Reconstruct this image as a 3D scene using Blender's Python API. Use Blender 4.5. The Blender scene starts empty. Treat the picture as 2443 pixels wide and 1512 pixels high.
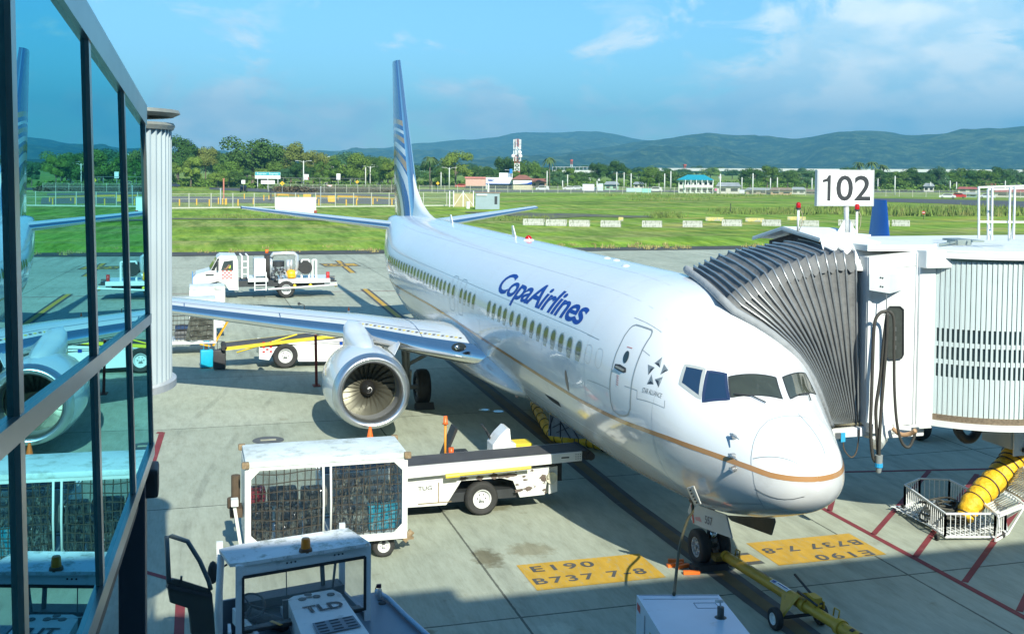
import bpy, bmesh, math, random
import numpy as np
from mathutils import Vector, Matrix
from math import sin, cos, pi, radians, sqrt, atan2, tan, exp
random.seed(7)
S = bpy.context.scene
COL = S.collection
# ---------------------------------------------------------------- camera
CAM = np.array([-15.076, 9.657, 7.578]); YAW, PIT, ROL, FPX = -.287, -.040, .010, 2642.1
_f = np.array([cos(PIT)*cos(YAW), cos(PIT)*sin(YAW), sin(PIT)])
_r = np.cross(_f, [0, 0, 1]); _r /= np.linalg.norm(_r); _u = np.cross(_r, _f)
_R = _r*cos(ROL)+_u*sin(ROL); _U = -_r*sin(ROL)+_u*cos(ROL)
cd = bpy.data.cameras.new('camera'); cam = bpy.data.objects.new('camera', cd); COL.objects.link(cam)
cam.matrix_world = Matrix(((_R[0], _U[0], -_f[0], CAM[0]), (_R[1], _U[1], -_f[1], CAM[1]), (_R[2], _U[2], -_f[2], CAM[2]), (0, 0, 0, 1)))
cd.sensor_width = 36; cd.sensor_fit = 'HORIZONTAL'; cd.lens = FPX/2443*36; cd.shift_y = -251.5/2443
cd.clip_start = .1; cd.clip_end = 40000
S.camera = cam
def ray(u, v):
    d = _f+_R*(u-1221.5)/FPX-_U*(v-504.5)/FPX
    return d/np.linalg.norm(d)
def G(u, v, z=0.):                      # the point at height z seen at a place of the photo
    d = ray(u, v); t = (z-CAM[2])/d[2]; return Vector(CAM+t*d)
def dist(P): return float((np.array(P)-CAM) @ _f)
def PLN(u, v, ax, val):
    d = ray(u, v); t = (val-CAM[ax])/d[ax]; return Vector(CAM+t*d)
# ---------------------------------------------------------------- sun, sky, exposure
SUN_EL = radians(35); SUN_DIR = Vector((-cos(SUN_EL), -.018, sin(SUN_EL))).normalized()
sd = bpy.data.lights.new('sun', 'SUN'); sun = bpy.data.objects.new('sun', sd); COL.objects.link(sun)
sd.energy = 4.4; sd.angle = radians(.55); sd.color = (1, .98, .83)
sun.rotation_euler = SUN_DIR.to_track_quat('Z', 'Y').to_euler()
W = bpy.data.worlds.new('World'); S.world = W; W.use_nodes = True
nt = W.node_tree; nt.nodes.clear()
def N(nt, t, **k):
    n = nt.nodes.new(t)
    for a, b in k.items(): setattr(n, a, b)
    return n
def L(nt, a, b): nt.links.new(a, b)
wo = N(nt, 'ShaderNodeOutputWorld'); bg = N(nt, 'ShaderNodeBackground'); sky = N(nt, 'ShaderNodeTexSky', sky_type='NISHITA')
sky.sun_disc = False; sky.sun_elevation = SUN_EL; sky.sun_rotation = atan2(SUN_DIR.x, SUN_DIR.y)
sky.air_density = 1.0; sky.dust_density = .25; sky.ozone_density = 3.0; sky.altitude = 0
bg.inputs[1].default_value = .15
tc = N(nt, 'ShaderNodeTexCoord')
def vm(op, a, b=None):
    n = N(nt, 'ShaderNodeVectorMath', operation=op)
    L(nt, a, n.inputs[0])
    if b is not None:
        if isinstance(b, (tuple, list)): n.inputs[1].default_value = b
        else: L(nt, b, n.inputs[1])
    return n
def ma(nt, op, a, b=0., c=0.):
    n = N(nt, 'ShaderNodeMath', operation=op)
    for i, x in enumerate((a, b, c)):
        if isinstance(x, (int, float)): n.inputs[i].default_value = x
        else: L(nt, x, n.inputs[i])
    return n.outputs[0]
def ramp(nt, x, stops, interp='LINEAR'):
    n = N(nt, 'ShaderNodeValToRGB'); n.color_ramp.interpolation = interp
    e = n.color_ramp.elements
    while len(e) < len(stops): e.new(.5)
    for i, (p_, c_) in enumerate(stops):
        e[i].position = p_; e[i].color = (c_[0], c_[1], c_[2], 1) if isinstance(c_, (tuple, list)) else (c_, c_, c_, 1)
    L(nt, x, n.inputs[0]); return n.outputs[0]
# clouds: soft noise banks on the sky's own directions
nrm = vm('NORMALIZE', tc.outputs['Generated'])
stretch = vm('MULTIPLY', nrm.outputs[0], (1.0, 1.0, 2.1))
cn = N(nt, 'ShaderNodeTexNoise'); cn.inputs['Scale'].default_value = 12; cn.inputs['Detail'].default_value = 8; cn.inputs['Roughness'].default_value = .62; cn.inputs['Distortion'].default_value = .5
L(nt, stretch.outputs[0], cn.inputs['Vector'])
def lobe(u, v, wid, amp):
    d = ray(u, v); n = vm('DISTANCE', nrm.outputs[0], tuple(d))
    return ma(nt, 'MULTIPLY', ma(nt, 'SUBTRACT', 1., ma(nt, 'MINIMUM', ma(nt, 'DIVIDE', n.outputs['Value'], wid), 1.)), amp)
bias = ma(nt, 'ADD', lobe(2230, 140, .17, .30), lobe(1960, 90, .12, .20))
bias = ma(nt, 'ADD', bias, lobe(2400, 290, .14, .20))
bias = ma(nt, 'ADD', bias, ma(nt, 'ADD', lobe(560, 310, .12, .24), lobe(1790, 300, .08, .30)))
bias = ma(nt, 'ADD', bias, ma(nt, 'ADD', lobe(1180, 290, .10, .16), lobe(1480, 85, .09, .12)))
sp = N(nt, 'ShaderNodeSeparateXYZ'); L(nt, nrm.outputs[0], sp.inputs[0])
low = ma(nt, 'MULTIPLY', ma(nt, 'SUBTRACT', 1., ma(nt, 'MINIMUM', ma(nt, 'DIVIDE', ma(nt, 'ABSOLUTE', ma(nt, 'SUBTRACT', sp.outputs['Z'], .03)), .05), 1.)), .22)
bias = ma(nt, 'ADD', bias, low)
dens = ramp(nt, ma(nt, 'ADD', cn.outputs[0], bias), [(.60, 0.), (.68, .35), (.75, .8), (.9, 1.)])
cm = N(nt, 'ShaderNodeMixRGB'); tint = N(nt, 'ShaderNodeMixRGB'); tint.blend_type = 'MULTIPLY'; tint.inputs[0].default_value = 1; tint.inputs[2].default_value = (.44, .66, .74, 1); L(nt, sky.outputs[0], tint.inputs[1]); L(nt, dens, cm.inputs[0]); L(nt, tint.outputs[0], cm.inputs[1])
cn2 = N(nt, 'ShaderNodeTexNoise'); cn2.inputs['Scale'].default_value = 16; cn2.inputs['Detail'].default_value = 5
L(nt, stretch.outputs[0], cn2.inputs['Vector'])
cc = ramp(nt, cn2.outputs[0], [(.40, (3.4, 4.7, 5.5)), (.58, (5.4, 5.9, 6.0))]); L(nt, cc, cm.inputs[2])
L(nt, cm.outputs[0], bg.inputs[0]); L(nt, bg.outputs[0], wo.inputs[0])
S.view_settings.view_transform = 'Standard'; S.view_settings.look = 'None'; S.view_settings.gamma = 1
S.view_settings.exposure = .7
try:
    S.cycles.max_bounces = 6; S.cycles.transparent_max_bounces = 12; S.cycles.caustics_reflective = False; S.cycles.caustics_refractive = False
    S.cycles.volume_bounces = 0; S.cycles.sample_clamp_indirect = 6
except Exception: pass
# ---------------------------------------------------------------- materials
MATS = {}
def mat(name, col, rough=.6, metal=0., var=.12, scale=2., dirt=None, dscale=3., dlim=(.55, .7), bump=0., bscale=30., coat=0., spec=.5, stretch=None, emit=None, alpha=None, coords='Object'):
    if name in MATS: return MATS[name]
    m = bpy.data.materials.new(name); m.use_nodes = True; nt = m.node_tree; b = nt.nodes['Principled BSDF']
    b.inputs['Roughness'].default_value = rough; b.inputs['Metallic'].default_value = metal
    b.inputs['Coat Weight'].default_value = coat; b.inputs['Coat Roughness'].default_value = .04; b.inputs['Specular IOR Level'].default_value = spec
    tc = N(nt, 'ShaderNodeTexCoord'); out = tc.outputs[coords]
    if stretch:
        mp = N(nt, 'ShaderNodeMapping'); mp.inputs['Scale'].default_value = stretch; L(nt, out, mp.inputs[0]); out = mp.outputs[0]
    n1 = N(nt, 'ShaderNodeTexNoise'); n1.inputs['Scale'].default_value = scale; n1.inputs['Detail'].default_value = 6; L(nt, out, n1.inputs['Vector'])
    lo = tuple(c*(1-var) for c in col); hi = tuple(min(1, c*(1+var)) for c in col)
    c = ramp(nt, n1.outputs[0], [(.3, lo), (.7, hi)])
    if dirt:
        n2 = N(nt, 'ShaderNodeTexNoise'); n2.inputs['Scale'].default_value = dscale; n2.inputs['Detail'].default_value = 9; n2.inputs['Roughness'].default_value = .68; L(nt, out, n2.inputs['Vector'])
        f = ramp(nt, n2.outputs[0], [(dlim[0], 0.), (dlim[1], 1.)])
        mx = N(nt, 'ShaderNodeMixRGB'); L(nt, f, mx.inputs[0]); L(nt, c, mx.inputs[1]); mx.inputs[2].default_value = (*dirt, 1); c = mx.outputs[0]
    L(nt, c, b.inputs['Base Color'])
    if bump:
        n3 = N(nt, 'ShaderNodeTexNoise'); n3.inputs['Scale'].default_value = bscale; n3.inputs['Detail'].default_value = 4; L(nt, out, n3.inputs['Vector'])
        bp = N(nt, 'ShaderNodeBump'); bp.inputs['Strength'].default_value = bump; bp.inputs['Distance'].default_value = .05; L(nt, n3.outputs[0], bp.inputs['Height']); L(nt, bp.outputs[0], b.inputs['Normal'])
    if emit: b.inputs['Emission Color'].default_value = (*emit, 1); b.inputs['Emission Strength'].default_value = 1
    if alpha is not None: b.inputs['Alpha'].default_value = alpha
    MATS[name] = m; return m
def glass(name, col=(.02, .03, .03), rough=.03, alpha=1.):
    return mat(name, col, rough, 0, .05, 1, spec=.8, alpha=alpha)
white = mat('white_paint', (.80, .81, .80), .32, 0, .04, 1.5, dirt=(.45, .43, .38), dscale=2.5, dlim=(.62, .9), coat=.2)
wornwhite = mat('worn_white_paint', (.74, .75, .72), .5, 0, .06, 2, dirt=(.20, .12, .07), dscale=2.2, dlim=(.64, .72))
roofwhite = mat('weathered_roof_white', (.70, .77, .77), .55, 0, .10, 1.6, dirt=(.34, .36, .30), dscale=2.6, dlim=(.5, .74))
rubber = mat('black_rubber', (.035, .035, .035), .75, 0, .2, 6, bump=.2)
beltm = mat('belt_rubber', (.07, .07, .072), .7, 0, .15, 3)
darkm = mat('dark_metal', (.05, .055, .06), .5, .3, .2, 4)
steel = mat('steel', (.45, .46, .47), .35, .8, .1, 4)
chrome = mat('polished_metal', (.82, .84, .86), .16, 1., .03, 1.5)
alu = mat('grey_metal', (.55, .57, .58), .45, .3, .08, 3, dirt=(.3, .3, .28), dlim=(.6, .9))
yellow = mat('yellow_paint', (.75, .48, .03), .45, 0, .08, 3, dirt=(.18, .13, .06), dscale=5, dlim=(.6, .75))
yelbright = mat('bright_yellow_paint', (.85, .65, .05), .45, 0, .05, 3)
orange = mat('orange_plastic', (.85, .16, .03), .4, 0, .08, 3)
red = mat('red_paint', (.55, .03, .03), .4, 0, .08, 3)
amber = mat('amber_lens', (.75, .22, .02), .15, 0, .05, 3)
redlens = mat('red_lens', (.45, .01, .01), .12, 0, .05, 3)
darkglass = glass('dark_glass')
bluepaint = mat('blue_lettering', (.008, .06, .33), .5, 0, .03, 2, spec=.2)
inkm = mat('dark_lettering', (.03, .035, .04), .5, 0, .05, 3)
# ---------------------------------------------------------------- mesh helpers
class MB:
    def __init__(s, M=None): s.v = []; s.f = []; s.M = M; s.mi = []; s.cur = 0
    def add(s, vs, fs):
        o = len(s.v)
        for v in vs:
            v = Vector(v); s.v.append(tuple(s.M @ v) if s.M else tuple(v))
        for f in fs: s.f.append(tuple(i+o for i in f)); s.mi.append(s.cur)
    def box(s, a, b, bev=0.):
        x0, x1 = sorted((a[0], b[0])); y0, y1 = sorted((a[1], b[1])); z0, z1 = sorted((a[2], b[2]))
        if bev <= 0:
            s.add([(x0, y0, z0), (x1, y0, z0), (x1, y1, z0), (x0, y1, z0), (x0, y0, z1), (x1, y0, z1), (x1, y1, z1), (x0, y1, z1)],
                  [(0, 3, 2, 1), (4, 5, 6, 7), (0, 1, 5, 4), (1, 2, 6, 5), (2, 3, 7, 6), (3, 0, 4, 7)]); return
        bev = min(bev, (x1-x0)*.45, (y1-y0)*.45, (z1-z0)*.45)
        bm = bmesh.new(); bmesh.ops.create_cube(bm, size=1)
        for v in bm.verts: v.co = Vector(((x0+x1)/2+v.co.x*(x1-x0), (y0+y1)/2+v.co.y*(y1-y0), (z0+z1)/2+v.co.z*(z1-z0)))
        bmesh.ops.bevel(bm, geom=bm.edges[:], offset=bev, segments=2, affect='EDGES', profile=.6)
        s.bm(bm)
    def bm(s, bm):
        bm.verts.index_update()
        s.add([v.co for v in bm.verts], [tuple(v.index for v in f.verts) for f in bm.faces]); bm.free()
    def bar(s, a, b, w, h=None, up=(0, 0, 1)):
        h = h or w; a = Vector(a); b = Vector(b); d = (b-a).normalized(); u = Vector(up)
        if abs(d.dot(u)) > .98: u = Vector((1, 0, 0))
        x = d.cross(u).normalized(); u = x.cross(d)
        P = [e+x*sx*w/2+u*sz*h/2 for e in (a, b) for sx, sz in ((-1, -1), (1, -1), (1, 1), (-1, 1))]
        s.add(P, [(0, 1, 2, 3), (7, 6, 5, 4), (0, 4, 5, 1), (1, 5, 6, 2), (2, 6, 7, 3), (3, 7, 4, 0)])
    def tube(s, pts, r, n=8, cap=True):
        pts = [Vector(q) for q in pts]; rr = r if isinstance(r, (list, tuple)) else [r]*len(pts); V = []; F = []; px = None
        for i, q in enumerate(pts):
            d = (pts[min(i+1, len(pts)-1)]-pts[max(i-1, 0)]).normalized()
            if px is None:
                u = Vector((0, 0, 1)) if abs(d.z) < .9 else Vector((1, 0, 0)); px = d.cross(u).normalized()
            else: px = (px-d*px.dot(d)).normalized()
            py = d.cross(px)
            for k in range(n): V.append(q+(px*cos(2*pi*k/n)+py*sin(2*pi*k/n))*rr[i])
        for i in range(len(pts)-1):
            for k in range(n): F.append((i*n+k, i*n+(k+1) % n, (i+1)*n+(k+1) % n, (i+1)*n+k))
        if cap: F.append(tuple(range(n-1, -1, -1))); F.append(tuple((len(pts)-1)*n+k for k in range(n)))
        s.add(V, F)
    def lathe(s, prof, n=24, M=None, ang=2*pi):   # prof: (radius, z) about local z
        V = []; F = []; full = abs(ang-2*pi) < 1e-6; m = n if full else n+1
        for r, z in prof:
            for k in range(m):
                a = ang*k/n; v = Vector((r*cos(a), r*sin(a), z)); V.append(M @ v if M else v)
        for i in range(len(prof)-1):
            for k in range(n):
                k2 = (k+1) % m; F.append((i*m+k, i*m+k2, (i+1)*m+k2, (i+1)*m+k))
        s.add(V, F)
    def prism(s, poly, ax, a, b):     # polygon in the two other axes, extruded along axis ax from a to b
        def mk(q, t):
            l = list(q); l.insert(ax, t); return tuple(l)
        n = len(poly); V = [mk(q, a) for q in poly]+[mk(q, b) for q in poly]
        s.add(V, [tuple(range(n)), tuple(range(2*n-1, n-1, -1))]+[(i, i+n, (i+1) % n+n, (i+1) % n) for i in range(n)])
    def quad(s, a, b, c, d): s.add([a, b, c, d], [(0, 1, 2, 3)])
    def grid(s, P):                  # P[i][j] points
        n, m = len(P), len(P[0]); s.add([q for row in P for q in row], [(i*m+j, i*m+j+1, (i+1)*m+j+1, (i+1)*m+j) for i in range(n-1) for j in range(m-1)])
    def ball(s, c, r, sc=(1, 1, 1), sub=2):
        bm = bmesh.new(); bmesh.ops.create_icosphere(bm, subdivisions=sub, radius=r)
        for v in bm.verts: v.co = Vector((c[0]+v.co.x*sc[0], c[1]+v.co.y*sc[1], c[2]+v.co.z*sc[2]))
        s.bm(bm)
    def wheel(s, c, r, w, ax=1, n=28): # tyre as a torus-like lathe about axis ax
        R = Matrix.Translation(c) @ (Matrix.Rotation(pi/2, 4, 'X') if ax == 1 else Matrix.Rotation(pi/2, 4, 'Y') if ax == 0 else Matrix())
        s.lathe([(r*.55, -w*.42), (r*.62, -w*.5), (r*.88, -w*.5), (r*.97, -w*.38), (r, -w*.15), (r, w*.15), (r*.97, w*.38), (r*.88, w*.5), (r*.62, w*.5), (r*.55, w*.42), (r*.55, -w*.42)], n, R)
    def rim(s, c, r, w, ax=1, n=20):
        R = Matrix.Translation(c) @ (Matrix.Rotation(pi/2, 4, 'X') if ax == 1 else Matrix.Rotation(pi/2, 4, 'Y'))
        s.lathe([(.001, -w*.3), (r*.2, -w*.32), (r*.24, -w*.22), (r*.8, -w*.18), (r*.9, -w*.45), (r, -w*.47), (r, w*.47), (r*.9, w*.45), (r*.8, w*.18), (r*.24, w*.22), (r*.2, w*.32), (.001, w*.3)], n, R)
    def build(s, name, m, parent=None, smooth=False, loc=None, **tags):
        me = bpy.data.meshes.new(name); me.from_pydata(s.v, [], s.f)
        for x in (m if isinstance(m, (list, tuple)) else [m]): me.materials.append(x)
        if any(s.mi): me.polygons.foreach_set('material_index', s.mi)
        bm = bmesh.new(); bm.from_mesh(me); bmesh.ops.recalc_face_normals(bm, faces=bm.faces[:]); bm.to_mesh(me); bm.free()
        if smooth:
            me.polygons.foreach_set('use_smooth', [True]*len(me.polygons))
            if smooth is not True: me.set_sharp_from_angle(angle=radians(smooth))
        o = bpy.data.objects.new(name, me); COL.objects.link(o)
        if parent: o.parent = parent
        if loc: o.location = loc
        tag(o, **tags); return o
def tag(o, label=None, cat=None, group=None, kind=None):
    if label: o['label'] = label
    if cat: o['category'] = cat
    if group: o['group'] = group
    if kind: o['kind'] = kind
def thing(name, label, cat, loc=(0, 0, 0), rz=0, group=None):
    o = bpy.data.objects.new(name, None); COL.objects.link(o); o.location = loc; o.rotation_euler = (0, 0, rz); o.empty_display_size = .3
    tag(o, label, cat, group); return o
def copy_tree(o, parent=None):
    c = o.copy(); COL.objects.link(c)
    if parent: c.parent = parent
    for ch in list(o.children): copy_tree(ch, c)
    return c
_tree_cache = {}
def text_mesh(body, size=1., shear=0., offset=0., space=1., extrude=0., align='CENTER'):
    cu = bpy.data.curves.new('t', 'FONT'); cu.body = body; cu.size = size; cu.shear = shear; cu.offset = offset; cu.space_character = space
    cu.extrude = extrude; cu.align_x = align; cu.align_y = 'CENTER'; cu.resolution_u = 4
    o = bpy.data.objects.new('t', cu); COL.objects.link(o); bpy.context.view_layer.update()
    me = bpy.data.meshes.new_from_object(o.evaluated_get(bpy.context.evaluated_depsgraph_get()))
    bpy.data.objects.remove(o); bpy.data.curves.remove(cu); return me
def put_text(body, origin, xdir, ydir, height, m, name='lettering', parent=None, width=None, **k):
    me = text_mesh(body, 1., **k); xs = [v.co.x for v in me.vertices]; ys = [v.co.y for v in me.vertices]
    w = max(xs)-min(xs); h = max(ys)-min(ys); cx = (max(xs)+min(xs))/2; cy = (max(ys)+min(ys))/2
    sy = height/h; sx = width/w if width else sy; o0 = Vector(origin); X = Vector(xdir).normalized(); Y = Vector(ydir).normalized()
    for v in me.vertices: v.co = o0+X*(v.co.x-cx)*sx+Y*(v.co.y-cy)*sy
    me.materials.clear(); me.materials.append(m); me.name = name
    o = bpy.data.objects.new(name, me); COL.objects.link(o)
    if parent: o.parent = parent
    return o
# ================================================================ SETTING
def ground_material():
    m = bpy.data.materials.new('concrete_apron'); m.use_nodes = True; nt = m.node_tree; b = nt.nodes['Principled BSDF']; b.inputs['Roughness'].default_value = .82
    g = N(nt, 'ShaderNodeNewGeometry'); sp = N(nt, 'ShaderNodeSeparateXYZ'); L(nt, g.outputs['Position'], sp.inputs[0])
    def noise(sc, det=6, stretch=None, rough=.6):
        n = N(nt, 'ShaderNodeTexNoise'); n.inputs['Scale'].default_value = sc; n.inputs['Detail'].default_value = det; n.inputs['Roughness'].default_value = rough
        if stretch: mp = N(nt, 'ShaderNodeMapping'); mp.inputs['Scale'].default_value = stretch; L(nt, g.outputs['Position'], mp.inputs[0]); L(nt, mp.outputs[0], n.inputs['Vector'])
        else: L(nt, g.outputs['Position'], n.inputs['Vector'])
        return n.outputs[0]
    c = ramp(nt, noise(.22, 5), [(.3, (.38, .42, .34)), (.7, (.50, .53, .43))])
    def mul(c, f, lo):     # darken by factor image f in 0..1 -> colour lo
        x = N(nt, 'ShaderNodeMixRGB'); x.blend_type = 'MULTIPLY'; L(nt, f, x.inputs[0]); L(nt, c, x.inputs[1]); x.inputs[2].default_value = (*lo, 1); return x.outputs[0]
    c = mul(c, ramp(nt, noise(1.3, 8, (1, 3.2, 1)), [(.42, 0.), (.72, 1.)]), (.80, .79, .77))
    c = mul(c, ramp(nt, noise(9, 4, (.35, 2.2, 1)), [(.4, 0.), (.75, 1.)]), (.86, .86, .84))
    c = mul(c, ramp(nt, noise(.9, 9, None, .7), [(.62, 0.), (.74, 1.)]), (.62, .56, .48))
    c = mul(c, ramp(nt, noise(.45, 4, (.16, 1.6, 1)), [(.53, 0.), (.66, 1.)]), (.76, .76, .76))
    # slab-by-slab tone and expansion joints
    def cell(o, off, pitch): return ma(nt, 'DIVIDE', ma(nt, 'SUBTRACT', sp.outputs[o], off), pitch)
    cx, cy = cell('X', 2.5, 7.62), cell('Y', 4.25, 7.62)
    wn = N(nt, 'ShaderNodeTexWhiteNoise', noise_dimensions='2D'); cb = N(nt, 'ShaderNodeCombineXYZ'); L(nt, ma(nt, 'FLOOR', cx), cb.inputs[0]); L(nt, ma(nt, 'FLOOR', cy), cb.inputs[1]); L(nt, cb.outputs[0], wn.inputs[0])
    c = mul(c, wn.outputs[0], (.88, .89, .88))
    wob = ma(nt, 'MULTIPLY', ma(nt, 'SUBTRACT', noise(7, 3), .5), .03)
    def joint(q): return ma(nt, 'LESS_THAN', ma(nt, 'ADD', ma(nt, 'MULTIPLY', ma(nt, 'ABSOLUTE', ma(nt, 'SUBTRACT', ma(nt, 'FRACT', ma(nt, 'ADD', q, .5)), .5)), 7.62), wob), .022)
    j = ma(nt, 'MAXIMUM', joint(cx), joint(cy)); c = mul(c, j, (.30, .30, .30))
    # oil and rubber stains with a shape of their own
    def spot(x, y, rx, ry, lo):
        nonlocal c
        dx = ma(nt, 'DIVIDE', ma(nt, 'SUBTRACT', sp.outputs['X'], x), rx); dy = ma(nt, 'DIVIDE', ma(nt, 'SUBTRACT', sp.outputs['Y'], y), ry)
        r = ma(nt, 'ADD', ma(nt, 'SQRT', ma(nt, 'ADD', ma(nt, 'MULTIPLY', dx, dx), ma(nt, 'MULTIPLY', dy, dy))), ma(nt, 'MULTIPLY', ma(nt, 'SUBTRACT', noise(5, 6), .5), 1.5))
        c = mul(c, ramp(nt, r, [(.55, 1.), (1.0, 0.)]), lo)
    q = G(1163, 1330); spot(q.x, q.y, .62, .34, (.50, .44, .36))
    q = G(1265, 1310); spot(q.x, q.y, .5, .55, (.72, .66, .58))
    q = G(1175, 1205); spot(q.x, q.y, .5, .6, (.66, .60, .50))
    q = G(1010, 1510); spot(q.x, q.y, .2, .25, (.6, .55, .45))
    q = G(1330, 1500); spot(q.x, q.y, .3, .35, (1.25, 1.25, 1.25))
    def track(a, k, w, f):      # rubber track along y = a + k x + bend
        nonlocal c
        d = ma(nt, 'ABSOLUTE', ma(nt, 'SUBTRACT', ma(nt, 'SUBTRACT', sp.outputs['Y'], ma(nt, 'MULTIPLY', ma(nt, 'SINE', ma(nt, 'MULTIPLY', sp.outputs['X'], .16)), 1.1)), ma(nt, 'MULTIPLY_ADD', sp.outputs['X'], k, a)))
        c = mul(c, ma(nt, 'MULTIPLY', ramp(nt, ma(nt, 'DIVIDE', d, w), [(.55, 1.), (1., 0.)]), ramp(nt, noise(1.2, 5, (.3, 2, 1)), [(.42, 0.), (.6, 1.)])), f)
    for a, k, w in ((9.4, -.10, .13), (11.2, -.10, .13), (-6.5, -.18, .12), (-8.2, -.18, .12)): track(a, k, w, (.82, .82, .82))
    L(nt, c, b.inputs['Base Color'])
    bp = N(nt, 'ShaderNodeBump'); bp.inputs['Strength'].default_value = .25; bp.inputs['Distance'].default_value = .01; L(nt, noise(30, 4), bp.inputs['Height']); L(nt, bp.outputs[0], b.inputs['Normal'])
    return m
def sheet(name, poly, z, m, **k):
    b = MB(); b.add([(x, y, z) for x, y in poly], [tuple(range(len(poly)))]); k.setdefault('kind', 'structure'); return b.build(name, m, **k)
grassm = mat('grass_field', (.22, .35, .055), .95, 0, .3, .035, dirt=(.42, .38, .17), dscale=.09, dlim=(.47, .68), spec=.1, stretch=(1, .45, 1))
_nt = grassm.node_tree
def add_grass_detail(m):
    nt = m.node_tree; b = nt.nodes['Principled BSDF']; src = b.inputs['Base Color'].links[0].from_socket
    tc = N(nt, 'ShaderNodeTexCoord')
    for sc, st, lo, lim in ((.45, (.16, 1, 1), (.52, .60, .45), (.45, .62)), (.16, (1, .25, 1), (1.35, 1.2, .8), (.5, .62)), (1.6, (.22, 1, 1), (.62, .70, .5), (.42, .64)), (.8, (.3, 1.2, 1), (1.25, 1.05, .95), (.55, .68))):
        mp = N(nt, 'ShaderNodeMapping'); mp.inputs['Scale'].default_value = st; L(nt, tc.outputs['Object'], mp.inputs[0])
        n = N(nt, 'ShaderNodeTexNoise'); n.inputs['Scale'].default_value = sc; n.inputs['Detail'].default_value = 7; n.inputs['Roughness'].default_value = .65; L(nt, mp.outputs[0], n.inputs['Vector'])
        x = N(nt, 'ShaderNodeMixRGB'); x.blend_type = 'MULTIPLY'; L(nt, ramp(nt, n.outputs[0], [(lim[0], 0.), (lim[1], 1.)]), x.inputs[0]); L(nt, src, x.inputs[1]); x.inputs[2].default_value = (*lo, 1); src = x.outputs[0]
    L(nt, src, b.inputs['Base Color'])
add_grass_detail(grassm)
# one ground sheet to the horizon, with a low mown bank beside the apron
def groundz(x, y):
    s = 0 if x < 83 else min(1, (x-83)/14.); bank = .55*sin(min(1, s)*pi)*(1 if x < 97 else 0)
    r = sqrt(x*x+y*y); far = 0
    return -.02+bank*.8
gx = [-400, -60, 60, 76, 80, 82]+[83+i*1.4 for i in range(11)]+[110, 140, 180, 240, 320, 450, 700, 1200, 2500, 9000, 22000]
gy = [-20000, -6000, -1500, -500, -200, -100]+list(range(-60, 61, 20))+[100, 300, 1500, 6000, 20000]
g = MB(); g.grid([[(x, y, groundz(x, y)) for y in gy] for x in gx]); g.build('ground', grassm, smooth=True, kind='structure')
apronm = ground_material()
sheet('apron', [(-60, -160), (79.5, -160), (79.5, 90), (-60, 90)], 0., apronm)
asph = mat('dark_asphalt', (.055, .056, .055), .9, 0, .25, .6, dirt=(.12, .12, .10), dscale=.8, dlim=(.5, .75))
sheet('asphalt_shoulder', [(79.5, -200), (84.2, -200), (84.2, 90), (79.5, 90)], .03, asph)
# roads behind the field
roadm = mat('road_asphalt', (.085, .09, .095), .85, 0, .15, .2)
def strip_px(name, pts, z, m, wpx=None, **k):
    b = MB(); n = len(pts); up = [G(x, y0, z) for x, y0, y1 in pts]; dn = [G(x, y1, z) for x, y0, y1 in pts]
    for i in range(n-1): b.quad(dn[i], dn[i+1], up[i+1], up[i])
    return b.build(name, m, kind='structure', **k)
strip_px('perimeter_road', [(330, 468, 482), (620, 470, 484), (800, 471, 485), (960, 474, 488)], .04, roadm)
strip_px('curved_road', [(500, 447, 452), (600, 449, 457), (700, 455, 463), (800, 461, 466), (950, 464, 469)], .05, roadm)
strip_px('far_taxiway', [(1960, 473, 478), (2090, 473, 481), (2260, 476, 486), (2443, 480, 497), (2700, 484, 512)], .04, roadm)
strip_px('town_street', [(950, 452, 457), (1200, 453, 458), (1600, 453.5, 458), (2443, 455, 459)], .05, roadm)
dirtm = mat('bare_gravel', (.10, .10, .085), .95, 0, .35, .8, dirt=(.14, .17, .05), dscale=.25, dlim=(.45, .6))
strip_px('gravel_patch', [(1110, 505, 507), (1200, 506, 513), (1290, 508, 523), (1390, 510, 517), (1500, 514, 519), (1600, 515, 518)], .05, dirtm)
strip_px('gravel_track', [(395, 520, 523), (600, 521, 524), (760, 522, 526), (930, 526, 529)], .05, dirtm)
# dry grass tufts on the asphalt edge are stuff
tuftm = mat('dry_grass', (.32, .28, .11), .95, 0, .3, 3)
greenblade = mat('tall_grass', (.15, .22, .045), .95, 0, .35, .6, dirt=(.25, .24, .08), dscale=.4, dlim=(.5, .65))
def blades(name, spots, m, **k):
    b = MB()
    for (x, y, z, h, w, n) in spots:
        for i in range(n):
            a = random.uniform(0, 2*pi); r = random.uniform(0, w); px, py = x+r*cos(a), y+r*sin(a); hh = h*random.uniform(.5, 1.1); t = random.uniform(0, pi); bw = .05+hh*.07
            lx, ly = random.uniform(-.35, .35)*hh, random.uniform(-.35, .35)*hh
            b.add([(px-cos(t)*bw, py-sin(t)*bw, z), (px+cos(t)*bw, py+sin(t)*bw, z), (px+lx, py+ly, z+hh)], [(0, 1, 2)])
    return b.build(name, m, kind='stuff', **k)
sp_ = []
for i in range(90):
    y = random.uniform(-70, 34); sp_.append((random.uniform(80.5, 85.5), y, .03, random.uniform(.15, .45), random.uniform(.3, 1.2), 26))
blades('dry_grass_tufts', sp_, tuftm, label='straw coloured grass tufts along the edge of the apron', cat='grass')
sp_ = []
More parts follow.
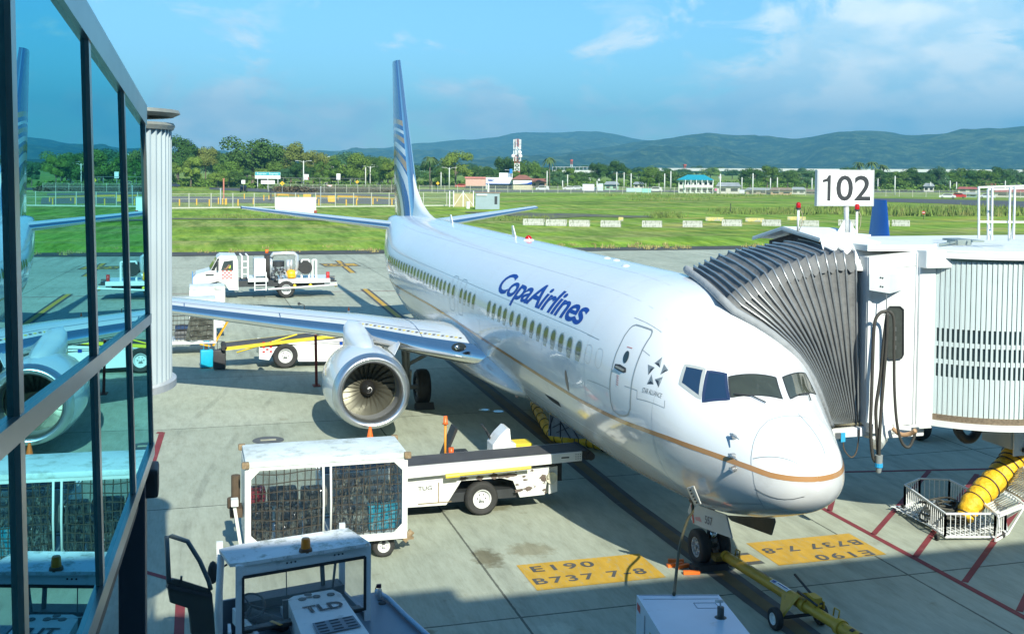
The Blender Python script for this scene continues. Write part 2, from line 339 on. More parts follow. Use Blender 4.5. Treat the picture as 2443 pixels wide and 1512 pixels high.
for u0, u1, v0, v1, n, h in ((1700, 1900, 500, 512, 150, 1.0), (1900, 2110, 496, 512, 120, 1.5), (2060, 2440, 500, 516, 330, 1.9), (1500, 1700, 470, 480, 60, .9), (1560, 1620, 512, 520, 50, 1.2), (1420, 1900, 466, 470, 90, 1.1), (500, 700, 515, 522, 60, .6), (1100, 1300, 518, 526, 80, .6)):
    for i in range(n):
        q = G(random.uniform(u0, u1), random.uniform(v0, v1)); sp_.append((q.x, q.y, 0, h*random.uniform(.35, .85), 1.7, 13))
blades('tall_grass_patches', sp_, greenblade, label='rough tall grass standing in clumps across the green field', cat='grass')
# ---- apron markings
ylm = mat('yellow_marking', (.55, .33, .035), .75, 0, .12, 2, dirt=(.36, .33, .20), dscale=4, dlim=(.52, .72), stretch=(1, 3, 1))
rdm = mat('red_marking', (.22, .035, .04), .75, 0, .15, 2, dirt=(.30, .2, .16), dscale=3, dlim=(.6, .85))
bkm = mat('black_marking', (.085, .09, .09), .8, 0, .2, 2, dirt=(.2, .18, .12), dscale=4, dlim=(.6, .85))
def mark(name, poly, z, m, **k): return sheet(name, poly, z, m, **k)
def line(name, p, q, w, z, m):
    p = Vector((p[0], p[1], 0)); q = Vector((q[0], q[1], 0)); d = (q-p).normalized(); n_ = Vector((-d.y, d.x, 0))*w/2
    return mark(name, [((p-n_).x, (p-n_).y), ((q-n_).x, (q-n_).y), ((q+n_).x, (q+n_).y), ((p+n_).x, (p+n_).y)], z, m)
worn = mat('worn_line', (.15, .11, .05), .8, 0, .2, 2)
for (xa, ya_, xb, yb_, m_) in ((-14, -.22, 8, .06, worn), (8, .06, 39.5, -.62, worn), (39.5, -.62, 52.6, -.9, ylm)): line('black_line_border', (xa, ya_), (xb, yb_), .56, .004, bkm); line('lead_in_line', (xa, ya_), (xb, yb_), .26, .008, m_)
for s, nm in ((1, 'stop_marking'), (-1, 'stop_marking')):
    y0, y1 = (1.1, 3.62) if s > 0 else (-3.64, -1.25)
    mark(nm, [(3.55, y0), (4.85, y0), (4.85, y1), (3.55, y1)], .006, ylm)
for rot, cy, a, b_ in ((0, 2.45, 4.55, 3.95), (pi, -2.45, 3.72, 4.32)):
    xd = (0, -1, 0) if rot == 0 else (0, 1, 0); yd = (1, 0, 0) if rot == 0 else (-1, 0, 0)
    for txt, x, off, w in (('E190', a, .34 if rot == 0 else -.34, 1.25), ('B737 7-8', b_, 0, 2.2)):
        o = put_text(txt, (x, cy+off, .011), xd, yd, .30, bkm, 'painted_lettering', width=w, offset=.02, space=1.25); tag(o, kind='structure')
mark('stop_bar_border', [(3.72, -1.05), (4.34, -1.0), (4.34, -.3), (3.72, -.3)], .010, bkm); mark('stop_bar', [(3.86, -1.03), (4.22, -1.0), (4.22, -.3), (3.86, -.3)], .013, ylm)
line('red_safety_line', (-6, -4.05), (9.4, -4.05), .14, .005, rdm)
for (x0, y0, x1, y1) in ((6.3, -4.1, 9.4, -6.4), (4.66, -4.1, 8.55, -8.4), (3.28, -4.1, 8.0, -9.4), (1.9, -4.15, 6.4, -9.6), (.5, -4.15, 4.0, -8.2)):
    line('red_hatch_line', (x0, y0), (x1, y1), .12, .005, rdm)
line('red_edge_line', (9.4, -4.05), (7.6, -14), .12, .0055, rdm)
q0, q1 = G(387, 1031), G(362, 1110); line('red_service_line', q0[:2], q1[:2], .16, .005, rdm)
q0, q1 = G(374, 1032), G(388, 1032); line('red_service_line', q0[:2], q1[:2], .2, .0055, rdm)
q0, q1 = G(262, 1340), G(410, 1382); line('red_walkway_line', q0[:2], q1[:2], .12, .005, rdm)
q0, q1 = G(430, 1440), G(425, 1560); line('red_walkway_line', q0[:2], q1[:2], .16, .0055, rdm)
q0, q1 = G(330, 702), G(1000, 693); line('thin_red_line', q0[:2], q1[:2], .14, .006, rdm)
q0, q1 = G(390, 640), G(925, 640); line('seam_line', q0[:2], q1[:2], .12, .006, mat('brown_seam', (.16, .13, .11), .9))
# the second lead-in line and its number box far up the apron
b4 = [G(760, 629), G(846, 628), G(862, 635), G(775, 637)]; mark('number_box_border', [(q.x, q.y) for q in b4], .010, bkm)
cx_ = sum(q.x for q in b4)/4; cy_ = sum(q.y for q in b4)/4
mark('number_box', [(cx_+(q.x-cx_)*.72, cy_+(q.y-cy_)*.9) for q in b4], .014, ylm)
o = put_text('29L', (cx_, cy_+.2, .018), (0, -1, 0), (1, 0, 0), 1.6, bkm, 'painted_lettering', width=2.2, offset=.02); tag(o, kind='structure')
q0, q1 = G(806, 622), G(842, 651); line('black_line_border', q0[:2], q1[:2], .55, .003, bkm); line('yellow_lead_line', q0[:2], q1[:2], .3, .007, ylm)
q0, q1 = G(60, 780), G(190, 688)
# manhole covers set in the apron
mhm = mat('iron_cover', (.12, .13, .14), .7, .2, .2, 5); mhl = mat('pale_ring', (.42, .40, .30), .8)
for (u, v, rx, gr) in ((640, 1050, .42, 1), (1640, 1660, .35, 0), (278, 1062, .3, 1)):
    if v > 1500: continue
    q = G(u, v); r_ = thing('manhole_cover', 'round dark cover with pale slot in the apron concrete '+('between engine and baggage cart' if u > 500 else 'seen low beside the glass corridor'), 'manhole cover', (q.x, q.y, 0))
    b = MB(); b.lathe([(.001, .012), (rx*1.0, .012), (rx*1.02, .004)], 32); b.build('rim_plate', mhm, r_)
    b = MB(); b.box((-rx*.16, -rx*.5, .0125), (rx*.16, rx*.5, .02)); b.build('cover_plate', mhl, r_)
for (u, v) in ((1076, 966), (1215, 961)):
    pass
for (u, v, lab) in ((1073, 968, 'left'), (1093, 964, 'right')):
    pass
# ---- hills
hillm = bpy.data.materials.new('forested_hills'); hillm.use_nodes = True
def _hm(m):
    nt = m.node_tree; b = nt.nodes['Principled BSDF']; b.inputs['Roughness'].default_value = 1; b.inputs['Specular IOR Level'].default_value = 0
    g = N(nt, 'ShaderNodeNewGeometry')
    def noise(sc, det=8, r=.65):
        n = N(nt, 'ShaderNodeTexNoise'); n.inputs['Scale'].default_value = sc; n.inputs['Detail'].default_value = det; n.inputs['Roughness'].default_value = r; L(nt, g.outputs['Position'], n.inputs['Vector']); return n.outputs[0]
    c = ramp(nt, noise(.02, 8, .75), [(.36, (.015, .04, .02)), (.5, (.05, .10, .035)), (.62, (.17, .24, .08))])
    x = N(nt, 'ShaderNodeMixRGB'); L(nt, ramp(nt, noise(.0035, 6), [(.55, 0.), (.68, 1.)]), x.inputs[0]); L(nt, c, x.inputs[1]); x.inputs[2].default_value = (.20, .26, .09, 1)
    L(nt, x.outputs[0], b.inputs['Base Color'])
    bp = N(nt, 'ShaderNodeBump'); bp.inputs['Strength'].default_value = 1; bp.inputs['Distance'].default_value = 40; L(nt, noise(.022, 9, .75), bp.inputs['Height']); L(nt, bp.outputs[0], b.inputs['Normal'])
_hm(hillm)
def fbm(x, y, s, seed=0):
    from mathutils import noise as mn
    return mn.fractal(Vector((x*s+seed, y*s-seed, seed*.37)), 1., 2.1, 6)
def ridge(name, prof, R, r0, r1, seed):
    us = [q[0] for q in prof]; rows = []; nu = 260; nr = 26
    for j in range(nr+1):
        t = j/nr; rad = r0+(r1-r0)*t; row = []
        tr = (R-r0)/(r1-r0)
        for i in range(nu+1):
            u = us[0]+(us[-1]-us[0])*i/nu; v = float(np.interp(u, us, [q[1] for q in prof])); d = ray(u, v)
            H = (d[2]/sqrt(d[0]**2+d[1]**2))*R+CAM[2]
            if H < 0: H = 0
            a = atan2(d[1], d[0]); x, y = CAM[0]+cos(a)*rad, CAM[1]+sin(a)*rad
            sh = (t/tr)**1.15 if t < tr else max(0, 1-(t-tr)/(1-tr)*1.3)
            n_ = fbm(x, y, 1/900., seed); n2 = fbm(x, y, 1/160., seed+5)
            z = H*sh*(1+(n_*.42 if t < tr*.93 else 0)*(1-sh)*1.8)+(n_*60-abs(fbm(x, y, 1/520., seed+2))*95)*sin(min(1, t/tr)*pi)*.9+n2*7*(sh > .05)
            row.append((x, y, max(-3, z)))
        rows.append(row)
    b = MB(); b.grid(rows); return b.build(name, hillm, smooth=True, kind='structure')
ridge('far_hills', [(-900, 395), (-500, 350), (-200, 326), (0, 318), (60, 322), (200, 340), (330, 352), (500, 372), (640, 384), (700, 378), (760, 366), (800, 361), (860, 355), (920, 351), (1000, 340), (1050, 336), (1100, 333), (1180, 325), (1220, 316), (1250, 311), (1290, 313), (1350, 314), (1420, 311), (1450, 314), (1480, 322), (1530, 333), (1700, 345), (2000, 360)], 6400, 3600, 8200, 3)
ridge('near_hills', [(880, 398), (1000, 392), (1150, 374), (1250, 372), (1350, 362), (1450, 348), (1510, 336), (1560, 331), (1600, 325), (1640, 318), (1690, 315), (1720, 318), (1760, 322), (1800, 320), (1850, 329), (1890, 331), (1930, 326), (1980, 315), (2040, 309), (2090, 307), (2120, 311), (2160, 319), (2180, 320), (2230, 316), (2300, 308), (2380, 305), (2443, 299), (2700, 290), (3100, 310), (3600, 330)], 4300, 2300, 6400, 11)
# ---- haze: pale air between here and the hills
hz = MB(); hz.box((-500, -9500, -1.2), (9500, 9500, 520)); ho = hz.build('haze', None and [] or [], kind='stuff')
hm = bpy.data.materials.new('haze'); hm.use_nodes = True; hnt = hm.node_tree; hnt.nodes.clear()
_o = N(hnt, 'ShaderNodeOutputMaterial'); _v = N(hnt, 'ShaderNodeVolumePrincipled'); _v.inputs['Color'].default_value = (.22, .68, 1, 1); _v.inputs['Density'].default_value = 2.0e-4; _v.inputs['Anisotropy'].default_value = .1
L(hnt, _v.outputs[0], _o.inputs['Volume']); ho.data.materials.clear(); ho.data.materials.append(hm)
tag(ho, 'thin pale blue air in front of the distant hills', 'haze')
# ---- terminal behind the camera (its shadow covers the near apron) and glass corridor on the left
wallm = mat('terminal_wall', (.35, .37, .38), .7, 0, .06, .5)
tb = thing('terminal_building', 'long grey terminal block whose shadow falls on the near apron', 'terminal building', (-16.3, 0, 0))
b = MB(); b.box((-22, -60, 0), (0, 60, 13.55)); b.box((-22, 4.6, 13.73), (-.05, 60, 14.3)); b.build('wall', wallm, tb)
b = MB(); b.box((-22.4, -60.4, 13.56), (.2, 60.4, 13.72)); b.build('roof', alu, tb)
b = MB()
for i in range(-19, 20):
    if abs(i*3-9.66) < 4: continue
    b.box((.02, i*3-1.3, 5.5), (.06, i*3+1.3, 9.5))
b.build('window', darkglass, tb)
AZ = radians(-2.25); GD = Vector((cos(AZ), sin(AZ), 0)); GN = Vector((-sin(AZ), cos(AZ), 0)); GQ = Vector(CAM)+GN*.64; GQ.z = 0
def gw(s, z, off=0.): q = GQ+GD*s+GN*off; return Vector((q.x, q.y, z))
framem = mat('grey_frame', (.34, .38, .37), .3, .75, .1, 3)
gm = bpy.data.materials.new('corridor_glass'); gm.use_nodes = True; gnt = gm.node_tree; gnt.nodes.clear()
_o = N(gnt, 'ShaderNodeOutputMaterial'); _g = N(gnt, 'ShaderNodeBsdfGlossy'); _g.inputs['Color'].default_value = (.27, .72, .82, 1); _g.inputs['Roughness'].default_value = .004
_n = N(gnt, 'ShaderNodeTexNoise'); _n.inputs['Scale'].default_value = .55; _n.inputs['Detail'].default_value = 1; _b = N(gnt, 'ShaderNodeBump'); _b.inputs['Strength'].default_value = .02; _b.inputs['Distance'].default_value = .02
_t = N(gnt, 'ShaderNodeTexCoord'); L(gnt, _t.outputs['Object'], _n.inputs['Vector']); L(gnt, _n.outputs[0], _b.inputs['Height']); L(gnt, _b.outputs[0], _g.inputs['Normal'])
_d = N(gnt, 'ShaderNodeBsdfDiffuse'); _d.inputs['Color'].default_value = (.01, .03, .035, 1); _m = N(gnt, 'ShaderNodeMixShader'); _m.inputs[0].default_value = .9
L(gnt, _d.outputs[0], _m.inputs[1]); L(gnt, _g.outputs[0], _m.inputs[2]); L(gnt, _m.outputs[0], _o.inputs[0])
gc = thing('glass_corridor', 'raised corridor with teal mirror glass and grey frames along the left edge', 'walkway')
def TOP(s): return 8.145-.0785*(s-5.32)
def MID(s): return 6.62-.0735*(s-5.5)
def BOT(s): return 5.38-.050*(s-6.0)
S0, S1 = .9, 9.42
mull = [(1.75, 1.85), (3.5, 3.72), (5.32, 5.81), (6.97, 7.72), (8.62, 9.42)]
def panel(sA0, sA1, sB0, sB1, zf0, zf1):  # left edge top/bottom s, right edge top/bottom s
    pass
edges = [(.9, .9)]+mull
for i in range(len(edges)-1):
    (a0, a1), (b0, b1) = edges[i], edges[i+1]
    def sx(e, z): # s on a mullion at height z
        t = (z-5.3)/(TOP((e[0]+e[1])/2)-5.3); return e[1]+(e[0]-e[1])*t
    for lo, hi in ((BOT, MID), (MID, TOP)):
        zl0, zl1 = lo(edges[i][1]), hi(edges[i][0]); zr0, zr1 = lo(edges[i+1][1]), hi(edges[i+1][0])
        p = MB(); A, B_, C_, D_ = gw(sx(edges[i], zl0), zl0), gw(sx(edges[i+1], zr0), zr0), gw(sx(edges[i+1], zr1), zr1), gw(sx(edges[i], zl1), zl1)
        p.add([A, B_, C_, D_]+[q+GN*.02 for q in (A, B_, C_, D_)], [(0, 1, 2, 3), (7, 6, 5, 4), (0, 4, 5, 1), (1, 5, 6, 2), (2, 6, 7, 3), (3, 7, 4, 0)]); p.build('glass_pane', gm, gc)
b = MB()
for (f, h, t) in ((TOP, .15, .05), (MID, .075, .0), (BOT, .10, .0)):
    dz = .02 if f is TOP else 0
    b.bar(gw(S0, f(S0)+h/2-.02, .0), gw(S1-(.72 if f is TOP else .3 if f is MID else -.02), f(S1)+h/2-.02+(.055 if f is TOP else .01), .0), .05, h)
b.build('rail', framem, gc)
for i, (a0, a1) in enumerate(mull):
    b = MB(); w = .075; A, B_ = gw(a1, BOT(a1)+.04), gw(a0, TOP(a0)+.03)
    d = GD*w/2; V = [A-d-GN*.018, A+d-GN*.018, A+d+GN*.03, A-d+GN*.03, B_-d-GN*.018, B_+d-GN*.018, B_+d+GN*.03, B_-d+GN*.03]
    b.add(V, [(0, 1, 2, 3), (7, 6, 5, 4), (0, 4, 5, 1), (1, 5, 6, 2), (2, 6, 7, 3), (3, 7, 4, 0)]); b.build('mullion', framem, gc)
b = MB(); A = [gw(-1, 8.6, .06), gw(8.75, 7.98, .06), gw(8.75, 7.98, 2.4), gw(-1, 8.6, 2.4)]; A2 = [q+Vector((0, 0, .1)) for q in A]; b.add(A+A2, [(0, 1, 2, 3), (7, 6, 5, 4), (0, 4, 5, 1), (1, 5, 6, 2), (2, 6, 7, 3), (3, 7, 4, 0)]); b.build('roof', alu, gc)
b = MB(); A = [gw(-1, 5.55, .06), gw(9.4, 5.12, .06), gw(9.4, 5.12, 2.4), gw(-1, 5.55, 2.4)]; A2 = [q-Vector((0, 0, .22)) for q in A]; b.add(A+A2, [(3, 2, 1, 0), (4, 5, 6, 7), (0, 4, 5, 1), (1, 5, 6, 2), (2, 6, 7, 3), (3, 7, 4, 0)]); b.build('floor', darkm, gc)
b = MB(); A = [gw(-1, 5.6, 2.4), gw(9.4, 5.15, 2.4), gw(9.0, 8.05, 2.4), gw(-1, 8.7, 2.4)]; A2 = [q+GN*.05 for q in A]; b.add(A+A2, [(0, 1, 2, 3), (7, 6, 5, 4), (0, 4, 5, 1), (1, 5, 6, 2), (2, 6, 7, 3), (3, 7, 4, 0)]); b.build('back_wall', alu, gc)
b = MB(); q = gw(9.2, 0, -.02); b.box((q.x-.12, q.y-.05, 4.93), (q.x+.2, q.y+.25, 5.16), .03); b.build('hinge_bracket', darkm, gc)
pillarm = mat('dark_blue_pillar', (.03, .05, .075), .4, .2, .1, 3)
b = MB(); q = gw(9.1, 0, .02); b.box((q.x-.2, q.y, 0), (q.x+.2, q.y+.20, 5.08), .015); tag(b.build('support_pillar', pillarm), 'dark blue square steel pillar holding up the glass corridor', 'pillar')
b = MB(); q = gw(6.2, 0, .9); b.box((q.x-.2, q.y, 0), (q.x+.2, q.y+.4, 5.15), .02); tag(b.build('support_pillar', pillarm), 'near dark pillar under the glass corridor, mostly hidden by its glass', 'pillar')
# corrugated drum at the corridor's end
ro = thing('corrugated_drum', 'tall white corrugated drum with flat round caps at the corridor end', 'bridge rotunda', (-1.35, 10.79, 0))
b = MB(); n = 232; V = []
for z in (5.02, 8.02):
    for k in range(n):
        a = 2*pi*k/n; r_ = .945+(.035 if (k//1) % 4 in (0, 1) else -.02); V.append((r_*cos(a), r_*sin(a), z))
b.add(V, [(k, (k+1) % n, (k+1) % n+n, k+n) for k in range(n)]); b.build('corrugated_wall', mat('pale_corrugated', (.46, .55, .60), .4, .1, .05, 2), ro)
b = MB(); b.lathe([(.01, 8.24), (1.06, 8.20), (1.08, 8.16), (1.0, 8.12), (.01, 8.1)], 48); b.lathe([(.01, 8.07), (1.0, 8.05), (1.02, 8.02), (1.0, 7.97), (.01, 7.96)], 48); b.build('cap', mat('cap_metal', (.33, .35, .32), .6, .2, .15, 2), ro)
b = MB(); b.lathe([(.98, 5.06), (1.03, 5.04), (1.03, 4.96), (.95, 4.94), (.01, 4.92)], 48); b.build('base_ring', alu, ro)
b = MB(); b.tube([(.1, .3, 0), (.1, .3, 4.75)], .28, 16); b.build('column', pillarm, ro)
b = MB(); b.tube([(-3.4, -.05, 8.3), (-3.0, -.2, 8.34), (-2.8, -.35, 8.2), (-2.75, -.4, 7.95)], .11, 10); tag(b.build('flexible_hose', darkm, None, True, loc=(-1.35, 10.62, 0)), 'short dark flexible hose arching over the corridor roof end', 'hose')
# ================================================================ THE AIRLINER
KN = np.array([(0, 2.50, 2.50, 0, 2.50), (.04, 2.703, 2.326, .235, 2.5), (.12, 2.865, 2.193, .442, 2.5), (.30, 3.069, 2.039, .665, 2.51), (.60, 3.284, 1.905, .871, 2.55), (1.0, 3.501, 1.757, 1.055, 2.62), (1.5, 3.735, 1.590, 1.255, 2.75), (2.0, 4.04, 1.469, 1.441, 2.90), (2.5, 4.448, 1.366, 1.595, 3.05), (3.0, 4.847, 1.308, 1.707, 3.18), (3.5, 5.095, 1.270, 1.790, 3.30), (4.0, 5.234, 1.240, 1.857, 3.40), (5.0, 5.365, 1.187, 1.942, 3.52), (6.5, 5.42, 1.152, 2.0, 3.57), (16, 5.44, 1.152, 2.01, 3.57), (25, 5.45, 1.152, 2.01, 3.57), (26, 5.45, 1.258, 2.01, 3.60), (28, 5.45, 1.636, 1.97, 3.75), (30, 5.45, 2.297, 1.756, 3.95), (32, 5.43, 3.0, 1.408, 4.2), (34, 5.38, 3.752, 1.026, 4.5), (36, 5.30, 4.40, .62, 4.8), (38, 5.15, 4.90, .2, 5.0)])
XOFF = .268
def _pchip(x, y):
    h = np.diff(x); d = np.diff(y)/h; m = np.zeros(len(x))
    for i in range(1, len(x)-1):
        if d[i-1]*d[i] > 0: w1 = 2*h[i]+h[i-1]; w2 = h[i]+2*h[i-1]; m[i] = (w1+w2)/(w1/d[i-1]+w2/d[i])
    m[0] = d[0]*1.3; m[-1] = d[-1]
    def f(q):
        i = int(min(max(np.searchsorted(x, q)-1, 0), len(x)-2)); t = (q-x[i])/h[i]
        return (2*t**3-3*t**2+1)*y[i]+(t**3-2*t**2+t)*h[i]*m[i]+(-2*t**3+3*t**2)*y[i+1]+(t**3-t**2)*h[i]*m[i+1]
    return f
_sx = np.sqrt(KN[:, 0]); _PF = [_pchip(_sx, KN[:, k]) for k in (1, 2, 3, 4)]
def sec(x): q = sqrt(max(0, x-XOFF)); return [float(f(q)) for f in _PF]
def FP(x, ph, lift=0.):
    t, b, w, c = sec(x); s = sin(ph); q = Vector((x, w*cos(ph), c+(t-c if s > 0 else c-b)*s))
    if lift: q = q+FN(x, ph)*lift
    return q
def FN(x, ph):
    e = .01; a = FP(x+e, ph)-FP(max(XOFF+.001, x-e), ph); b = FP(x, ph+e)-FP(x, ph-e); n = a.cross(b).normalized()
    return n if n.dot(FP(x, ph)-Vector((x+.3, 0, sec(x)[3]))) > 0 else -n
def FPH(P):      # angle of a surface point
    t, b, w, c = sec(P[0]); h = (t-c) if P[2] > c else (c-b); return atan2((P[2]-c)/h, P[1]/w)
def finside(P):
    if P[0] <= XOFF or P[0] > 38: return False
    t, b, w, c = sec(P[0]); h = (t-c) if P[2] > c else (c-b); return w > 1e-4 and (P[1]/w)**2+((P[2]-c)/h)**2 < 1
def fhit(u, v):
    d = ray(u, v); t = 12.
    while t < 60:
        if finside(CAM+t*d):
            a, b = t-.08, t
            for _ in range(16):
                m = (a+b)/2
                if finside(CAM+m*d): b = m
                else: a = m
            q = Vector(CAM+b*d); return q.x, FPH(q)
        t += .08
    return None
plane = thing('airliner', 'white passenger jet with blue lettering, gold stripe and blue tail, parked at the gate', 'airliner')
# paint: white above the stripe, pale grey below
def stripe_pts():
    P = []
    for sc, x0, y0, L_ in ((1.68, 2500, 1300, [(1300, 1085), (1200, 1065), (1000, 1005), (850, 960), (700, 905), (500, 835), (300, 760), (150, 700), (0, 660)]), (1.779, 1500, 850, [(1500, 1360), (1300, 1240), (1100, 1110), (1000, 1050), (900, 985), (700, 860), (560, 760), (400, 660)])):
        for u, v in L_:
            h = fhit((x0+u/sc)*.59643, (y0+v/sc)*.59643)
            if h: P.append((h[0], FP(*h).z))
    P.sort(); return P
_SP = stripe_pts(); _sxs = [q[0] for q in _SP]; _szs = [q[1] for q in _SP]
_co = np.polyfit(_sxs, _szs, 3)
def SZ(x):
    z = float(np.interp(x, [.27, .6]+_sxs[1:]+[28, 32, 38], [2.66, 2.69]+list(np.convolve(np.pad(_szs, 1, 'edge'), [.25, .5, .25], 'valid'))[1:]+[_szs[-1]-.05, 3.35, 4.95])); return z
print('stripe', [(round(a, 2), round(b, 2)) for a, b in _SP])
def SPH(x, z):   # angle at which the starboard surface reaches height z
    t, b, w, c = sec(x); h = (t-c) if z > c else (c-b); return math.asin(max(-.98, min(.98, (z-c)/max(h, 1e-3))))
jetwhite = mat('airliner_white', (.74, .78, .82), .18, 0, .015, .4, coat=.5, spec=.4)
jetgrey = mat('airliner_belly_grey', (.62, .63, .64), .18, 0, .03, .5, coat=.5, dirt=(.34, .32, .28), dscale=1.2, dlim=(.6, .95))
xs = [XOFF+.0005+(i/22.)**2*1.6 for i in range(23)]+[2.0+i*.22 for i in range(1, 22)]+[7+i*.75 for i in range(26)]+[26.2+i*.5 for i in range(1, 24)]
up, lo = [], []
for x in xs:
    a = SPH(x, SZ(x)); up.append([FP(x, a+(pi-2*a)*i/60) for i in range(61)]); lo.append([FP(x, a-(pi+2*a)*i/50) for i in range(51)])
b = MB(); b.grid(up); b.add([FP(xs[0], a_) for a_ in np.linspace(0, 2*pi, 24, endpoint=False)], [tuple(range(24))]); b.cur = 1; b.grid(lo); b.add([FP(38., a_) for a_ in np.linspace(0, 2*pi, 24, endpoint=False)], [tuple(range(24))])
fus = b.build('fuselage', [jetwhite, jetgrey], plane, True)
def strip_on(path, w, name, m, parent=plane, lift=.004, closed=False, b=None):   # path of (x, ph)
    own = b is None; b = b or MB(); P = [FP(x, p_, lift) for x, p_ in path]; n = len(P); A, B_ = [], []
    for i in range(n):
        if closed: d = P[(i+1) % n]-P[i-1]
        else: d = P[min(i+1, n-1)]-P[max(i-1, 0)]
        s = d.cross(FN(*path[i])).normalized()*w/2; A.append(P[i]-s); B_.append(P[i]+s)
    rng = range(n) if closed else range(n-1)
    b.add(A+B_, [(i, (i+1) % n, (i+1) % n+n, i+n) for i in rng])
    if own: return b.build(name, m, parent, True)
def dense(path, step=.12, closed=False):
    out = []; n = len(path)
    for i in range(n if closed else n-1):
        a, c = path[i], path[(i+1) % n]; k = max(1, int(max(abs(a[0]-c[0]), abs(a[1]-c[1])*1.9)/step))
        for j in range(k): t = j/k; out.append((a[0]+(c[0]-a[0])*t, a[1]+(c[1]-a[1])*t))
    if not closed: out.append(path[-1])
    return out
gold = mat('gold_stripe', (.42, .22, .09), .25, 0, .04, 2, coat=.4)
xs0 = XOFF+.001
while sec(xs0)[0] < SZ(xs0)+.004: xs0 += .002
sxx = [xs0+(i/12.)**2*.9 for i in range(13)]+[1.4+i*.4 for i in range(60)]+[25.6+i*.6 for i in range(18)]
for s in (1, -1):
    strip_on([(sxx[0], pi/2)]+[(x, SPH(x, SZ(x)) if s > 0 else pi-SPH(x, SZ(x))) for x in sxx], .085, 'gold_stripe', gold)
# ---- lettering wrapped on the side
def wrap_text(body, c00, c10, c01, m, name, cuts=14, **k):  # lower left, lower right, upper left in (x, ph)
    me = text_mesh(body, 1., **k); bm = bmesh.new(); bm.from_mesh(me)
    ys = [v.co.y for v in bm.verts]; xs_ = [v.co.x for v in bm.verts]; y0, y1, x0, x1 = min(ys), max(ys), min(xs_), max(xs_)
    for i in range(1, cuts): bmesh.ops.bisect_plane(bm, geom=bm.verts[:]+bm.edges[:]+bm.faces[:], plane_co=(0, y0+(y1-y0)*i/cuts, 0), plane_no=(0, 1, 0))
    for v in bm.verts:
        s = (v.co.x-x0)/(x1-x0); t = (v.co.y-y0)/(y1-y0)
        v.co = FP(c00[0]+(c10[0]-c00[0])*s+(c01[0]-c00[0])*t, c00[1]+(c10[1]-c00[1])*s+(c01[1]-c00[1])*t, .004)
    bm.to_mesh(me); bm.free(); me.materials.clear(); me.materials.append(m); me.name = name
    o = bpy.data.objects.new(name, me); COL.objects.link(o); o.parent = plane; return o
hb, he = fhit(1192, 700), fhit(1384, 777); ht = fhit(1335, 689); hA = fhit(1297, 673)
pb = (hb[1]+he[1])/2; desc = .11
xL = fhit(1184, 697)[0]+.02; xR = fhit(1398, 750)[0]-.05
capph = (ht[1]-pb)
wrap_text('CopaAirlines', (xL, pb-capph*.30), (xR, pb-capph*.30), (xL, pb+capph*1.0), bluepaint, 'airline_lettering', offset=.022, shear=.22, space=.93)
hs0, hs1 = fhit(1531, 938), fhit(1577, 947)
def cC(u, v): return ((2350+u/3.36)*.59643, (1250+v/3.36)*.59643)
_a, _b = fhit(*cC(733, 1074)), fhit(*cC(988, 1150)); wrap_text('STAR ALLIANCE', _a, _b, (_a[0], _a[1]+.055), mat('star_lettering', (.16, .19, .21), .5), 'small_lettering', cuts=2)
def poly_on(pix, m, name, lift=.004, parent=plane, b=None, sub=0):
    own = b is None; b = b or MB(); hs = [fhit(*q) for q in pix]
    if any(h is None for h in hs): return
    if sub:   # quad patch
        g_ = [[None]*(sub+1) for _ in range(sub+1)]
        for i in range(sub+1):
            for j in range(sub+1):
                s, t = i/sub, j/sub; h = [(hs[0][k]*(1-s)*(1-t)+hs[1][k]*s*(1-t)+hs[2][k]*s*t+hs[3][k]*(1-s)*t) for k in (0, 1)]; g_[i][j] = FP(h[0], h[1], lift)
        b.grid(g_)
    else: b.add([FP(h[0], h[1], lift) for h in hs], [tuple(range(len(hs)))])
    if own: return b.build(name, m, parent, True)
logo_l = mat('logo_silver', (.42, .47, .49), .3, .2, .03, 2); logo_m = mat('logo_mid', (.22, .26, .29), .3, .2, .03, 2); logo_d = mat('logo_dark', (.035, .045, .06), .3, .1, .03, 2)
b = MB()
for tri, inn in ((((903, 678), (1008, 595), (978, 738)), (965, 680)), (((1030, 692), (1088, 775), (980, 833)), (1040, 772)), (((1015, 863), (958, 1005), (908, 895)), (957, 915)), (((863, 830), (890, 962), (800, 960)), (852, 915)), (((815, 697), (905, 738), (818, 838)), (850, 755))):
    T_ = sorted(tri, key=lambda q: q[1]); low_edge = sorted(tri, key=lambda q: -q[1])[:2]
    for i in range(3):
        e = (tri[i], tri[(i+1) % 3]); b.cur = 2 if set(e) == set(low_edge) else (0 if i % 2 else 1)
        poly_on([cC(*e[0]), cC(*e[1]), cC(*inn)], None, None, b=b)
b.build('star_emblem', [logo_l, logo_m, logo_d], plane)
# ---- cabin windows
winX = []
for sc, x0, y0, pts_ in ((3.78, 1950, 1100, [(1370, 1155), (1233, 1092), (1106, 1032), (987, 973), (877, 918), (771, 865), (667, 811), (560, 757), (461, 706), (362, 655), (262, 603), (182, 561), (97, 519), (20, 480)]),
                         (3.78, 1500, 950, [(1494, 928), (1429, 890), (1368, 860), (1304, 832), (1190, 773), (1121, 737), (1057, 705), (1003, 673), (948, 648), (898, 620), (850, 592), (803, 568), (755, 547), (708, 522), (660, 500), (613, 472), (568, 448), (523, 430), (482, 410), (446, 392), (409, 372), (371, 357), (336, 340), (305, 320), (274, 300), (246, 288), (220, 270)])):
    for u, v in pts_:
        h = fhit((x0+u/sc)*.59643, (y0+v/sc)*.59643)
        if h: winX.append((h[0], FP(*h).z))
WZ = float(np.median([q[1] for q in winX[:18]])); print('WZ', WZ, len(winX))
paneM = mat('cabin_window_glass', (.12, .13, .085), .08, 0, .2, 3, spec=.9); frameM = mat('window_frame', (.42, .45, .47), .3, .5, .05, 4)
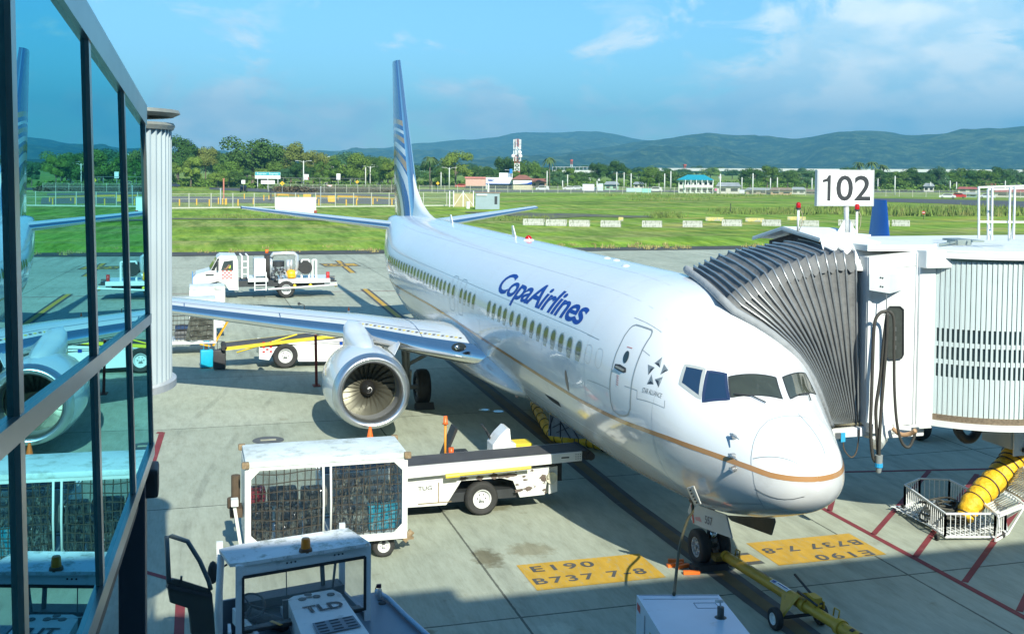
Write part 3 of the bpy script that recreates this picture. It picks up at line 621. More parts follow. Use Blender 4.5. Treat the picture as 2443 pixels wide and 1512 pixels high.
def rrect(x, ph, w, h, n=5, r=.9):   # rounded outline in (x, ph)
    t = sec(x); R_ = t[2]; out = []; rr = min(w, h)/2*r
    for cx_, cy_, a0 in ((w/2-rr, h/2-rr, 0), (-w/2+rr, h/2-rr, pi/2), (-w/2+rr, -h/2+rr, pi), (w/2-rr, -h/2+rr, 1.5*pi)):
        for k in range(n): a = a0+pi/2*k/(n-1); out.append((x+cx_+rr*cos(a), ph+(cy_+rr*sin(a))/R_))
    return out
def fan_on(path, lift, b, c):
    P = [FP(x, p_, lift) for x, p_ in path]; n = len(P); b.add(P+[FP(c[0], c[1], lift)], [(i, (i+1) % n, n) for i in range(n)])
allwin = [(x, SPH(x, WZ if x < 26 else WZ+(x-26)*.012)) for x, z in winX]
def window_on(x, ph, blank=False):
    b = MB(); path = rrect(x, ph, .285, .40); strip_on(path, .03 if not blank else .012, None, None, lift=.005, closed=True, b=b); w = b.build('window_frame', frameM if not blank else jetgrey, plane, True)
    if not blank: b = MB(); fan_on(rrect(x, ph, .262, .375), .0035, b, (x, ph)); b.build('window_pane', paneM, w, True)
blindM = mat('window_half_blind', (.40, .42, .36), .2, 0, .15, 3, spec=.6); wr = random.Random(8)
for x, ph in allwin:
    window_on(x, ph)
    if wr.random() < .75: b = MB(); hh_ = wr.choice((.10, .13, .17)); fan_on([(x+.10*c, ph-.09+hh_*.25*s_) for c, s_ in ((-1, -1), (1, -1), (1, 1), (-1, 1))], .0045, b, (x, ph-.09)); b.build('window_blind', blindM, plane)
for (u, v) in ((1520, 1220), (1680, 1280)):
    h = fhit((1950+u/3.78)*.59643, (1100+v/3.78)*.59643); window_on(h[0], SPH(h[0], WZ), True)
for i in range(0, len(allwin), 1): window_on(allwin[i][0], pi-allwin[i][1]) if i < 30 else None
seamM = mat('panel_seam', (.32, .36, .39), .5, .2, .05, 3); sealM = mat('door_seal', (.36, .40, .42), .4, .4, .06, 3)
# service door with its window and handle
dpix = [(655, 165), (760, 197), (865, 235), (872, 262), (850, 320), (740, 500), (690, 620), (640, 760), (605, 900), (585, 1050), (578, 1180), (575, 1290), (545, 1370), (500, 1388), (430, 1380), (345, 1310), (312, 1200), (300, 1050), (310, 880), (345, 690), (390, 540), (440, 430), (500, 310), (570, 215), (610, 180)]
path = [fhit(*cC(*q)) for q in dpix]
b = MB(); fan_on(dense(path, .1, True), .004, b, (sum(q[0] for q in path)/len(path), sum(q[1] for q in path)/len(path)))
P = dense(path, .1, True)
door = strip_on(P, .035, 'service_door', sealM, closed=True)
b = MB(); h = fhit(*cC(520, 595)); pth = [(h[0]+.085*cos(a), h[1]+.065*sin(a)) for a in np.linspace(0, 2*pi, 20, endpoint=False)]; fan_on(pth, .006, b, h); b.build('door_window', darkglass, door, True)
b = MB(); hp = [fhit(*cC(*q)) for q in ((375, 688), (440, 695), (520, 745), (520, 800), (490, 810), (420, 780), (362, 740))]; b.add([FP(*q, .006) for q in hp], [tuple(range(len(hp)))]); b.build('handle_recess', darkm, door)
b = MB(); q0, q1 = FP(*fhit(*cC(400, 725)), .02), FP(*fhit(*cC(495, 775)), .02); b.bar(q0, q1, .045, .03); b.build('handle', steel, door)
redtxt = mat('pink_lettering', (.55, .25, .26), .5)
for i in range(5):
    q = cC(412-i*2, 850+i*30); h = fhit(*q); b = MB(); strip_on([(h[0]+.05, h[1]), (h[0]-.03, h[1])], .018, None, None, lift=.006, b=b); b.build('door_placard', redtxt, door)
h0, h1 = fhit(*cC(535, 460)), fhit(*cC(605, 480)); strip_on([h0, h1], .018, 'door_placard', redtxt, parent=door, lift=.006)
# overwing exits
for i in (18, 17):
    x, ph = allwin[i][0], allwin[i][1]; strip_on(dense(rrect(x+(.05 if i == 18 else -.02), ph-.02, .56, 1.05, 4, .45), .15, True), .02, 'overwing_exit', sealM, closed=True)
# seams
for pix in (((632, 68), (995, 263)), ((0, 293), (160, 365)), ((743, 502), (840, 580)), ((0, 905), (295, 1028)), ((500, 985), (668, 1045)), ((668, 1045), (665, 1155)), ((665, 1155), (1035, 1280)), ((1035, 1280), (1040, 1180))):
    hs = [fhit(*cC(*q)) for q in pix]; strip_on(dense(hs, .2), .012, 'panel_seam', seamM, lift=.003)
strip_on(dense([fhit(1184, 600+34), fhit(1600, 846)], .4) if fhit(1184, 634) else [], .012, 'panel_seam', seamM, lift=.003) if False else None
hl = fhit((1500+1300/1.779)*.59643, (850+770/1.779)*.59643)
strip_on([(x, hl[1]) for x in np.arange(5.6, 30, .5)], .010, 'panel_seam', seamM, lift=.003)
seamL = mat('faint_seam', (.56, .60, .63), .4, 0, .1, 6)
for x in (3.05, 5.75, 8.4, 11.2, 13.9, 16.6, 19.0, 20.9, 23.2, 25.4, 27.6, 29.8, 31.6): strip_on([(x, a) for a in np.linspace(-.9, pi+.9, 60)], .011, 'panel_seam', seamL, lift=.003)
for a_ in (.95, 1.32, 1.75, -.62): strip_on([(x, a_) for x in np.arange(3.2, 31, .6)], .010, 'panel_seam', seamL, lift=.0032)
# radome joint ring and lightning strips
def pix4(u, v): return ((2500+u/1.68)*.59643, (1300+v/1.68)*.59643)
rj = [fhit(*pix4(*q)) for q in ((1160, 583), (1060, 595), (965, 640), (905, 700), (870, 770), (852, 850), (850, 960), (862, 1010), (885, 1110), (915, 1190), (950, 1240))]
xr = [h[0] for h in rj if h]; print('radome x', [round(q, 2) for q in xr])
ringp = [(h[0], h[1]) for h in rj if h and h[1] < 1.5]; ringp = [(h[0], pi-h[1]) for h in reversed(ringp)]+[(ringp[0][0], pi/2)]+ringp
strip_on(dense(ringp, .15), .014, 'radome_joint', seamM, lift=.003)
for a_, b_ in (((860, 897), (1203, 960)), ((875, 1098), (1205, 1150)), ((1163, 597), (1345, 870)), ((680, 1195), (915, 1200))):
    strip_on(dense([fhit(*pix4(*a_)), fhit(*pix4(*b_))], .1), .014, 'lightning_strip', seamM if a_[1] != 1098 else steel, lift=.006)
# ---- cockpit windows
cg = mat('cockpit_glass', (.055, .065, .05), .04, 0, .35, 1.2, spec=1.); cgb = mat('cockpit_side_glass', (.015, .04, .09), .03, 0, .1, 1, spec=1.)
cfr = mat('cockpit_frame', (.50, .53, .52), .4, .3, .05, 4); cfb = mat('cockpit_blue_frame', (.03, .055, .13), .35, .2, .05, 4)
def cpane(pix, m, fm, fw, edges_close=True, sub=6):
    q = [pix4(*c) for c in pix]; hs = [fhit(*c) for c in q]
    if any(h is None for h in hs): print('cp miss', pix); return
    w = strip_on(dense(hs, .06, True), fw, 'cockpit_window', fm, lift=.008, closed=True)
    b = MB(); g_ = []
    for i in range(sub+1):
        row = []
        for j in range(sub+1):
            s, t = i/sub, j/sub; h = [(hs[0][k]*(1-s)*(1-t)+hs[1][k]*s*(1-t)+hs[2][k]*s*t+hs[3][k]*(1-s)*t) for k in (0, 1)]; row.append(FP(h[0], h[1], .006))
        g_.append(row)
    b.grid(g_); b.build('pane', m, w, True)
    return w, hs
w1 = cpane([(697, 348), (1013, 352), (1058, 497), (712, 487)], cg, darkm, .025)
w2 = cpane([(557, 312), (678, 330), (699, 500), (526, 514)], cgb, cfb, .05)
w3 = cpane([(406, 272), (534, 298), (506, 492), (372, 392)], cgb, cfr, .06)
w4 = cpane([(1058, 352), (1212, 326), (1282, 465), (1112, 498)], cg, darkm, .025)
for w in ():      # the same two side windows on the port side
    hs = [(h[0], pi-h[1]) for h in w[1]]
    o = strip_on(dense(hs, .06, True), .05, 'cockpit_window', cfr, lift=.008, closed=True); b = MB(); b.grid([[FP(*[(hs[0][k]*(1-s)*(1-t)+hs[1][k]*s*(1-t)+hs[2][k]*s*t+hs[3][k]*(1-s)*t) for k in (0, 1)], .006) for t in (0, .25, .5, .75, 1)] for s in (0, .25, .5, .75, 1)]); b.build('pane', cgb, o, True)
for pts_ in (((735, 468), (850, 482), (945, 528)), ((1165, 475), (1225, 470), (1240, 512))):
    b = MB(); P = [FP(*fhit(*pix4(*q)), .035) for q in pts_]; b.tube(P, .012, 6); b.bar(P[0], P[1], .03, .015); b.build('wiper', darkm, plane)
# ---- pitot probes, vanes and small antennas
for (u, v, l) in ((735, 752, .26), (730, 878, .26), (738, 963, .12)):
    h = fhit(*pix4(u, v)); q = FP(*h); n_ = FN(*h); b = MB(); b.tube([q, q+n_*.10], [.05, .03], 10); b.tube([q+n_*.10+Vector((.05, 0, 0)), q+n_*.12+Vector((-l, 0, -.02))], [.02, .008], 8); b.build('pitot_probe', steel, plane, 40)
for (x, hgt, c_, m_) in ((17.3, .34, .30, jetwhite), (25.6, .30, .22, jetwhite)):
    t = sec(x)[0]; b = MB(); b.prism([(x-.15, t-.03), (x+.25, t-.03), (x+.33, t+hgt), (x+.2, t+hgt)], 1, -.015, .015); b.build('blade_antenna', m_, plane)
t = sec(15.9)[0]; b = MB(); b.lathe([(.17, 0), (.15, .05), (.11, .06)], 20, Matrix.Translation((15.9, 0, t-.02))); bz = b.build('beacon_base', jetwhite, plane, True); b = MB(); b.lathe([(.11, .04), (.10, .10), (.06, .15), (.001, .17)], 20, Matrix.Translation((15.9, 0, t-.02))); b.build('red_beacon', redlens, plane, True)
for x, y in ((9.6, 0.), (9.0, .0), (7.8, .25)):
    t = FP(x, pi/2-.0-y/2); b = MB(); b.ball((t.x, t.y, t.z-.02), .16, (1, .6, .35)); b.build('antenna_dome', jetwhite, plane, True)
h = fhit(1562, 639); 
for (u, v, r_) in ((1352, 908, .13), (1380, 930, .03)):
    h = fhit(u, v)
    if r_ > .1:
        b = MB(); R_ = sec(h[0])[2]; fan_on([(h[0]+.085*cos(a), h[1]+.19/R_*sin(a)) for a in np.linspace(0, 2*pi, 20, endpoint=False)], .004, b, h); b.build('outflow_port', mat('port_metal', (.25, .22, .2), .4, .4), plane, True)
# ---- wing body fairing
b = MB(); g_ = []
for i in range(41):
    t = i/40; x = 11.6+12.2*t; e = sin(pi*t)**.42 if 0 < t < 1 else 0
    g_.append([(x, (1.35+.80*e)*cos(a), 1.85+.12*e+(.45+.72*e)*sin(a)*(.55 if a > pi else .9)) for a in np.linspace(0, 2*pi, 49)])
b.grid(g_); b.build('belly_fairing', jetgrey, plane, True)
# ---- wings
AF = [(0, 0), (.004, .16), (.012, .27), (.03, .42), (.07, .60), (.14, .80), (.24, .95), (.36, 1.), (.5, .92), (.65, .72), (.8, .44), (.92, .18), (1, .02)]
def airfoil(le, te, t, zle, zte, dy=0):
    up = [(le+(te-le)*a, zle+(zte-zle)*a+t*.62*b_) for a, b_ in AF]; dn = [(le+(te-le)*a, zle+(zte-zle)*a-t*.38*b_) for a, b_ in AF]
    return up, dn
wingm = mat('wing_grey', (.70, .73, .75), .22, .15, .04, .8, coat=.4, spec=.6, dirt=(.45, .47, .47), dscale=1., dlim=(.6, .95))
WS = [(1.0, 13.2, 21.8, 2.20, 1.05), (1.9, 14.15, 21.8, 2.27, 1.0), (3.15, 15.5, 22.0, 2.38, .86), (4.5, 16.95, 22.3, 2.54, .74), (5.1, 17.7, 22.1, 2.57, .70), (7.6, 19.15, 22.9, 2.80, .55), (10.2, 20.65, 23.8, 3.04, .45), (13.6, 22.3, 24.9, 3.42, .33), (17.7, 23.5, 25.6, 3.85, .22)]
def wing(s):
    gU, gD, gL = [], [], []
    for y, le, te, z, t in WS:
        u_, d_ = airfoil(le, te, t, z, z-.10*(te-le)*.1)
        gU.append([(x, s*y, zz) for x, zz in u_[4:]]); gD.append([(x, s*y, zz) for x, zz in d_[4:]])
        gL.append([(x, s*y, zz) for x, zz in reversed(d_[:5])]+[(x, s*y, zz) for x, zz in u_[1:5]])
    b = MB(); b.grid(gU); b.grid(gD); w = b.build('wing', wingm, plane, True)
    b = MB(); b.grid(gL); b.build('leading_edge', chrome, w, True)
    # panel lines on the upper skin, slat joints
    b = MB()
    def up_at(y, a):
        ys_ = [q[0] for q in WS]; le, te, z, t = [float(np.interp(y, ys_, [q[k] for q in WS])) for k in (1, 2, 3, 4)]
        bb = float(np.interp(a, [q[0] for q in AF], [q[1] for q in AF])); return Vector((le+(te-le)*a, s*y, z-.01*(te-le)*a+t*.62*bb+.006))
    for a in (.16, .62, .75): 
        P = [up_at(y, a) for y in np.linspace(2.6, 16.2, 24)]; [b.bar(P[i], P[i+1], .022, .004) for i in range(len(P)-1)]
    for y in (6.9, 9.7, 12.6): P = [up_at(y, a) for a in (.07, .1, .14, .16)]; [b.bar(P[i], P[i+1], .03, .01) for i in range(3)]
    P = [up_at(3.15, a) for a in np.linspace(.07, .6, 8)]; [b.bar(P[i], P[i+1], .02, .004) for i in range(7)]
    b.build('panel_line', inkm if False else mat('blue_grey_line', (.06, .12, .22), .5), w)
    # walkway hatching by the root
    if s > 0:
        b = MB(); b2 = MB()
        for i in range(26):
            y = 2.15+i*.105; q0, q1 = up_at(y, .115), up_at(y+.055, .115); (b if i % 2 else b2).bar(q0+Vector((0, 0, .004)), q1+Vector((0, 0, .004)), .09, .006)
        b.build('hatched_line', yelbright, w); b2.build('hatched_line', inkm, w)
    for y, l in ((6.9, 2.6), (10.6, 2.2), (14, 1.6)):   # flap track fairings
        z = float(np.interp(y, [q[0] for q in WS], [q[3] for q in WS])); te = float(np.interp(y, [q[0] for q in WS], [q[2] for q in WS])); b = MB(); b.ball((te-.4, s*y, z-.26), 1, (l/2, .14, .17), 3); b.build('flap_track_fairing', wingm, w, True)
    # winglet
    gA, gB = [], []
    for k in range(9):
        t = k/8; ang = t*radians(72) if t < .35 else radians(72); yy = 17.7+(.45*sin(min(t, .35)/.35*radians(72))) + (max(0, t-.35)*2.35*cos(radians(74))); zz = 3.85+.45*(1-cos(min(t, .35)/.35*radians(72)))+max(0, t-.35)*3.35
        le = 23.5+t*1.5; te = 25.6+t*.35; th = .14*(1-t)+.05; gA.append([(le+(te-le)*a, s*(yy-th*b_), zz+.02) for a, b_ in AF]); gB.append([(le+(te-le)*a, s*(yy+th*b_*.6), zz) for a, b_ in AF])
    b = MB(); b.grid(gA); b.grid(gB); b.build('winglet', mat('tail_blue', (.015, .09, .36), .25, 0, .04, 1, coat=.5), w, True)
    b = MB(); b.grid([[q for q in (gA[k][0], gA[k][1])]+[gB[k][1]] for k in range(9)]); b.build('winglet_edge', chrome, w, True)
    return w
ws_ = wing(1); wp_ = wing(-1)
# landing light in the root
b = MB(); q = PLN(1096, 829, 1, 2.42); b.ball((q.x+.07, q.y, q.z), .17, (.55, 1.25, .75), 3); b.build('landing_light_housing', mat('lamp_recess', (.03, .04, .045), .08, .3, .1, 2), ws_, True)
b = MB(); q = PLN(1090, 828, 1, 2.5); b.ball((q.x-.03, q.y, q.z), .07, (.6, 1, 1), 2); b.build('landing_light', chrome, ws_, True)
# ---- engines
EY, EZ = 4.83, 1.47
cowlm = mat('cowl_paint', (.74, .77, .79), .2, .1, .03, .8, coat=.5, dirt=(.5, .5, .48), dlim=(.6, .95)); lipm = mat('polished_lip', (.66, .68, .70), .30, .95, .05, 1.5)
linerm = mat('inlet_liner', (.30, .31, .32), .45, .3, .06, 2); blade = mat('fan_blade', (.15, .145, .11), .42, .6, .1, 3)
def engine(s):
    X0 = 14.28; R = Matrix.Translation((X0, s*EY, EZ)) @ Matrix.Rotation(radians(2.0), 4, 'Y') @ Matrix.Rotation(pi/2, 4, 'Y') @ Matrix.Rotation(pi/2, 4, 'Z')
    def flat(bb):   # flattened underside of the nacelle
        V = []
        for v in bb.v:
            dz = v[2]-EZ
            if dz < -.3: dz = -.3+(dz+.3)*.93
            V.append((v[0], v[1], EZ+dz))
        bb.v = V; return bb
    n = thing_part('engine', plane)
    b = MB(); b.lathe([(.80, .42), (.775, .30), (.79, .16), (.84, .05), (.90, -.01), (.955, .0), (1.0, .06), (1.035, .17), (1.055, .28)], 64, R); flat(b).build('inlet_lip', lipm, n, True)
    b = MB(); b.lathe([(1.057, .28), (1.09, .55), (1.125, .95), (1.14, 1.5), (1.12, 2.1), (1.04, 2.8), (.93, 3.4), (.88, 3.45)], 64, R); flat(b).build('cowling', cowlm, n, True)
    b = MB(); b.lathe([(.80, .42), (.80, .98)], 48, R); flat(b).build('inlet_liner', linerm, n, True)
    b = MB(); b.lathe([(.80, .92), (.785, .94), (.80, .97)], 48, R); b.build('abradable_ring', mat('pale_ring_metal', (.5, .47, .3), .5), n, True)
    b = MB(); b.lathe([(.80, 1.12), (.001, 1.12)], 32, R); b.build('fan_back', mat('engine_dark', (.012, .012, .012), .9), n)
    for k in range(24):
        b = MB(); rows = []
        for i in range(7):
            r_ = .22+.56*i/6; tw = radians(25+38*i/6); ch = .09+.08*i/6; a0 = 2*pi*k/24+.10*(i/6)**2
            row = []
            for j in range(5):
                c_ = (j/4-.5)*ch*2; a = a0+c_*sin(tw)/r_; row.append(R @ Vector((r_*cos(a), r_*sin(a), 1.0+c_*cos(tw)*.5)))
            rows.append(row)
        b.grid(rows); b.build('fan_blade', blade, n, True)
    b = MB(); b.lathe([(.22, 1.0), (.21, .9), (.15, .76), (.07, .67), (.001, .64)], 32, R); sp_ = b.build('spinner', mat('spinner_black', (.02, .02, .02), .35), n, True)
    b = MB(); A, B_ = [], []
    for i in range(26):     # white swirl painted on the cone
        a = .4+i/25*4.9; r_ = .035+.075*i/25; wd = .030*(1-i/30); 
        for lst, rr in ((A, r_-wd/2), (B_, r_+wd/2)):
            z = float(np.interp(rr, [0, .07, .15, .21], [.64, .67, .76, .9]))-.004; lst.append(R @ Vector((rr*cos(a), rr*sin(a), z)))
    b.add(A+B_, [(i, i+1, i+27, i+26) for i in range(25)]); b.build('spinner_swirl', mat('swirl_white', (.8, .8, .8), .4), sp_)
    b = MB(); b.lathe([(.70, 3.3), (.66, 3.8), (.52, 4.2), (.45, 4.3), (.2, 4.4), (.001, 4.8)], 32, R); b.build('exhaust_nozzle', steel, n, True)
    # strake
    b = MB(); q = Vector((X0+1.2, s*(EY-.80), EZ+.80)); b.add([q, q+Vector((1.1, 0, .0)), q+Vector((1.1, -s*.26, .27)), q+Vector((.45, -s*.24, .25)), q+Vector((0, .012, .0)), q+Vector((1.1, .012, .02)), q+Vector((1.1, -s*.26+.012, .29)), q+Vector((.45, -s*.24+.012, .27))], [(0, 1, 2, 3), (7, 6, 5, 4), (0, 4, 5, 1), (1, 5, 6, 2), (2, 6, 7, 3), (3, 7, 4, 0)]); b.build('strake', cowlm, n)
    # pylon
    b = MB(); g_ = []
    for x, z0, z1, w in ((X0+.62, 2.42, 2.48, .06), (X0+1.0, 2.40, 2.58, .20), (X0+1.6, 2.35, 2.66, .30), (X0+2.3, 2.3, 2.72, .35), (X0+2.9, 2.25, 2.79, .38), (X0+3.4, 2.2, 2.90, .36), (X0+4.2, 2.2, 2.94, .2), (X0+4.9, 2.2, 2.90, .04)):
        g_.append([(x, s*EY-w, z0), (x, s*EY-w*.95, z1-.10), (x, s*EY-w*.55, z1), (x, s*EY+w*.55, z1), (x, s*EY+w*.95, z1-.10), (x, s*EY+w, z0)])
    b.grid(g_); b.build('pylon', cowlm, n, True)
def thing_part(name, parent):
    o = bpy.data.objects.new(name, None); COL.objects.link(o); o.parent = parent; return o
engine(1); engine(-1)
# ---- tail
tailblue = bpy.data.materials.new('tail_livery'); tailblue.use_nodes = True
def _tl(m):
    nt = m.node_tree; b = nt.nodes['Principled BSDF']; b.inputs['Roughness'].default_value = .22; b.inputs['Coat Weight'].default_value = .5
    g = N(nt, 'ShaderNodeNewGeometry'); sp = N(nt, 'ShaderNodeSeparateXYZ'); L(nt, g.outputs['Position'], sp.inputs[0])
    def rad(cx, cz): 
        dx = ma(nt, 'MULTIPLY', ma(nt, 'SUBTRACT', sp.outputs['X'], cx), .7); dz = ma(nt, 'SUBTRACT', sp.outputs['Z'], cz); return ma(nt, 'SQRT', ma(nt, 'ADD', ma(nt, 'MULTIPLY', dx, dx), ma(nt, 'MULTIPLY', dz, dz)))
    r_ = ma(nt, 'DIVIDE', rad(36.8, 4.6), 8.)
    B_, Wt, Gd, Dk = (.012, .085, .32), (.72, .76, .8), (.48, .27, .11), (.02, .05, .16)
    st = [(0, Dk), (.15, Wt), (.18, Dk), (.262, Wt), (.306, B_), (.38, Wt), (.425, B_), (.437, Gd), (.465, B_), (.487, Wt), (.512, B_), (.537, Gd), (.562, B_), (.581, Wt), (.594, B_), (.619, Gd), (.646, B_)]
    L(nt, ramp(nt, r_, st, 'CONSTANT'), b.inputs['Base Color'])
_tl(tailblue)
def vsurf(rows, name, m, parent, le_m=None, le_name='leading_edge'):   # rows: (z, le, te, halfthickness)
    A, B_, Lr = [], [], []
    for z, le, te, h in rows:
        P = [(le+(te-le)*a, h*b_, z) for a, b_ in AF]; A.append(P[4:]); B_.append([(x, -y, z_) for x, y, z_ in P[4:]]); Lr.append([(x, -y, z_) for x, y, z_ in reversed(P[:5])]+P[1:5])
    b = MB(); b.grid(A); b.grid(B_); b.add([A[-1][i] for i in range(len(A[-1]))]+[B_[-1][i] for i in range(len(A[-1])-1, -1, -1)], [tuple(range(2*len(A[-1])))]); o = b.build(name, m, parent, 50)
    b = MB(); b.grid(Lr); b.build(le_name, le_m or chrome, o, True); return o
vsurf([(5.2, 31.9, 37.5, .36), (7.3, 33.3, 37.75, .30), (9.5, 34.7, 38.05, .23), (11.5, 35.95, 38.3, .17), (12.55, 36.6, 38.45, .14)], 'fin', tailblue, plane)
b = MB(); g_ = []
for x, z, w in ((28.3, 5.44, .03), (29.6, 5.62, .10), (31., 5.98, .16), (32.2, 6.6, .17), (33.1, 7.25, .10)): g_.append([(x, -w-.05, 5.25), (x, -w*.6, (5.25+z)/2), (x, 0, z), (x, w*.6, (5.25+z)/2), (x, w+.05, 5.25)])
b.grid(g_); b.build('dorsal_fin', jetwhite, plane, True)
for s in (1, -1):
    gU, gD, gL = [], [], []
    for y, le, te, z, t in ((.4, 32.9, 37.2, 4.80, .42), (1.3, 33.5, 37.35, 4.90, .38), (4.2, 35.4, 38.0, 5.22, .27), (7.17, 37.35, 38.75, 5.56, .14)):
        u_, d_ = airfoil(le, te, t, z, z); gU.append([(x, s*y, zz) for x, zz in u_[4:]]); gD.append([(x, s*y, zz) for x, zz in d_[4:]]); gL.append([(x, s*y, zz) for x, zz in reversed(d_[:5])]+[(x, s*y, zz) for x, zz in u_[1:5]])
    b = MB(); b.grid(gU); b.grid(gD); o = b.build('stabilizer', wingm, plane, True); b = MB(); b.grid(gL); b.build('leading_edge', chrome, o, True)
# ---- landing gear
gearm = mat('gear_grey', (.35, .36, .36), .5, .3, .15, 4, dirt=(.1, .08, .06), dlim=(.5, .8)); hubm = mat('wheel_hub_white', (.55, .56, .56), .45, .2, .08, 5, dirt=(.35, .12, .08), dscale=8, dlim=(.6, .75))
def gear_wheel(x, y, r, w, parent):
    b = MB(); b.wheel((x, y, r), r, w); t = b.build('tyre', rubber, parent, 40); b = MB(); b.rim((x, y, r), r*.56, w*.8)
    for k in range(8): a = 2*pi*k/8; b.box((x+r*.36*cos(a)-.015, y-w*.46, r+r*.36*sin(a)-.015), (x+r*.36*cos(a)+.015, y+w*.46, r+r*.36*sin(a)+.015))
    b.build('hub', hubm, parent, 40)
ng = thing_part('nose_gear', plane)
for s in (1, -1): gear_wheel(4.01, s*.21, .345, .20, ng)
b = MB(); b.tube([(4.01, -.3, .345), (4.01, .3, .345)], .04, 10); b.tube([(4.01, 0, .3), (3.98, 0, .95)], .055, 12); b.tube([(3.98, 0, .9), (3.95, 0, 1.7)], .085, 12); b.tube([(3.95, 0, 1.15), (4.9, 0, 1.5)], .04, 8); b.bar((3.85, 0, .5), (3.8, 0, .9), .12, .05); b.tube([(3.80, -.07, .88), (3.80, .07, .88)], .05, 10); b.build('strut', gearm, ng, 40)
b = MB(); b.ball((3.83, .0, .62), .08, (.6, 1, 1)); b.build('taxi_light', chrome, ng, True)
dm = mat('gear_door', (.50, .51, .51), .4, .1, .06, 2)
def c9(u, v): return ((2500+u/2.207)*.59643, (1850+v/2.207)*.59643)
for s, pix, yv in ((1, [(580, 350), (890, 460), (940, 665), (690, 575), (600, 535), (553, 430)], .46), (-1, [(905, 462), (1325, 487), (1333, 520), (1300, 637), (950, 510)], -.52)):
    P = [PLN(*c9(*q), 1, yv) for q in pix]; n = len(P); b = MB(); b.add(P+[q+Vector((0, -.03*s, 0)) for q in P], [tuple(range(n)), tuple(range(2*n-1, n-1, -1))]+[(i, i+n, (i+1) % n+n, (i+1) % n) for i in range(n)]); d_ = b.build('nose_gear_door', dm if s > 0 else mat('gear_door_inner', (.16, .15, .12), .6, .1, .15, 5), ng)
    if s > 0:
        c0 = PLN(*c9(737, 510), 1, yv+.006); e = PLN(*c9(790, 530), 1, yv+.006); put_text('557', c0, (e-c0), (0, 0, 1), .15, mat('grey_numeral', (.16, .15, .18), .5), 'number', d_, offset=.02)
        P = [PLN(*c9(*q), 1, yv+.006) for q in ((580, 370), (590, 365), (612, 530), (600, 535))]; b = MB(); b.add(P, [(0, 1, 2, 3)]); b.build('red_line', red, d_)
b = MB(); P = [PLN(*c9(*q), 1, .462) for q in ((615, 478), (660, 478), (680, 525), (625, 505))]; b.add(P, [(0, 1, 2, 3)]); b.build('placard', redtxt, ng)
for s in (1, -1):
    mg = thing_part('main_gear', plane); 
    for dy in (-.43, .43): gear_wheel(19.35, s*(2.86)+dy, .565, .40, mg)
    b = MB(); b.tube([(19.35, s*2.3, .565), (19.35, s*3.4, .565)], .07, 10); b.tube([(19.35, s*2.86, .5), (19.3, s*2.95, 1.3)], .09, 12); b.tube([(19.3, s*2.95, 1.2), (19.2, s*3.05, 2.3)], .13, 12); b.tube([(19.3, s*2.9, 1.3), (19.4, s*1.4, 2.0)], .06, 8); b.tube([(19.35, s*2.86, .7), (18.9, s*2.95, 1.9)], .03, 6); b.bar((19.1, s*2.86, .75), (18.8, s*2.9, 1.2), .05, .1); b.build('strut', gearm, mg, 40)
    b = MB(); b.prism([(18.7, 1.0), (19.9, 1.0), (20.0, 2.1), (18.6, 2.1)], 1, s*3.52, s*3.56); b.build('gear_door', dm, mg)
# orange smear marks, drain mast, painted-on dark cargo opening with net
b = MB(); q0, q1 = PLN(1237, 925, 1, .3), PLN(1228, 950, 1, .3); b.prism([(q0.x-.12, 1.22), (q0.x+.2, 1.22), (q0.x+.32, .80), (q0.x+.1, .80)], 1, .28, .31); b.build('drain_mast', mat('mast_red_white', (.6, .45, .42), .4), plane)
def c11(u, v): return ((1900+u/2.52)*.59643, (1400+v/2.52)*.59643)
pth = [fhit(*c11(*q)) for q in ((705, 440), (775, 478), (845, 522), (872, 575), (800, 530), (748, 490))]
if all(pth):
    b = MB(); b.add([FP(*q, .005) for q in pth], [tuple(range(len(pth)))]); b.build('painted_cargo_opening', mat('painted_hold_shade', (.02, .022, .025), .9), plane)  # flat dark decal on the skin, paints the shade inside the open hold
netm = mat('net_fabric', (.12, .14, .16), .9, 0, .15, 6)
P = [PLN(*c11(*q), 1, .55) for q in ((765, 480), (735, 862), (1060, 895), (1200, 880), (900, 500))]
nt_ = thing_part('cargo_net', plane); b = MB(); b.add(P+[q+Vector((0, -.02, 0)) for q in P], [(0, 1, 2, 3, 4), (9, 8, 7, 6, 5)]); b.build('curtain', netm, nt_)
strap = mat('dark_strap', (.02, .03, .05), .9); b = MB()
for a_, c_ in (((770, 500), (760, 860)), ((840, 520), (745, 790)), ((860, 570), (860, 890)), ((930, 700), (780, 780)), ((960, 770), (820, 830)), ((900, 640), (1040, 890)), ((850, 700), (960, 890)), ((765, 600), (870, 560))):
    p0, p1 = PLN(*c11(*a_), 1, .565), PLN(*c11(*c_), 1, .565); b.bar(p0, p1, .022, .012)
b.build('strap', strap, nt_)
# ground power receptacle panel with plug
h = fhit(*c9(655, 240)); q = FP(*h); n_ = FN(*h)
hp = [fhit(*c9(*c_)) for c_ in ((598, 175), (660, 160), (712, 300), (655, 322))]; 
b = MB(); V = [FP(*c_, .16) for c_ in hp]; b.add(V+[v-n_*.02 for v in V], [(0, 1, 2, 3), (7, 6, 5, 4), (0, 4, 5, 1), (1, 5, 6, 2), (2, 6, 7, 3), (3, 7, 4, 0)]); pnl = b.build('power_panel', white, plane)
b = MB()
for u, v in ((632, 190), (640, 215), (655, 240), (665, 262), (680, 285)): a_ = FP(*fhit(*c9(u, v)), .166); b.ball(a_, .02, (1, 1, 1), 1)
b.build('placard', inkm, pnl)
PLUG = FP(*fhit(*c9(625, 285)), .10)
b = MB(); b.tube([PLUG+n_*.05, PLUG-n_*.1], .05, 10); b.build('power_plug', darkm, plane)
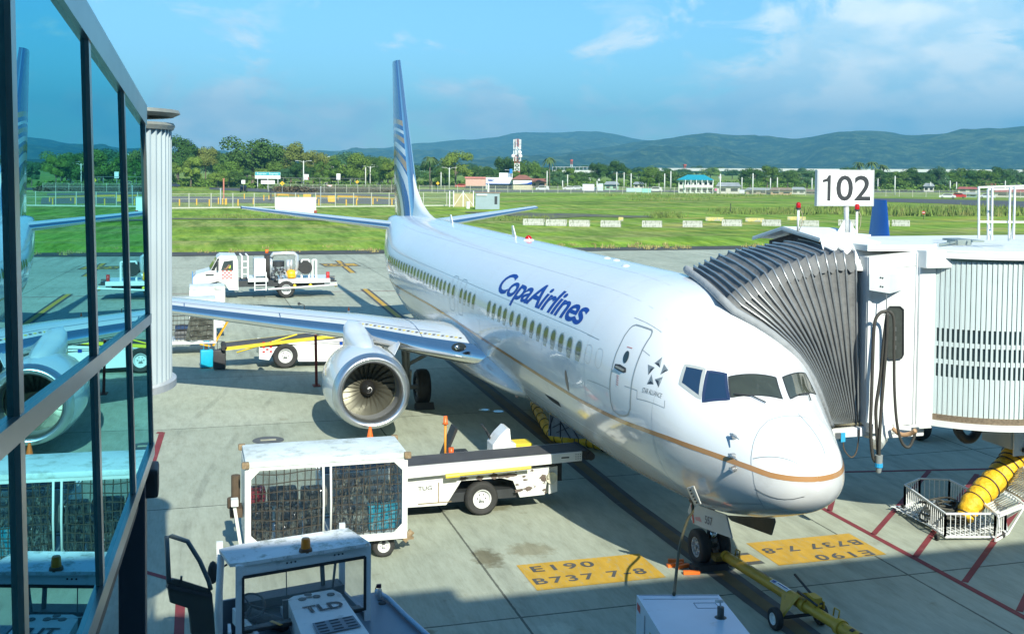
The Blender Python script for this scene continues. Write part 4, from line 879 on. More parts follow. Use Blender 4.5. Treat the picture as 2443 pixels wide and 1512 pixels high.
# ================================================================ JET BRIDGE
brw = mat('bridge_white', (.80, .82, .82), .38, 0, .04, 1.2, dirt=(.5, .5, .46), dscale=1.6, dlim=(.62, .95))
def c3(u, v): return ((2700+u/1.5917)*.59643, (850+v/1.5917)*.59643)
def c10(u, v): return ((3200+u/1.617)*.59643, (1600+v/1.617)*.59643)
jb = thing('passenger_bridge', 'white boarding bridge with a grey folding bellows pressed over the airliner door', 'boarding bridge', (0, 0, 0))
# bellows: ribs fan out from the floor, cloth between them
ribm = mat('rib_metal', (.42, .44, .45), .35, .7, .08, 4); clothm = mat('bellows_cloth', (.17, .175, .18), .78, 0, .18, 3, dirt=(.15, .15, .15), dscale=2.5, dlim=(.5, .8), bump=.4, bscale=9); clothd = mat('bellows_cloth_dark', (.045, .048, .055), .85, 0, .2, 3, bump=.4, bscale=9)
NX0, NX1 = 4.1, 6.3
CNR = [(2042, 606), (2000, 604), (1959, 609), (1916, 620), (1875, 634), (1835, 652), (1796, 673), (1760, 694), (1733, 718)]; BCK = [(1990, 566), (1914, 571), (1850, 579), (1813, 587), (1775, 593), (1745, 598), (1697, 614), (1667, 630), (1640, 642)]
P1 = [(1986, 1009), (1979, 1000), (1966, 955), (1948, 909), (1929, 877), (1906, 845), (1873, 812), (1835, 782), (1798, 759), (1762, 740), (1733, 718)]; X1 = [3.75, 3.5, 3.15, 3.05, 3.0, 2.98, 2.98, 3.06, 3.18, 3.32, 3.46]
def lut(T, t):
    j = t*(len(T)-1); a = int(min(j, len(T)-2)); f = j-a
    return tuple(T[a][i]+(T[a+1][i]-T[a][i])*f for i in (0, 1)) if isinstance(T[0], tuple) else T[a]+(T[a+1]-T[a])*f
def arm(k, side):    # points of rib k (0 mount .. 1 fuselage) on the near or far side, bottom to corner
    P = []
    if not side:
        c0, c1 = (2048-62*k, 1009), lut(CNR, k)
        for i in range(13):
            t = i/12; p1 = lut(P1, t); w = k**2.2
            u = c0[0]+(c1[0]-c0[0])*t+w*(p1[0]-(P1[0][0]+(P1[-1][0]-P1[0][0])*t)); v = c0[1]+(c1[1]-c0[1])*t+w*(p1[1]-(P1[0][1]+(P1[-1][1]-P1[0][1])*t))
            P.append(PLN(u, v, 0, 4.1+(lut(X1, t)-4.1)*k**1.3))
        return P
    B = PLN(*lut(BCK, k), 0, 6.25-.35*k); y0, z0 = -3.24+.9*k, 2.50+.06*k
    curl = [(-2.35, 2.58), (-2.3, 3.2), (-2.3, 3.7), (-2.05, 4.25), (-1.75, 4.7), (-1.35, 5.05), (-.95, 5.3), (B.y, B.z)]
    for i in range(13):
        t = i/12; c = lut(curl, t); w = (max(0, k-.3)/.7)**1.2; P.append(Vector((B.x, (y0+(B.y-y0)*t)*(1-w)+c[0]*w, (z0+(B.z-z0)*t)*(1-w)+c[1]*w)))
    return P
NR = 17; ks = [(i/(NR-1))**.92 for i in range(NR)]
def rib_path(k):
    a = arm(k, 0); b_ = arm(k, 1); ca, cb = a[-1], b_[-1]
    roof = [ca+Vector((.06, 0, .05))]+[ca.lerp(cb, t)+Vector((0, 0, .02+.05*sin(t*pi))) for t in (.08, .25, .5, .75, .92)]+[cb+Vector((-.06, 0, .03))]
    return a[:-1], roof, list(reversed(b_[:-1]))
paths = [rib_path(k) for k in ks]
be = thing_part('bellows', jb)
for P in paths:
    b = MB(); b.tube(P[0]+P[1]+P[2], .021, 6); b.build('rib', ribm, be, True)
b = MB(); rnd = random.Random(3)
for i in range(NR-1):
    A, B_ = paths[i], paths[i+1]
    for seg in (0, 1, 2):
        fa, fb = A[seg][:], B_[seg][:]
        if seg == 1: fa = [A[0][-1]]+fa+[A[2][0]]; fb = [B_[0][-1]]+fb+[B_[2][0]]
        n = len(fa); rows = []
        for t in (0, .25, .5, .75, 1):
            row = []
            for j in range(n):
                q = fa[j].lerp(fb[j], t); d = sin(t*pi)*.8
                if seg == 1: q = q+Vector((0, 0, -.11*d*(.7+.6*rnd.random())))
                else: q = q+Vector((.10*d*(1 if seg == 0 else -1)*(.8+.4*rnd.random()), 0, 0))
                row.append(q)
            rows.append(row)
        b.grid(rows)
b.build('cloth', clothm, be, True)
# padded bumper pressed on the fuselage
b = MB(); P = paths[-1]; pth = [q+Vector((-.02, .05, -.04)) for q in P[0]]+[q+Vector((-.02, .07, -.02)) for q in P[1]]+[q+Vector((0, .05, 0)) for q in P[2]]; b.tube(pth, .075, 10); b.build('bumper_pad', mat('bumper_grey', (.30, .32, .34), .8, 0, .12, 4, bump=.4, bscale=12), be, True)
b = MB(); b.tube([(NX0, -3.35, 2.50), (NX0-.2, -2.45, 2.58)], .03, 8); 
for i in range(9): b.tube([(NX0+.01, -3.2+i*.075, 2.40), (NX0+.01, -3.2+i*.075, 2.62)], .022, 6)
b.build('hinge_row', mat('hinge_brass', (.30, .27, .18), .5, .4, .15, 8), be)
# floor edge beam, cab walls
cw = thing_part('cab', jb)
b = MB(); b.box((3.95, -3.45, 2.28), (6.6, -2.35, 2.46), .02); b.box((3.9, -4.7, 2.22), (6.8, -3.45, 2.5), .02); b.build('floor_frame', brw, cw)
b = MB(); b.add([(4.0, -3.36, 2.5), (3.80, -4.36, 2.5), (3.80, -4.36, 5.98), (4.0, -3.36, 5.86), (6.9, -3.36, 2.5), (6.9, -4.36, 2.5), (6.9, -4.36, 5.98), (6.9, -3.36, 5.86)], [(0, 1, 2, 3), (0, 3, 7, 4), (1, 5, 6, 2), (4, 7, 6, 5), (3, 2, 6, 7)]); b.build('wall_panel', brw, cw)
b = MB(); b.bar((3.985, -3.40, 2.45), (3.985, -3.40, 5.86), .07, .07); b.bar((3.79, -4.36, 2.5), (3.79, -4.36, 5.95), .05, .05); b.bar((3.98, -3.45, 5.62), (3.80, -4.33, 5.72), .03, .05); b.build('edge_post', brw, cw)
b = MB(); b.box((3.70, -4.75, 2.42), (4.2, -4.37, 5.75), .03); b.build('side_post', brw, cw)
b = MB(); b.box((3.50, -5.0, 5.66), (4.6, -4.36, 6.02), .03); b.build('roof_box', brw, cw)
# dark grille window beside the cables
def cabq(u, v, off=.03):   # on the cab's front panel
    d = ray(u, v); A = np.array([4.0, -3.36, 0]); B_ = np.array([3.8, -4.36, 0]); e = B_-A; n_ = np.array([e[1], -e[0], 0]); n_ /= np.linalg.norm(n_)
    if n_ @ (CAM-A) < 0: n_ = -n_
    t = ((A+n_*off-CAM) @ n_)/(d @ n_); return Vector(CAM+t*d)
pts = [(2117, 740), (2123, 731), (2147, 731), (2155, 738), (2155, 846), (2150, 855), (2122, 857), (2116, 850)]
P = [cabq(*q) for q in pts]; P2 = [cabq(*q, .0) for q in pts]; n = len(P)
b = MB(); b.add(P+P2, [tuple(range(n))]+[(i, i+n, (i+1) % n+n, (i+1) % n) for i in range(n)]); gr = b.build('grille_window', mat('grille_dark', (.055, .065, .06), .5, .3, .2, 12), cw)
b = MB(); P3 = [cabq(*q, .04) for q in pts]; [b.bar(P3[i], P3[(i+1) % n], .03, .02) for i in range(n)]; b.build('grille_frame', darkm, gr)
b = MB(); [b.bar(cabq(2136, 780+i*22, .045), cabq(2136, 790+i*22, .045), .03, .01) for i in range(3)]; b.build('handle', steel, gr)
# cable boom: steel box arm with hooks and hanging cables
bm_ = thing_part('cable_boom', jb)
P = [cabq(*q, .35) for q in ((2074, 645), (2123, 655), (2123, 700), (2074, 692))]; Q = [cabq(*q, -.02) for q in ((2098, 641), (2153, 650), (2153, 692), (2098, 684))]
b = MB(); b.add(P+Q, [(0, 1, 2, 3), (7, 6, 5, 4), (0, 4, 5, 1), (1, 5, 6, 2), (2, 6, 7, 3), (3, 7, 4, 0)]); b.build('arm', mat('boom_grey_white', (.62, .68, .70), .45, .1, .06, 3), bm_)
b = MB(); [b.ball(cabq(u, v, .36), .018, (1, 1, 1), 1) for u, v in ((2101, 662), (2106, 663), (2101, 683), (2106, 684))]; b.build('bolt', darkm, bm_)
hookp = cabq(2115, 700, .30); topq = cabq(2115, 740, .33)
b = MB(); b.tube([hookp, topq], .012, 6); b.tube([topq+Vector((0, 0, .0)), cabq(2108, 752, .34), cabq(2122, 752, .34), topq], .012, 6); b.build('hook', steel, bm_)
cablem = mat('cable_rubber', (.05, .048, .042), .6, 0, .15, 4)
def cable(pix, off, r, name='cable', m=cablem, parent=jb):
    P = [cabq(u, v, o) for (u, v), o in zip(pix, off if isinstance(off, (list, tuple)) else [off]*len(pix))]; return smooth_tube(P, r, name, m, parent)
def smooth_tube(P, r, name, m, parent, n=8, **k):
    Q = []
    for i in range(len(P)-1):
        p0, p1, p2, p3 = P[max(i-1, 0)], P[i], P[i+1], P[min(i+2, len(P)-1)]
        for j in range(5):
            t = j/5; Q.append(.5*((2*p1)+(p2-p0)*t+(2*p0-5*p1+4*p2-p3)*t*t+(3*p1-p0-3*p2+p3)*t**3))
    Q.append(P[-1]); b = MB(); b.tube(Q, r, n); return b.build(name, m, parent, True, **k)
cable([(2116, 742), (2098, 748), (2086, 775), (2082, 860), (2079, 950), (2077, 1020), (2081, 1080), (2088, 1100), (2095, 1090), (2091, 1020), (2090, 970), (2100, 900), (2110, 800), (2116, 752)], .45, .035)
cable([(2117, 745), (2116, 800), (2110, 880), (2102, 980), (2098, 1050), (2097, 1100)], .5, .032)
cable([(2120, 742), (2132, 760), (2133, 840), (2134, 930), (2140, 1010), (2152, 1055), (2168, 1066), (2180, 1045), (2184, 1028)], .4, .030)
b = MB(); P = [cabq(2097, 1085, .5), cabq(2096, 1127, .5)]; b.tube([P[0], P[0].lerp(P[1], .42), P[0].lerp(P[1], .95), P[1]], [.075, .07, .05, .04], 12); b.build('plug_head', mat('plug_grey', (.30, .33, .33), .5), jb, 40)
b = MB(); b.tube([P[0].lerp(P[1], .45), P[0].lerp(P[1], .68)], .078, 12); b.build('plug_band', mat('plug_blue', (.03, .38, .75), .4), jb)
# floodlight and control gear under the cab
b = MB(); q0, q1 = cabq(2085, 1045, .2), cabq(2108, 1060, .3); 
b.lathe([(.001, 0), (.12, .02), (.15, .18), (.17, .3), (.001, .3)], 20, Matrix.Translation(cabq(2092, 1062, .1)) @ Matrix.Rotation(radians(65), 4, 'Y') @ Matrix.Rotation(radians(40), 4, 'X')); b.build('floodlight', mat('lamp_casing', (.6, .63, .62), .4, .3), jb, 40)
b = MB(); q = cabq(2092, 1015, .1); b.box((q.x-.1, q.y-.05, q.z-.12), (q.x+.1, q.y+.2, q.z+.06)); q = cabq(2135, 1018, -.1); b.box((q.x-.1, q.y-.35, q.z-.1), (q.x+.3, q.y+.1, q.z+.1)); b.build('bracket', brw, jb)
b = MB(); q = cabq(2009, 1042, .15); b.box((q.x-.04, q.y-.05, q.z-.09), (q.x+.04, q.y+.05, q.z+.09)); b.build('sensor_box', mat('sensor_blue', (.04, .35, .6), .4), jb)
b = MB(); q = cabq(1996, 1038, .15); b.box((q.x-.05, q.y-.06, q.z-.06), (q.x+.05, q.y+.06, q.z+.06)); q = cabq(1985, 1037, .1); b.box((q.x-.04, q.y-.05, q.z-.05), (q.x+.04, q.y+.05, q.z+.03)); b.build('sensor_bracket', steel, jb)
cable([(2012, 1050), (2014, 1072), (2030, 1090), (2042, 1080), (2048, 1050), (2050, 1025)], .1, .012, m=mat('thin_cable', (.12, .08, .05), .6))
# rounded slatted curtain wall
CX, CY, CR = 5.0, -6.6, 2.22; slat = mat('curtain_slat', (.66, .76, .77), .32, .15, .04, 1.5, dirt=(.5, .56, .54), dscale=1.4, dlim=(.6, .95)); slatg = mat('slat_gap', (.15, .20, .20), .6)
cu = thing_part('slatted_curtain', jb); th0, th1 = radians(122), radians(236); nsl = 46; zb, zt = 2.72, 5.82
slot_z = [(3.30, 3.62), (3.78, 4.10), (4.25, 4.58)] if False else [(3.48, 3.74), (3.83, 4.09), (4.18, 4.45)]
b = MB(); g_ = []
for k in range(60): a = th0+(th1-th0)*k/59; g_.append([(CX+(CR-.05)*cos(a), CY+(CR-.05)*sin(a), z) for z in (zb, zt)])
b.grid(g_); b.build('backing', slatg, cu)
for k in range(nsl):
    a0 = th0+(th1-th0)*k/nsl; da = (th1-th0)/nsl; b = MB()
    segs = [(zb, zt, 0, .60)]
    if k >= 1: segs = [(zb, slot_z[0][0], 0, .86)]+[(slot_z[i][1], slot_z[i+1][0], 0, .86) for i in (0, 1)]+[(slot_z[2][1], zt, 0, .86)]+[(zb, zt, 0, .44)]
    else: segs = [(zb, zt, 0, .86)]
    for i_, (z0, z1, f0, f1) in enumerate(segs):
        o = 0 if f1 < .5 else .008
        A0, A1 = a0+da*f0, a0+da*f1; r = CR+(.012 if f1 < .5 else 0)
        b.add([(CX+r*cos(A0), CY+r*sin(A0), z0), (CX+r*cos(A1), CY+r*sin(A1), z0), (CX+r*cos(A1), CY+r*sin(A1), z1), (CX+r*cos(A0), CY+r*sin(A0), z1), (CX+(r-.03)*cos(A0), CY+(r-.03)*sin(A0), z0), (CX+(r-.03)*cos(A1), CY+(r-.03)*sin(A1), z0), (CX+(r-.03)*cos(A1), CY+(r-.03)*sin(A1), z1), (CX+(r-.03)*cos(A0), CY+(r-.03)*sin(A0), z1)], [(0, 1, 2, 3), (7, 6, 5, 4), (0, 4, 5, 1), (1, 5, 6, 2), (2, 6, 7, 3), (3, 7, 4, 0)])
    b.build('slat', slat, cu)
def arc_ring(z0, z1, r0, r1, name, m, parent, a0=th0-.02, a1=th1, n=60):
    b = MB(); g_ = []
    for k in range(n+1): a = a0+(a1-a0)*k/n; g_.append([(CX+r*cos(a), CY+r*sin(a), z) for r, z in ((r0, z0), (r1, z0), (r1, z1), (r0, z1), (r0, z0))])
    b.grid(g_); return b.build(name, m, parent)
arc_ring(2.60, 2.72, CR-.15, CR+.05, 'bottom_track', mat('track_brown', (.22, .17, .12), .6, .2, .3, 20), cu); arc_ring(2.48, 2.60, CR-.25, CR+.09, 'bottom_rim', brw, cu)
arc_ring(5.80, 5.86, CR-.1, CR+.03, 'top_track', mat('track_green', (.16, .24, .22), .6), cu)
arc_ring(5.86, 5.98, CR-.3, CR+.13, 'roof_rim', brw, cu)
roofm = mat('bridge_roof', (.74, .77, .75), .5, 0, .05, 1, dirt=(.5, .5, .45), dlim=(.55, .85))
b = MB(); P = [(CX+(CR+.12)*cos(a), CY+(CR+.12)*sin(a), 5.985) for a in np.linspace(th0-.1, th1, 50)]+[(7.6, -10.5, 5.985), (7.6, -4.0, 5.985)]; b.add(P+[(x, y, 6.03) for x, y, z in P], [tuple(range(len(P))), tuple(range(2*len(P)-1, len(P)-1, -1))]+[(i, (i+1) % len(P), (i+1) % len(P)+len(P), i+len(P)) for i in range(len(P))]); b.build('roof', roofm, jb)
b = MB(); P = [(4.0, -3.35), (3.78, -4.7), (4.3, -5.2), (7.0, -5.2), (7.0, -3.35)]; b.add([(x, y, 5.98) for x, y in P]+[(x, y, 6.10) for x, y in P], [(0, 1, 2, 3, 4), (9, 8, 7, 6, 5)]+[(i, (i+1) % 5, (i+1) % 5+5, i+5) for i in range(5)]); b.build('roof', roofm, jb)
# hood over the bellows
hd = thing_part('hood', jb); hF, hBk = -2.72, -3.95
prof = [(7.5, 6.06), (6.2, 6.36), (4.72, 6.20), (4.38, 5.62)]
b = MB(); A = [(x, hF, z) for x, z in prof]; Bq = [(8.0, hBk, 5.98), (6.1, hBk, 6.33), (4.45, hBk, 6.13), (3.97, hBk+.1, 5.60)]
n = 4; V = A+Bq; V2 = [(x, y, z-.035) for x, y, z in V]
b.add(V+V2, [(i, i+1, i+5, i+4) for i in range(3)]+[(i+8, i+12, i+13, i+9) for i in range(3)]+[(i, i+8, i+9, i+1) for i in range(3)]+[(i+4, i+5, i+13, i+12) for i in range(3)]+[(0, 4, 12, 8), (3, 11, 15, 7)]); b.build('hood_shell', brw, hd); b = MB(); b.add([(4.4, -3.2, 5.7), (7.6, -3.2, 5.85), (7.6, -3.2, 5.96), (6.2, -3.2, 6.25), (4.6, -3.2, 6.12)], [(0, 1, 2, 3, 4)]); b.build('inner_panel', clothd, hd)
b = MB(); [b.bar(Vector((x, y, z-.06)), Vector((x2, y2, z2-.06)), .03, .05) for (x, y, z), (x2, y2, z2) in ((A[0], A[1]), (A[1], A[2]), (A[1], Bq[1]))]; b.build('hood_frame', alu, hd)
# rooftop: small machine box, sign, guard rails
b = MB(); b.box((4.6, -6.3, 6.03), (4.9, -5.9, 6.14), .02); b.tube([(4.2, -5.2, 6.07), (4.7, -6.0, 6.09)], .03, 6); b.box((5.3, -7.2, 6.03), (6.2, -6.8, 6.07)); b.build('roof_fitting', mat('fitting_grey', (.28, .34, .33), .5, .3), jb)
rl = thing('guard_rail', 'white tubular guard rail frame on the flat roof of the boarding bridge', 'railing', (3.0, -5.5, 6.03))
b = MB(); X = 3.0
def rq(u, v, x=3.6): q = PLN(u, v, 0, x); return (q.x-3.0, q.y+5.5, q.z-6.03)
def railbars(segs, w, nm):
    b = MB()
    for (u0, v0, x0), (u1, v1, x1) in segs: b.bar(rq(u0, v0, x0), rq(u1, v1, x1), w)
    b.build(nm, brw, rl)
railbars([((2335, 447, 3.6), (2335, 568, 3.6)), ((2357, 452, 4.4), (2357, 572, 4.4)), ((2367, 446, 3.6), (2366, 572, 3.6)), ((2410, 446, 4.2), (2407, 575, 4.2)), ((2421, 444, 3.4), (2418, 570, 3.4))], .033, 'post')
railbars([((2333, 447, 3.6), (2460, 443, 3.6)), ((2335, 529, 3.6), (2460, 530, 3.6)), ((2357, 452, 4.4), (2460, 449, 4.4))], .036, 'rail')
railbars([((2357, 531, 4.0), (2366, 571, 3.7)), ((2420, 531, 3.4), (2409, 573, 3.9))], .03, 'brace')
sg = thing('gate_sign', 'white rectangular gate sign reading 102 on a grey pole above the boarding bridge', 'sign', (5.55, -3.85, 6.05))
def sgq(u, v, x=5.5): q = PLN(u, v, 0, x); return Vector((q.x-5.55, q.y+3.85, q.z-6.05))
# 102 board: faces the camera side, slightly turned
n_ = Vector((-1, .12, 0)).normalized(); e_ = Vector((-.12, -1, 0)).normalized()
cS = sgq(2018, 449); hw_, hh_ = .65, .385
b = MB(Matrix.Translation(cS) @ Matrix(((n_.x, e_.x, 0, 0), (n_.y, e_.y, 0, 0), (0, 0, 1, 0), (0, 0, 0, 1)))); b.box((-.12, -hw_, -hh_), (0, hw_, hh_), .01); b.build('sign_case', alu, sg)
b = MB(Matrix.Translation(cS) @ Matrix(((n_.x, e_.x, 0, 0), (n_.y, e_.y, 0, 0), (0, 0, 1, 0), (0, 0, 0, 1)))); b.box((.001, -hw_+.045, -hh_+.035), (.006, hw_-.045, hh_-.035)); b.build('sign_face', mat('sign_white', (.88, .88, .88), .4), sg)
put_text('02', cS+n_*.012+e_*.17, e_, (0, 0, 1), .54, inkm, 'sign_number', sg, width=.78, offset=.012)
b = MB(); P = [(-.42, -.27), (-.35, -.27), (-.35, .27), (-.40, .27), (-.44, .20), (-.53, .17), (-.53, .12), (-.42, .14)]; b.add([cS+n_*.012+e_*x+Vector((0, 0, z)) for x, z in P], [tuple(range(8))]); b.build('sign_number', inkm, sg)
b = MB(); b.tube([sgq(2023, 493)+Vector((.06, 0, 0)), sgq(2024, 545)+Vector((.06, 0, -.1))], .055, 12); b.build('pole', alu, sg, True)
b = MB(); q = sgq(2024, 545); q.z = .12; b.box((q.x-.3, q.y-.35, .14), (q.x+.4, q.y+.35, .18)); b.prism([(q.y-.25, .18), (q.y-.06, .48), (q.y-.06, .18)], 0, q.x+.05, q.x+.07); b.prism([(q.y+.25, .18), (q.y+.06, .48), (q.y+.06, .18)], 0, q.x+.05, q.x+.07); b.box((q.x-.1, q.y-.15, -.0), (q.x+.2, q.y+.15, .14)); b.build('pole_base', brw, sg)
for (u, vt, vb, nm) in ((1905, 483, 541, 'red warning beacon on a thin pole left of the gate sign'), (2045, 487, 556, 'red warning beacon on a thin white pole in front of the gate sign')):
    t_, b_ = PLN(u, vt, 0, 5.3), PLN(u, vb, 0, 5.3); w_ = thing('warning_beacon', nm, 'warning light', (t_.x, t_.y, b_.z-.1))
    hgt = t_.z-b_.z+.1; b = MB(); b.tube([(0, 0, 0), (0, 0, hgt-.12)], .025, 8); b.build('pole', brw, w_, True)
    b = MB(); b.lathe([(.001, hgt-.14), (.055, hgt-.14), (.055, hgt-.11), (.001, hgt-.11)], 16); b.build('base', darkm, w_); b = MB(); b.lathe([(.05, hgt-.11), (.05, hgt-.03), (.03, hgt), (.001, hgt+.005)], 16); b.build('red_lens', redlens, w_, True)
    b = MB(); b.tube([(.0, -.03, hgt-.12), (0, -.10, hgt-.25), (0, -.09, hgt-.45), (0, -.02, hgt-.6)], .008, 5); b.build('wire', mat('wire_tan', (.35, .3, .2), .6), w_, True)
# tunnel leading off to the right, lift column with its cabinet, bogie wheels
tn = thing_part('tunnel', jb)
b = MB(); b.box((3.7, -30, 2.5), (6.9, -8.2, 5.96)); b.build('tunnel_body', brw, tn)
b = MB(); b.tube([(6.3, -9.6, 0), (6.3, -9.6, 2.7)], .22, 16); b.build('lift_column', alu, jb)
q = PLN(2400, 1040, 0, 4.6); b = MB(); b.box((4.4, q.y-.55, 2.30-.65), (5.3, q.y+.05, 2.56), .02); cbn = b.build('control_cabinet', mat('cabinet_beige', (.50, .50, .44), .5, 0, .06, 3), jb)
b = MB(); qq = PLN(2428, 1050, 0, 4.39); b.box((4.36, qq.y-.45, qq.z-.33), (4.39, qq.y+.12, qq.z+.30)); b.build('open_panel', brw, cbn)
b = MB(); b.tube([(4.36, qq.y-.1, qq.z-.2), (4.25, qq.y-.2, qq.z-.22), (4.22, qq.y-.4, qq.z-.1)], .05, 10); b.build('pipe_elbow', darkm, cbn, True)
P = [PLN(u, v, 0, 5.0) for u, v in ((2285, 1000), (2285, 1025), (2300, 1045), (2318, 1045), (2332, 1025), (2336, 1000))]; smooth_tube(P, .10, 'sagging_hose', darkm, jb, 10)
b = MB(); qw = G(2192, 1048, 0); b.wheel((qw.x, qw.y, .42), .42, .3, 1); b.build('bogie_tyre', rubber, jb, 40); b = MB(); b.rim((qw.x, qw.y, .42), .24, .28, 1); b.build('bogie_rim', alu, jb, 40)
b = MB(); b.box((qw.x-.5, qw.y-1.6, .5), (qw.x+.5, qw.y-.2, .8)); b.tube([(qw.x, qw.y-.8, .7), (qw.x-1., qw.y-.8, 2.6)], .14, 12); b.build('bogie_frame', alu, jb)
qw2 = G(2395, 990, 0)
# lamp arm under the cab floor
P = [cabq(2130, 1022, .1), cabq(2150, 1036, .25), cabq(2172, 1034, .35), cabq(2184, 1026, .45)]; smooth_tube(P, .045, 'service_arm', mat('orange_brown', (.45, .28, .16), .5), jb)
b = MB(); b.bar(cabq(2160, 1018, .2), cabq(2208, 1012, .3), .10, .03); b.build('light_bar', brw, jb)
# ---- air-conditioning duct, hose cart and ramp steps at the right
duct = thing('air_duct', 'fat yellow ribbed air hose rising from the white cart to the boarding bridge', 'air hose', (4.3, -5.9, 0)); o_ = Vector((4.3, -5.9, 0))
cl = [PLN(u, v, 0, x) for (u, v, x) in ((2300, 1236, 4.25), (2315, 1205, 4.3), (2345, 1172, 4.45), (2385, 1135, 4.6), (2410, 1108, 4.7), (2424, 1080, 4.8), (2432, 1060, 4.85))]
rr_ = [.17, .22, .25, .26, .26, .25, .24]; Q = []; R_ = []
for i in range(len(cl)-1):
    for j in range(10): t = j/10; Q.append(cl[i].lerp(cl[i+1], t)-o_); r0 = rr_[i]+(rr_[i+1]-rr_[i])*t; R_.append(r0*(1+.07*sin(j/10*pi*4)+.03*random.uniform(-1, 1)))
b = MB(); b.tube(Q, R_, 28); b.build('duct_skin', mat('duct_yellow', (.80, .47, .02), .55, 0, .10, 5, bump=.9, bscale=9), duct, True)
b = MB()
for i in range(3, len(Q)-2, 5):
    d = (Q[i+1]-Q[i-1]).normalized(); x = d.cross(Vector((0, 0, 1))).normalized(); y = d.cross(x); b.tube([Q[i]+(x*cos(a)+y*sin(a))*(rr_[min(i//10, 6)]+.018) for a in np.linspace(0, 2*pi, 25)], .013, 5, False)
b.build('duct_band', darkm, duct)
hc = thing('hose_cart', 'low white barred hose cart holding a coil of dark hose on the red hatching', 'hose cart', (4.7, -5.7, 0)); o_ = Vector((4.7, -5.7, 0))
def hp_(x, y, z): return Vector((x, y, z))-o_
F = {'a': (3.9, -5.27), 'b': (3.65, -6.28), 'c': (4.1, -7.1), 'd': (5.7, -5.75), 'e': (6.05, -6.9)}
low, hi = .10, .58
ring = [(3.9, -5.27), (3.65, -6.28), (3.9, -6.75), (6.0, -7.0), (6.25, -6.4), (5.9, -5.75)]
b = MB()
for z in (low, hi):
    for i in range(len(ring)):
        b.bar(hp_(*ring[i], z), hp_(*ring[(i+1) % len(ring)], z), .035)
b.build('frame', brw, hc)
b = MB()
for i in range(len(ring)):
    p0, p1 = Vector((*ring[i], 0)), Vector((*ring[(i+1) % len(ring)], 0)); n = int((p1-p0).length/.095)
    for k in range(n+1): q = p0.lerp(p1, k/max(n, 1)); b.bar(hp_(q.x, q.y, low), hp_(q.x, q.y, hi), .013 if 0 < k < n else .035)
b.build('bars', brw, hc)
b = MB()
for k in range(13): y = -5.4-k*.11; b.bar(hp_(3.85, y, low-.01), hp_(6.0, y-.1, low-.01), .05, .008)
for k in range(10): x = 3.95+k*.22; b.bar(hp_(x, -5.4, low), hp_(x, -6.85, low), .03, .008)
b.build('floor_grating', brw, hc)
for x, y in ((4.0, -5.15), (5.9, -5.7), (3.8, -6.6)):
    b = MB(); b.wheel(hp_(x, y, .07), .07, .05, 1, 16); b.build('caster', rubber, hc, 40)
b = MB(); rnd = random.Random(5)
for k in range(15):
    P = []; rx, ry = .30+.22*rnd.random(), .26+.18*rnd.random(); cx, cy, cz = 4.75+.15*rnd.uniform(-1, 1), -5.95+.1*rnd.uniform(-1, 1), .16+k*.022; ph = rnd.random()*6
    for a in np.linspace(0, 2*pi, 24): P.append(hp_(cx+rx*cos(a+ph), cy+ry*sin(a+ph), cz+.05*sin(2*a+ph)))
    b.tube(P, .024, 6, False)
tag(b.build('coiled_hose', mat('hose_dark', (.06, .06, .05), .6, 0, .3, 8), None, True, loc=o_), 'heap of dark coiled hose lying inside the white barred cart', 'hose')
st = thing('ramp_steps', 'white slatted metal step ramp behind the yellow air hose at the right edge', 'ramp', (4.2, -7.2, 0)); o_ = Vector((4.2, -7.2, 0))
for nm, (A, B_, C_, D_) in (('lower_deck', ((2313, 1172), (2383, 1230), (2446, 1205), (2368, 1145))), ('upper_deck', ((2365, 1146), (2443, 1190), (2470, 1170), (2443, 1115)))):
    zz = (.62, .62, .62, .62) if nm == 'lower_deck' else (.75, .75, 1.3, 1.3)
    P = [G(*q, z)-o_ for q, z in zip((A, B_, C_, D_), zz)]; b = MB()
    for i in range(15): t = i/14; b.bar(P[0].lerp(P[1], t), P[3].lerp(P[2], t), .028, .02)
    for i in range(4): b.bar(P[i], P[(i+1) % 4], .05)
    b.build(nm, brw, st)
b = MB(); p0, p1, p2, p3 = [G(*q, z)-o_ for q, z in (((2383, 1234), .6), ((2444, 1207), .6), ((2404, 1272), .03), ((2374, 1290), .03))]; b.bar(p0, p3, .03); b.bar(p1, p2, .035); b.bar(p3, p2, .035); p4 = Vector((p1.x+.9, p1.y-.3, .03)); b.bar(p1, p4, .035); b.bar(p2, p4, .035); b.build('support_frame', brw, st)
# second yellow duct lying under the belly
P = [G(*c11(*q), .16) for q in ((600, 540), (630, 610), (680, 700), (735, 800), (800, 870), (930, 905), (1060, 905), (1180, 930), (1300, 960), (1500, 1010))]
o_ = Vector((P[0].x, P[0].y, 0)); d2 = thing('ground_duct', 'flat yellow ribbed air hose lying on the apron under the airliner belly', 'air hose', o_)
P = [q-o_ for q in P]; Q = []
for i in range(len(P)-1):
    for j in range(8): Q.append(P[i].lerp(P[i+1], j/8))
b = MB(); b.tube(Q, .14, 16); b.build('duct_skin', MATS['duct_yellow'], d2, True); b = MB()
for i in range(4, len(Q)-1, 5):
    d = (Q[i+1]-Q[i-1]).normalized(); x = d.cross(Vector((0, 0, 1))).normalized(); y = d.cross(x); b.tube([Q[i]+(x*cos(a)+y*sin(a))*.148 for a in np.linspace(0, 2*pi, 17)], .012, 5, False)
b.build('duct_band', darkm, d2)
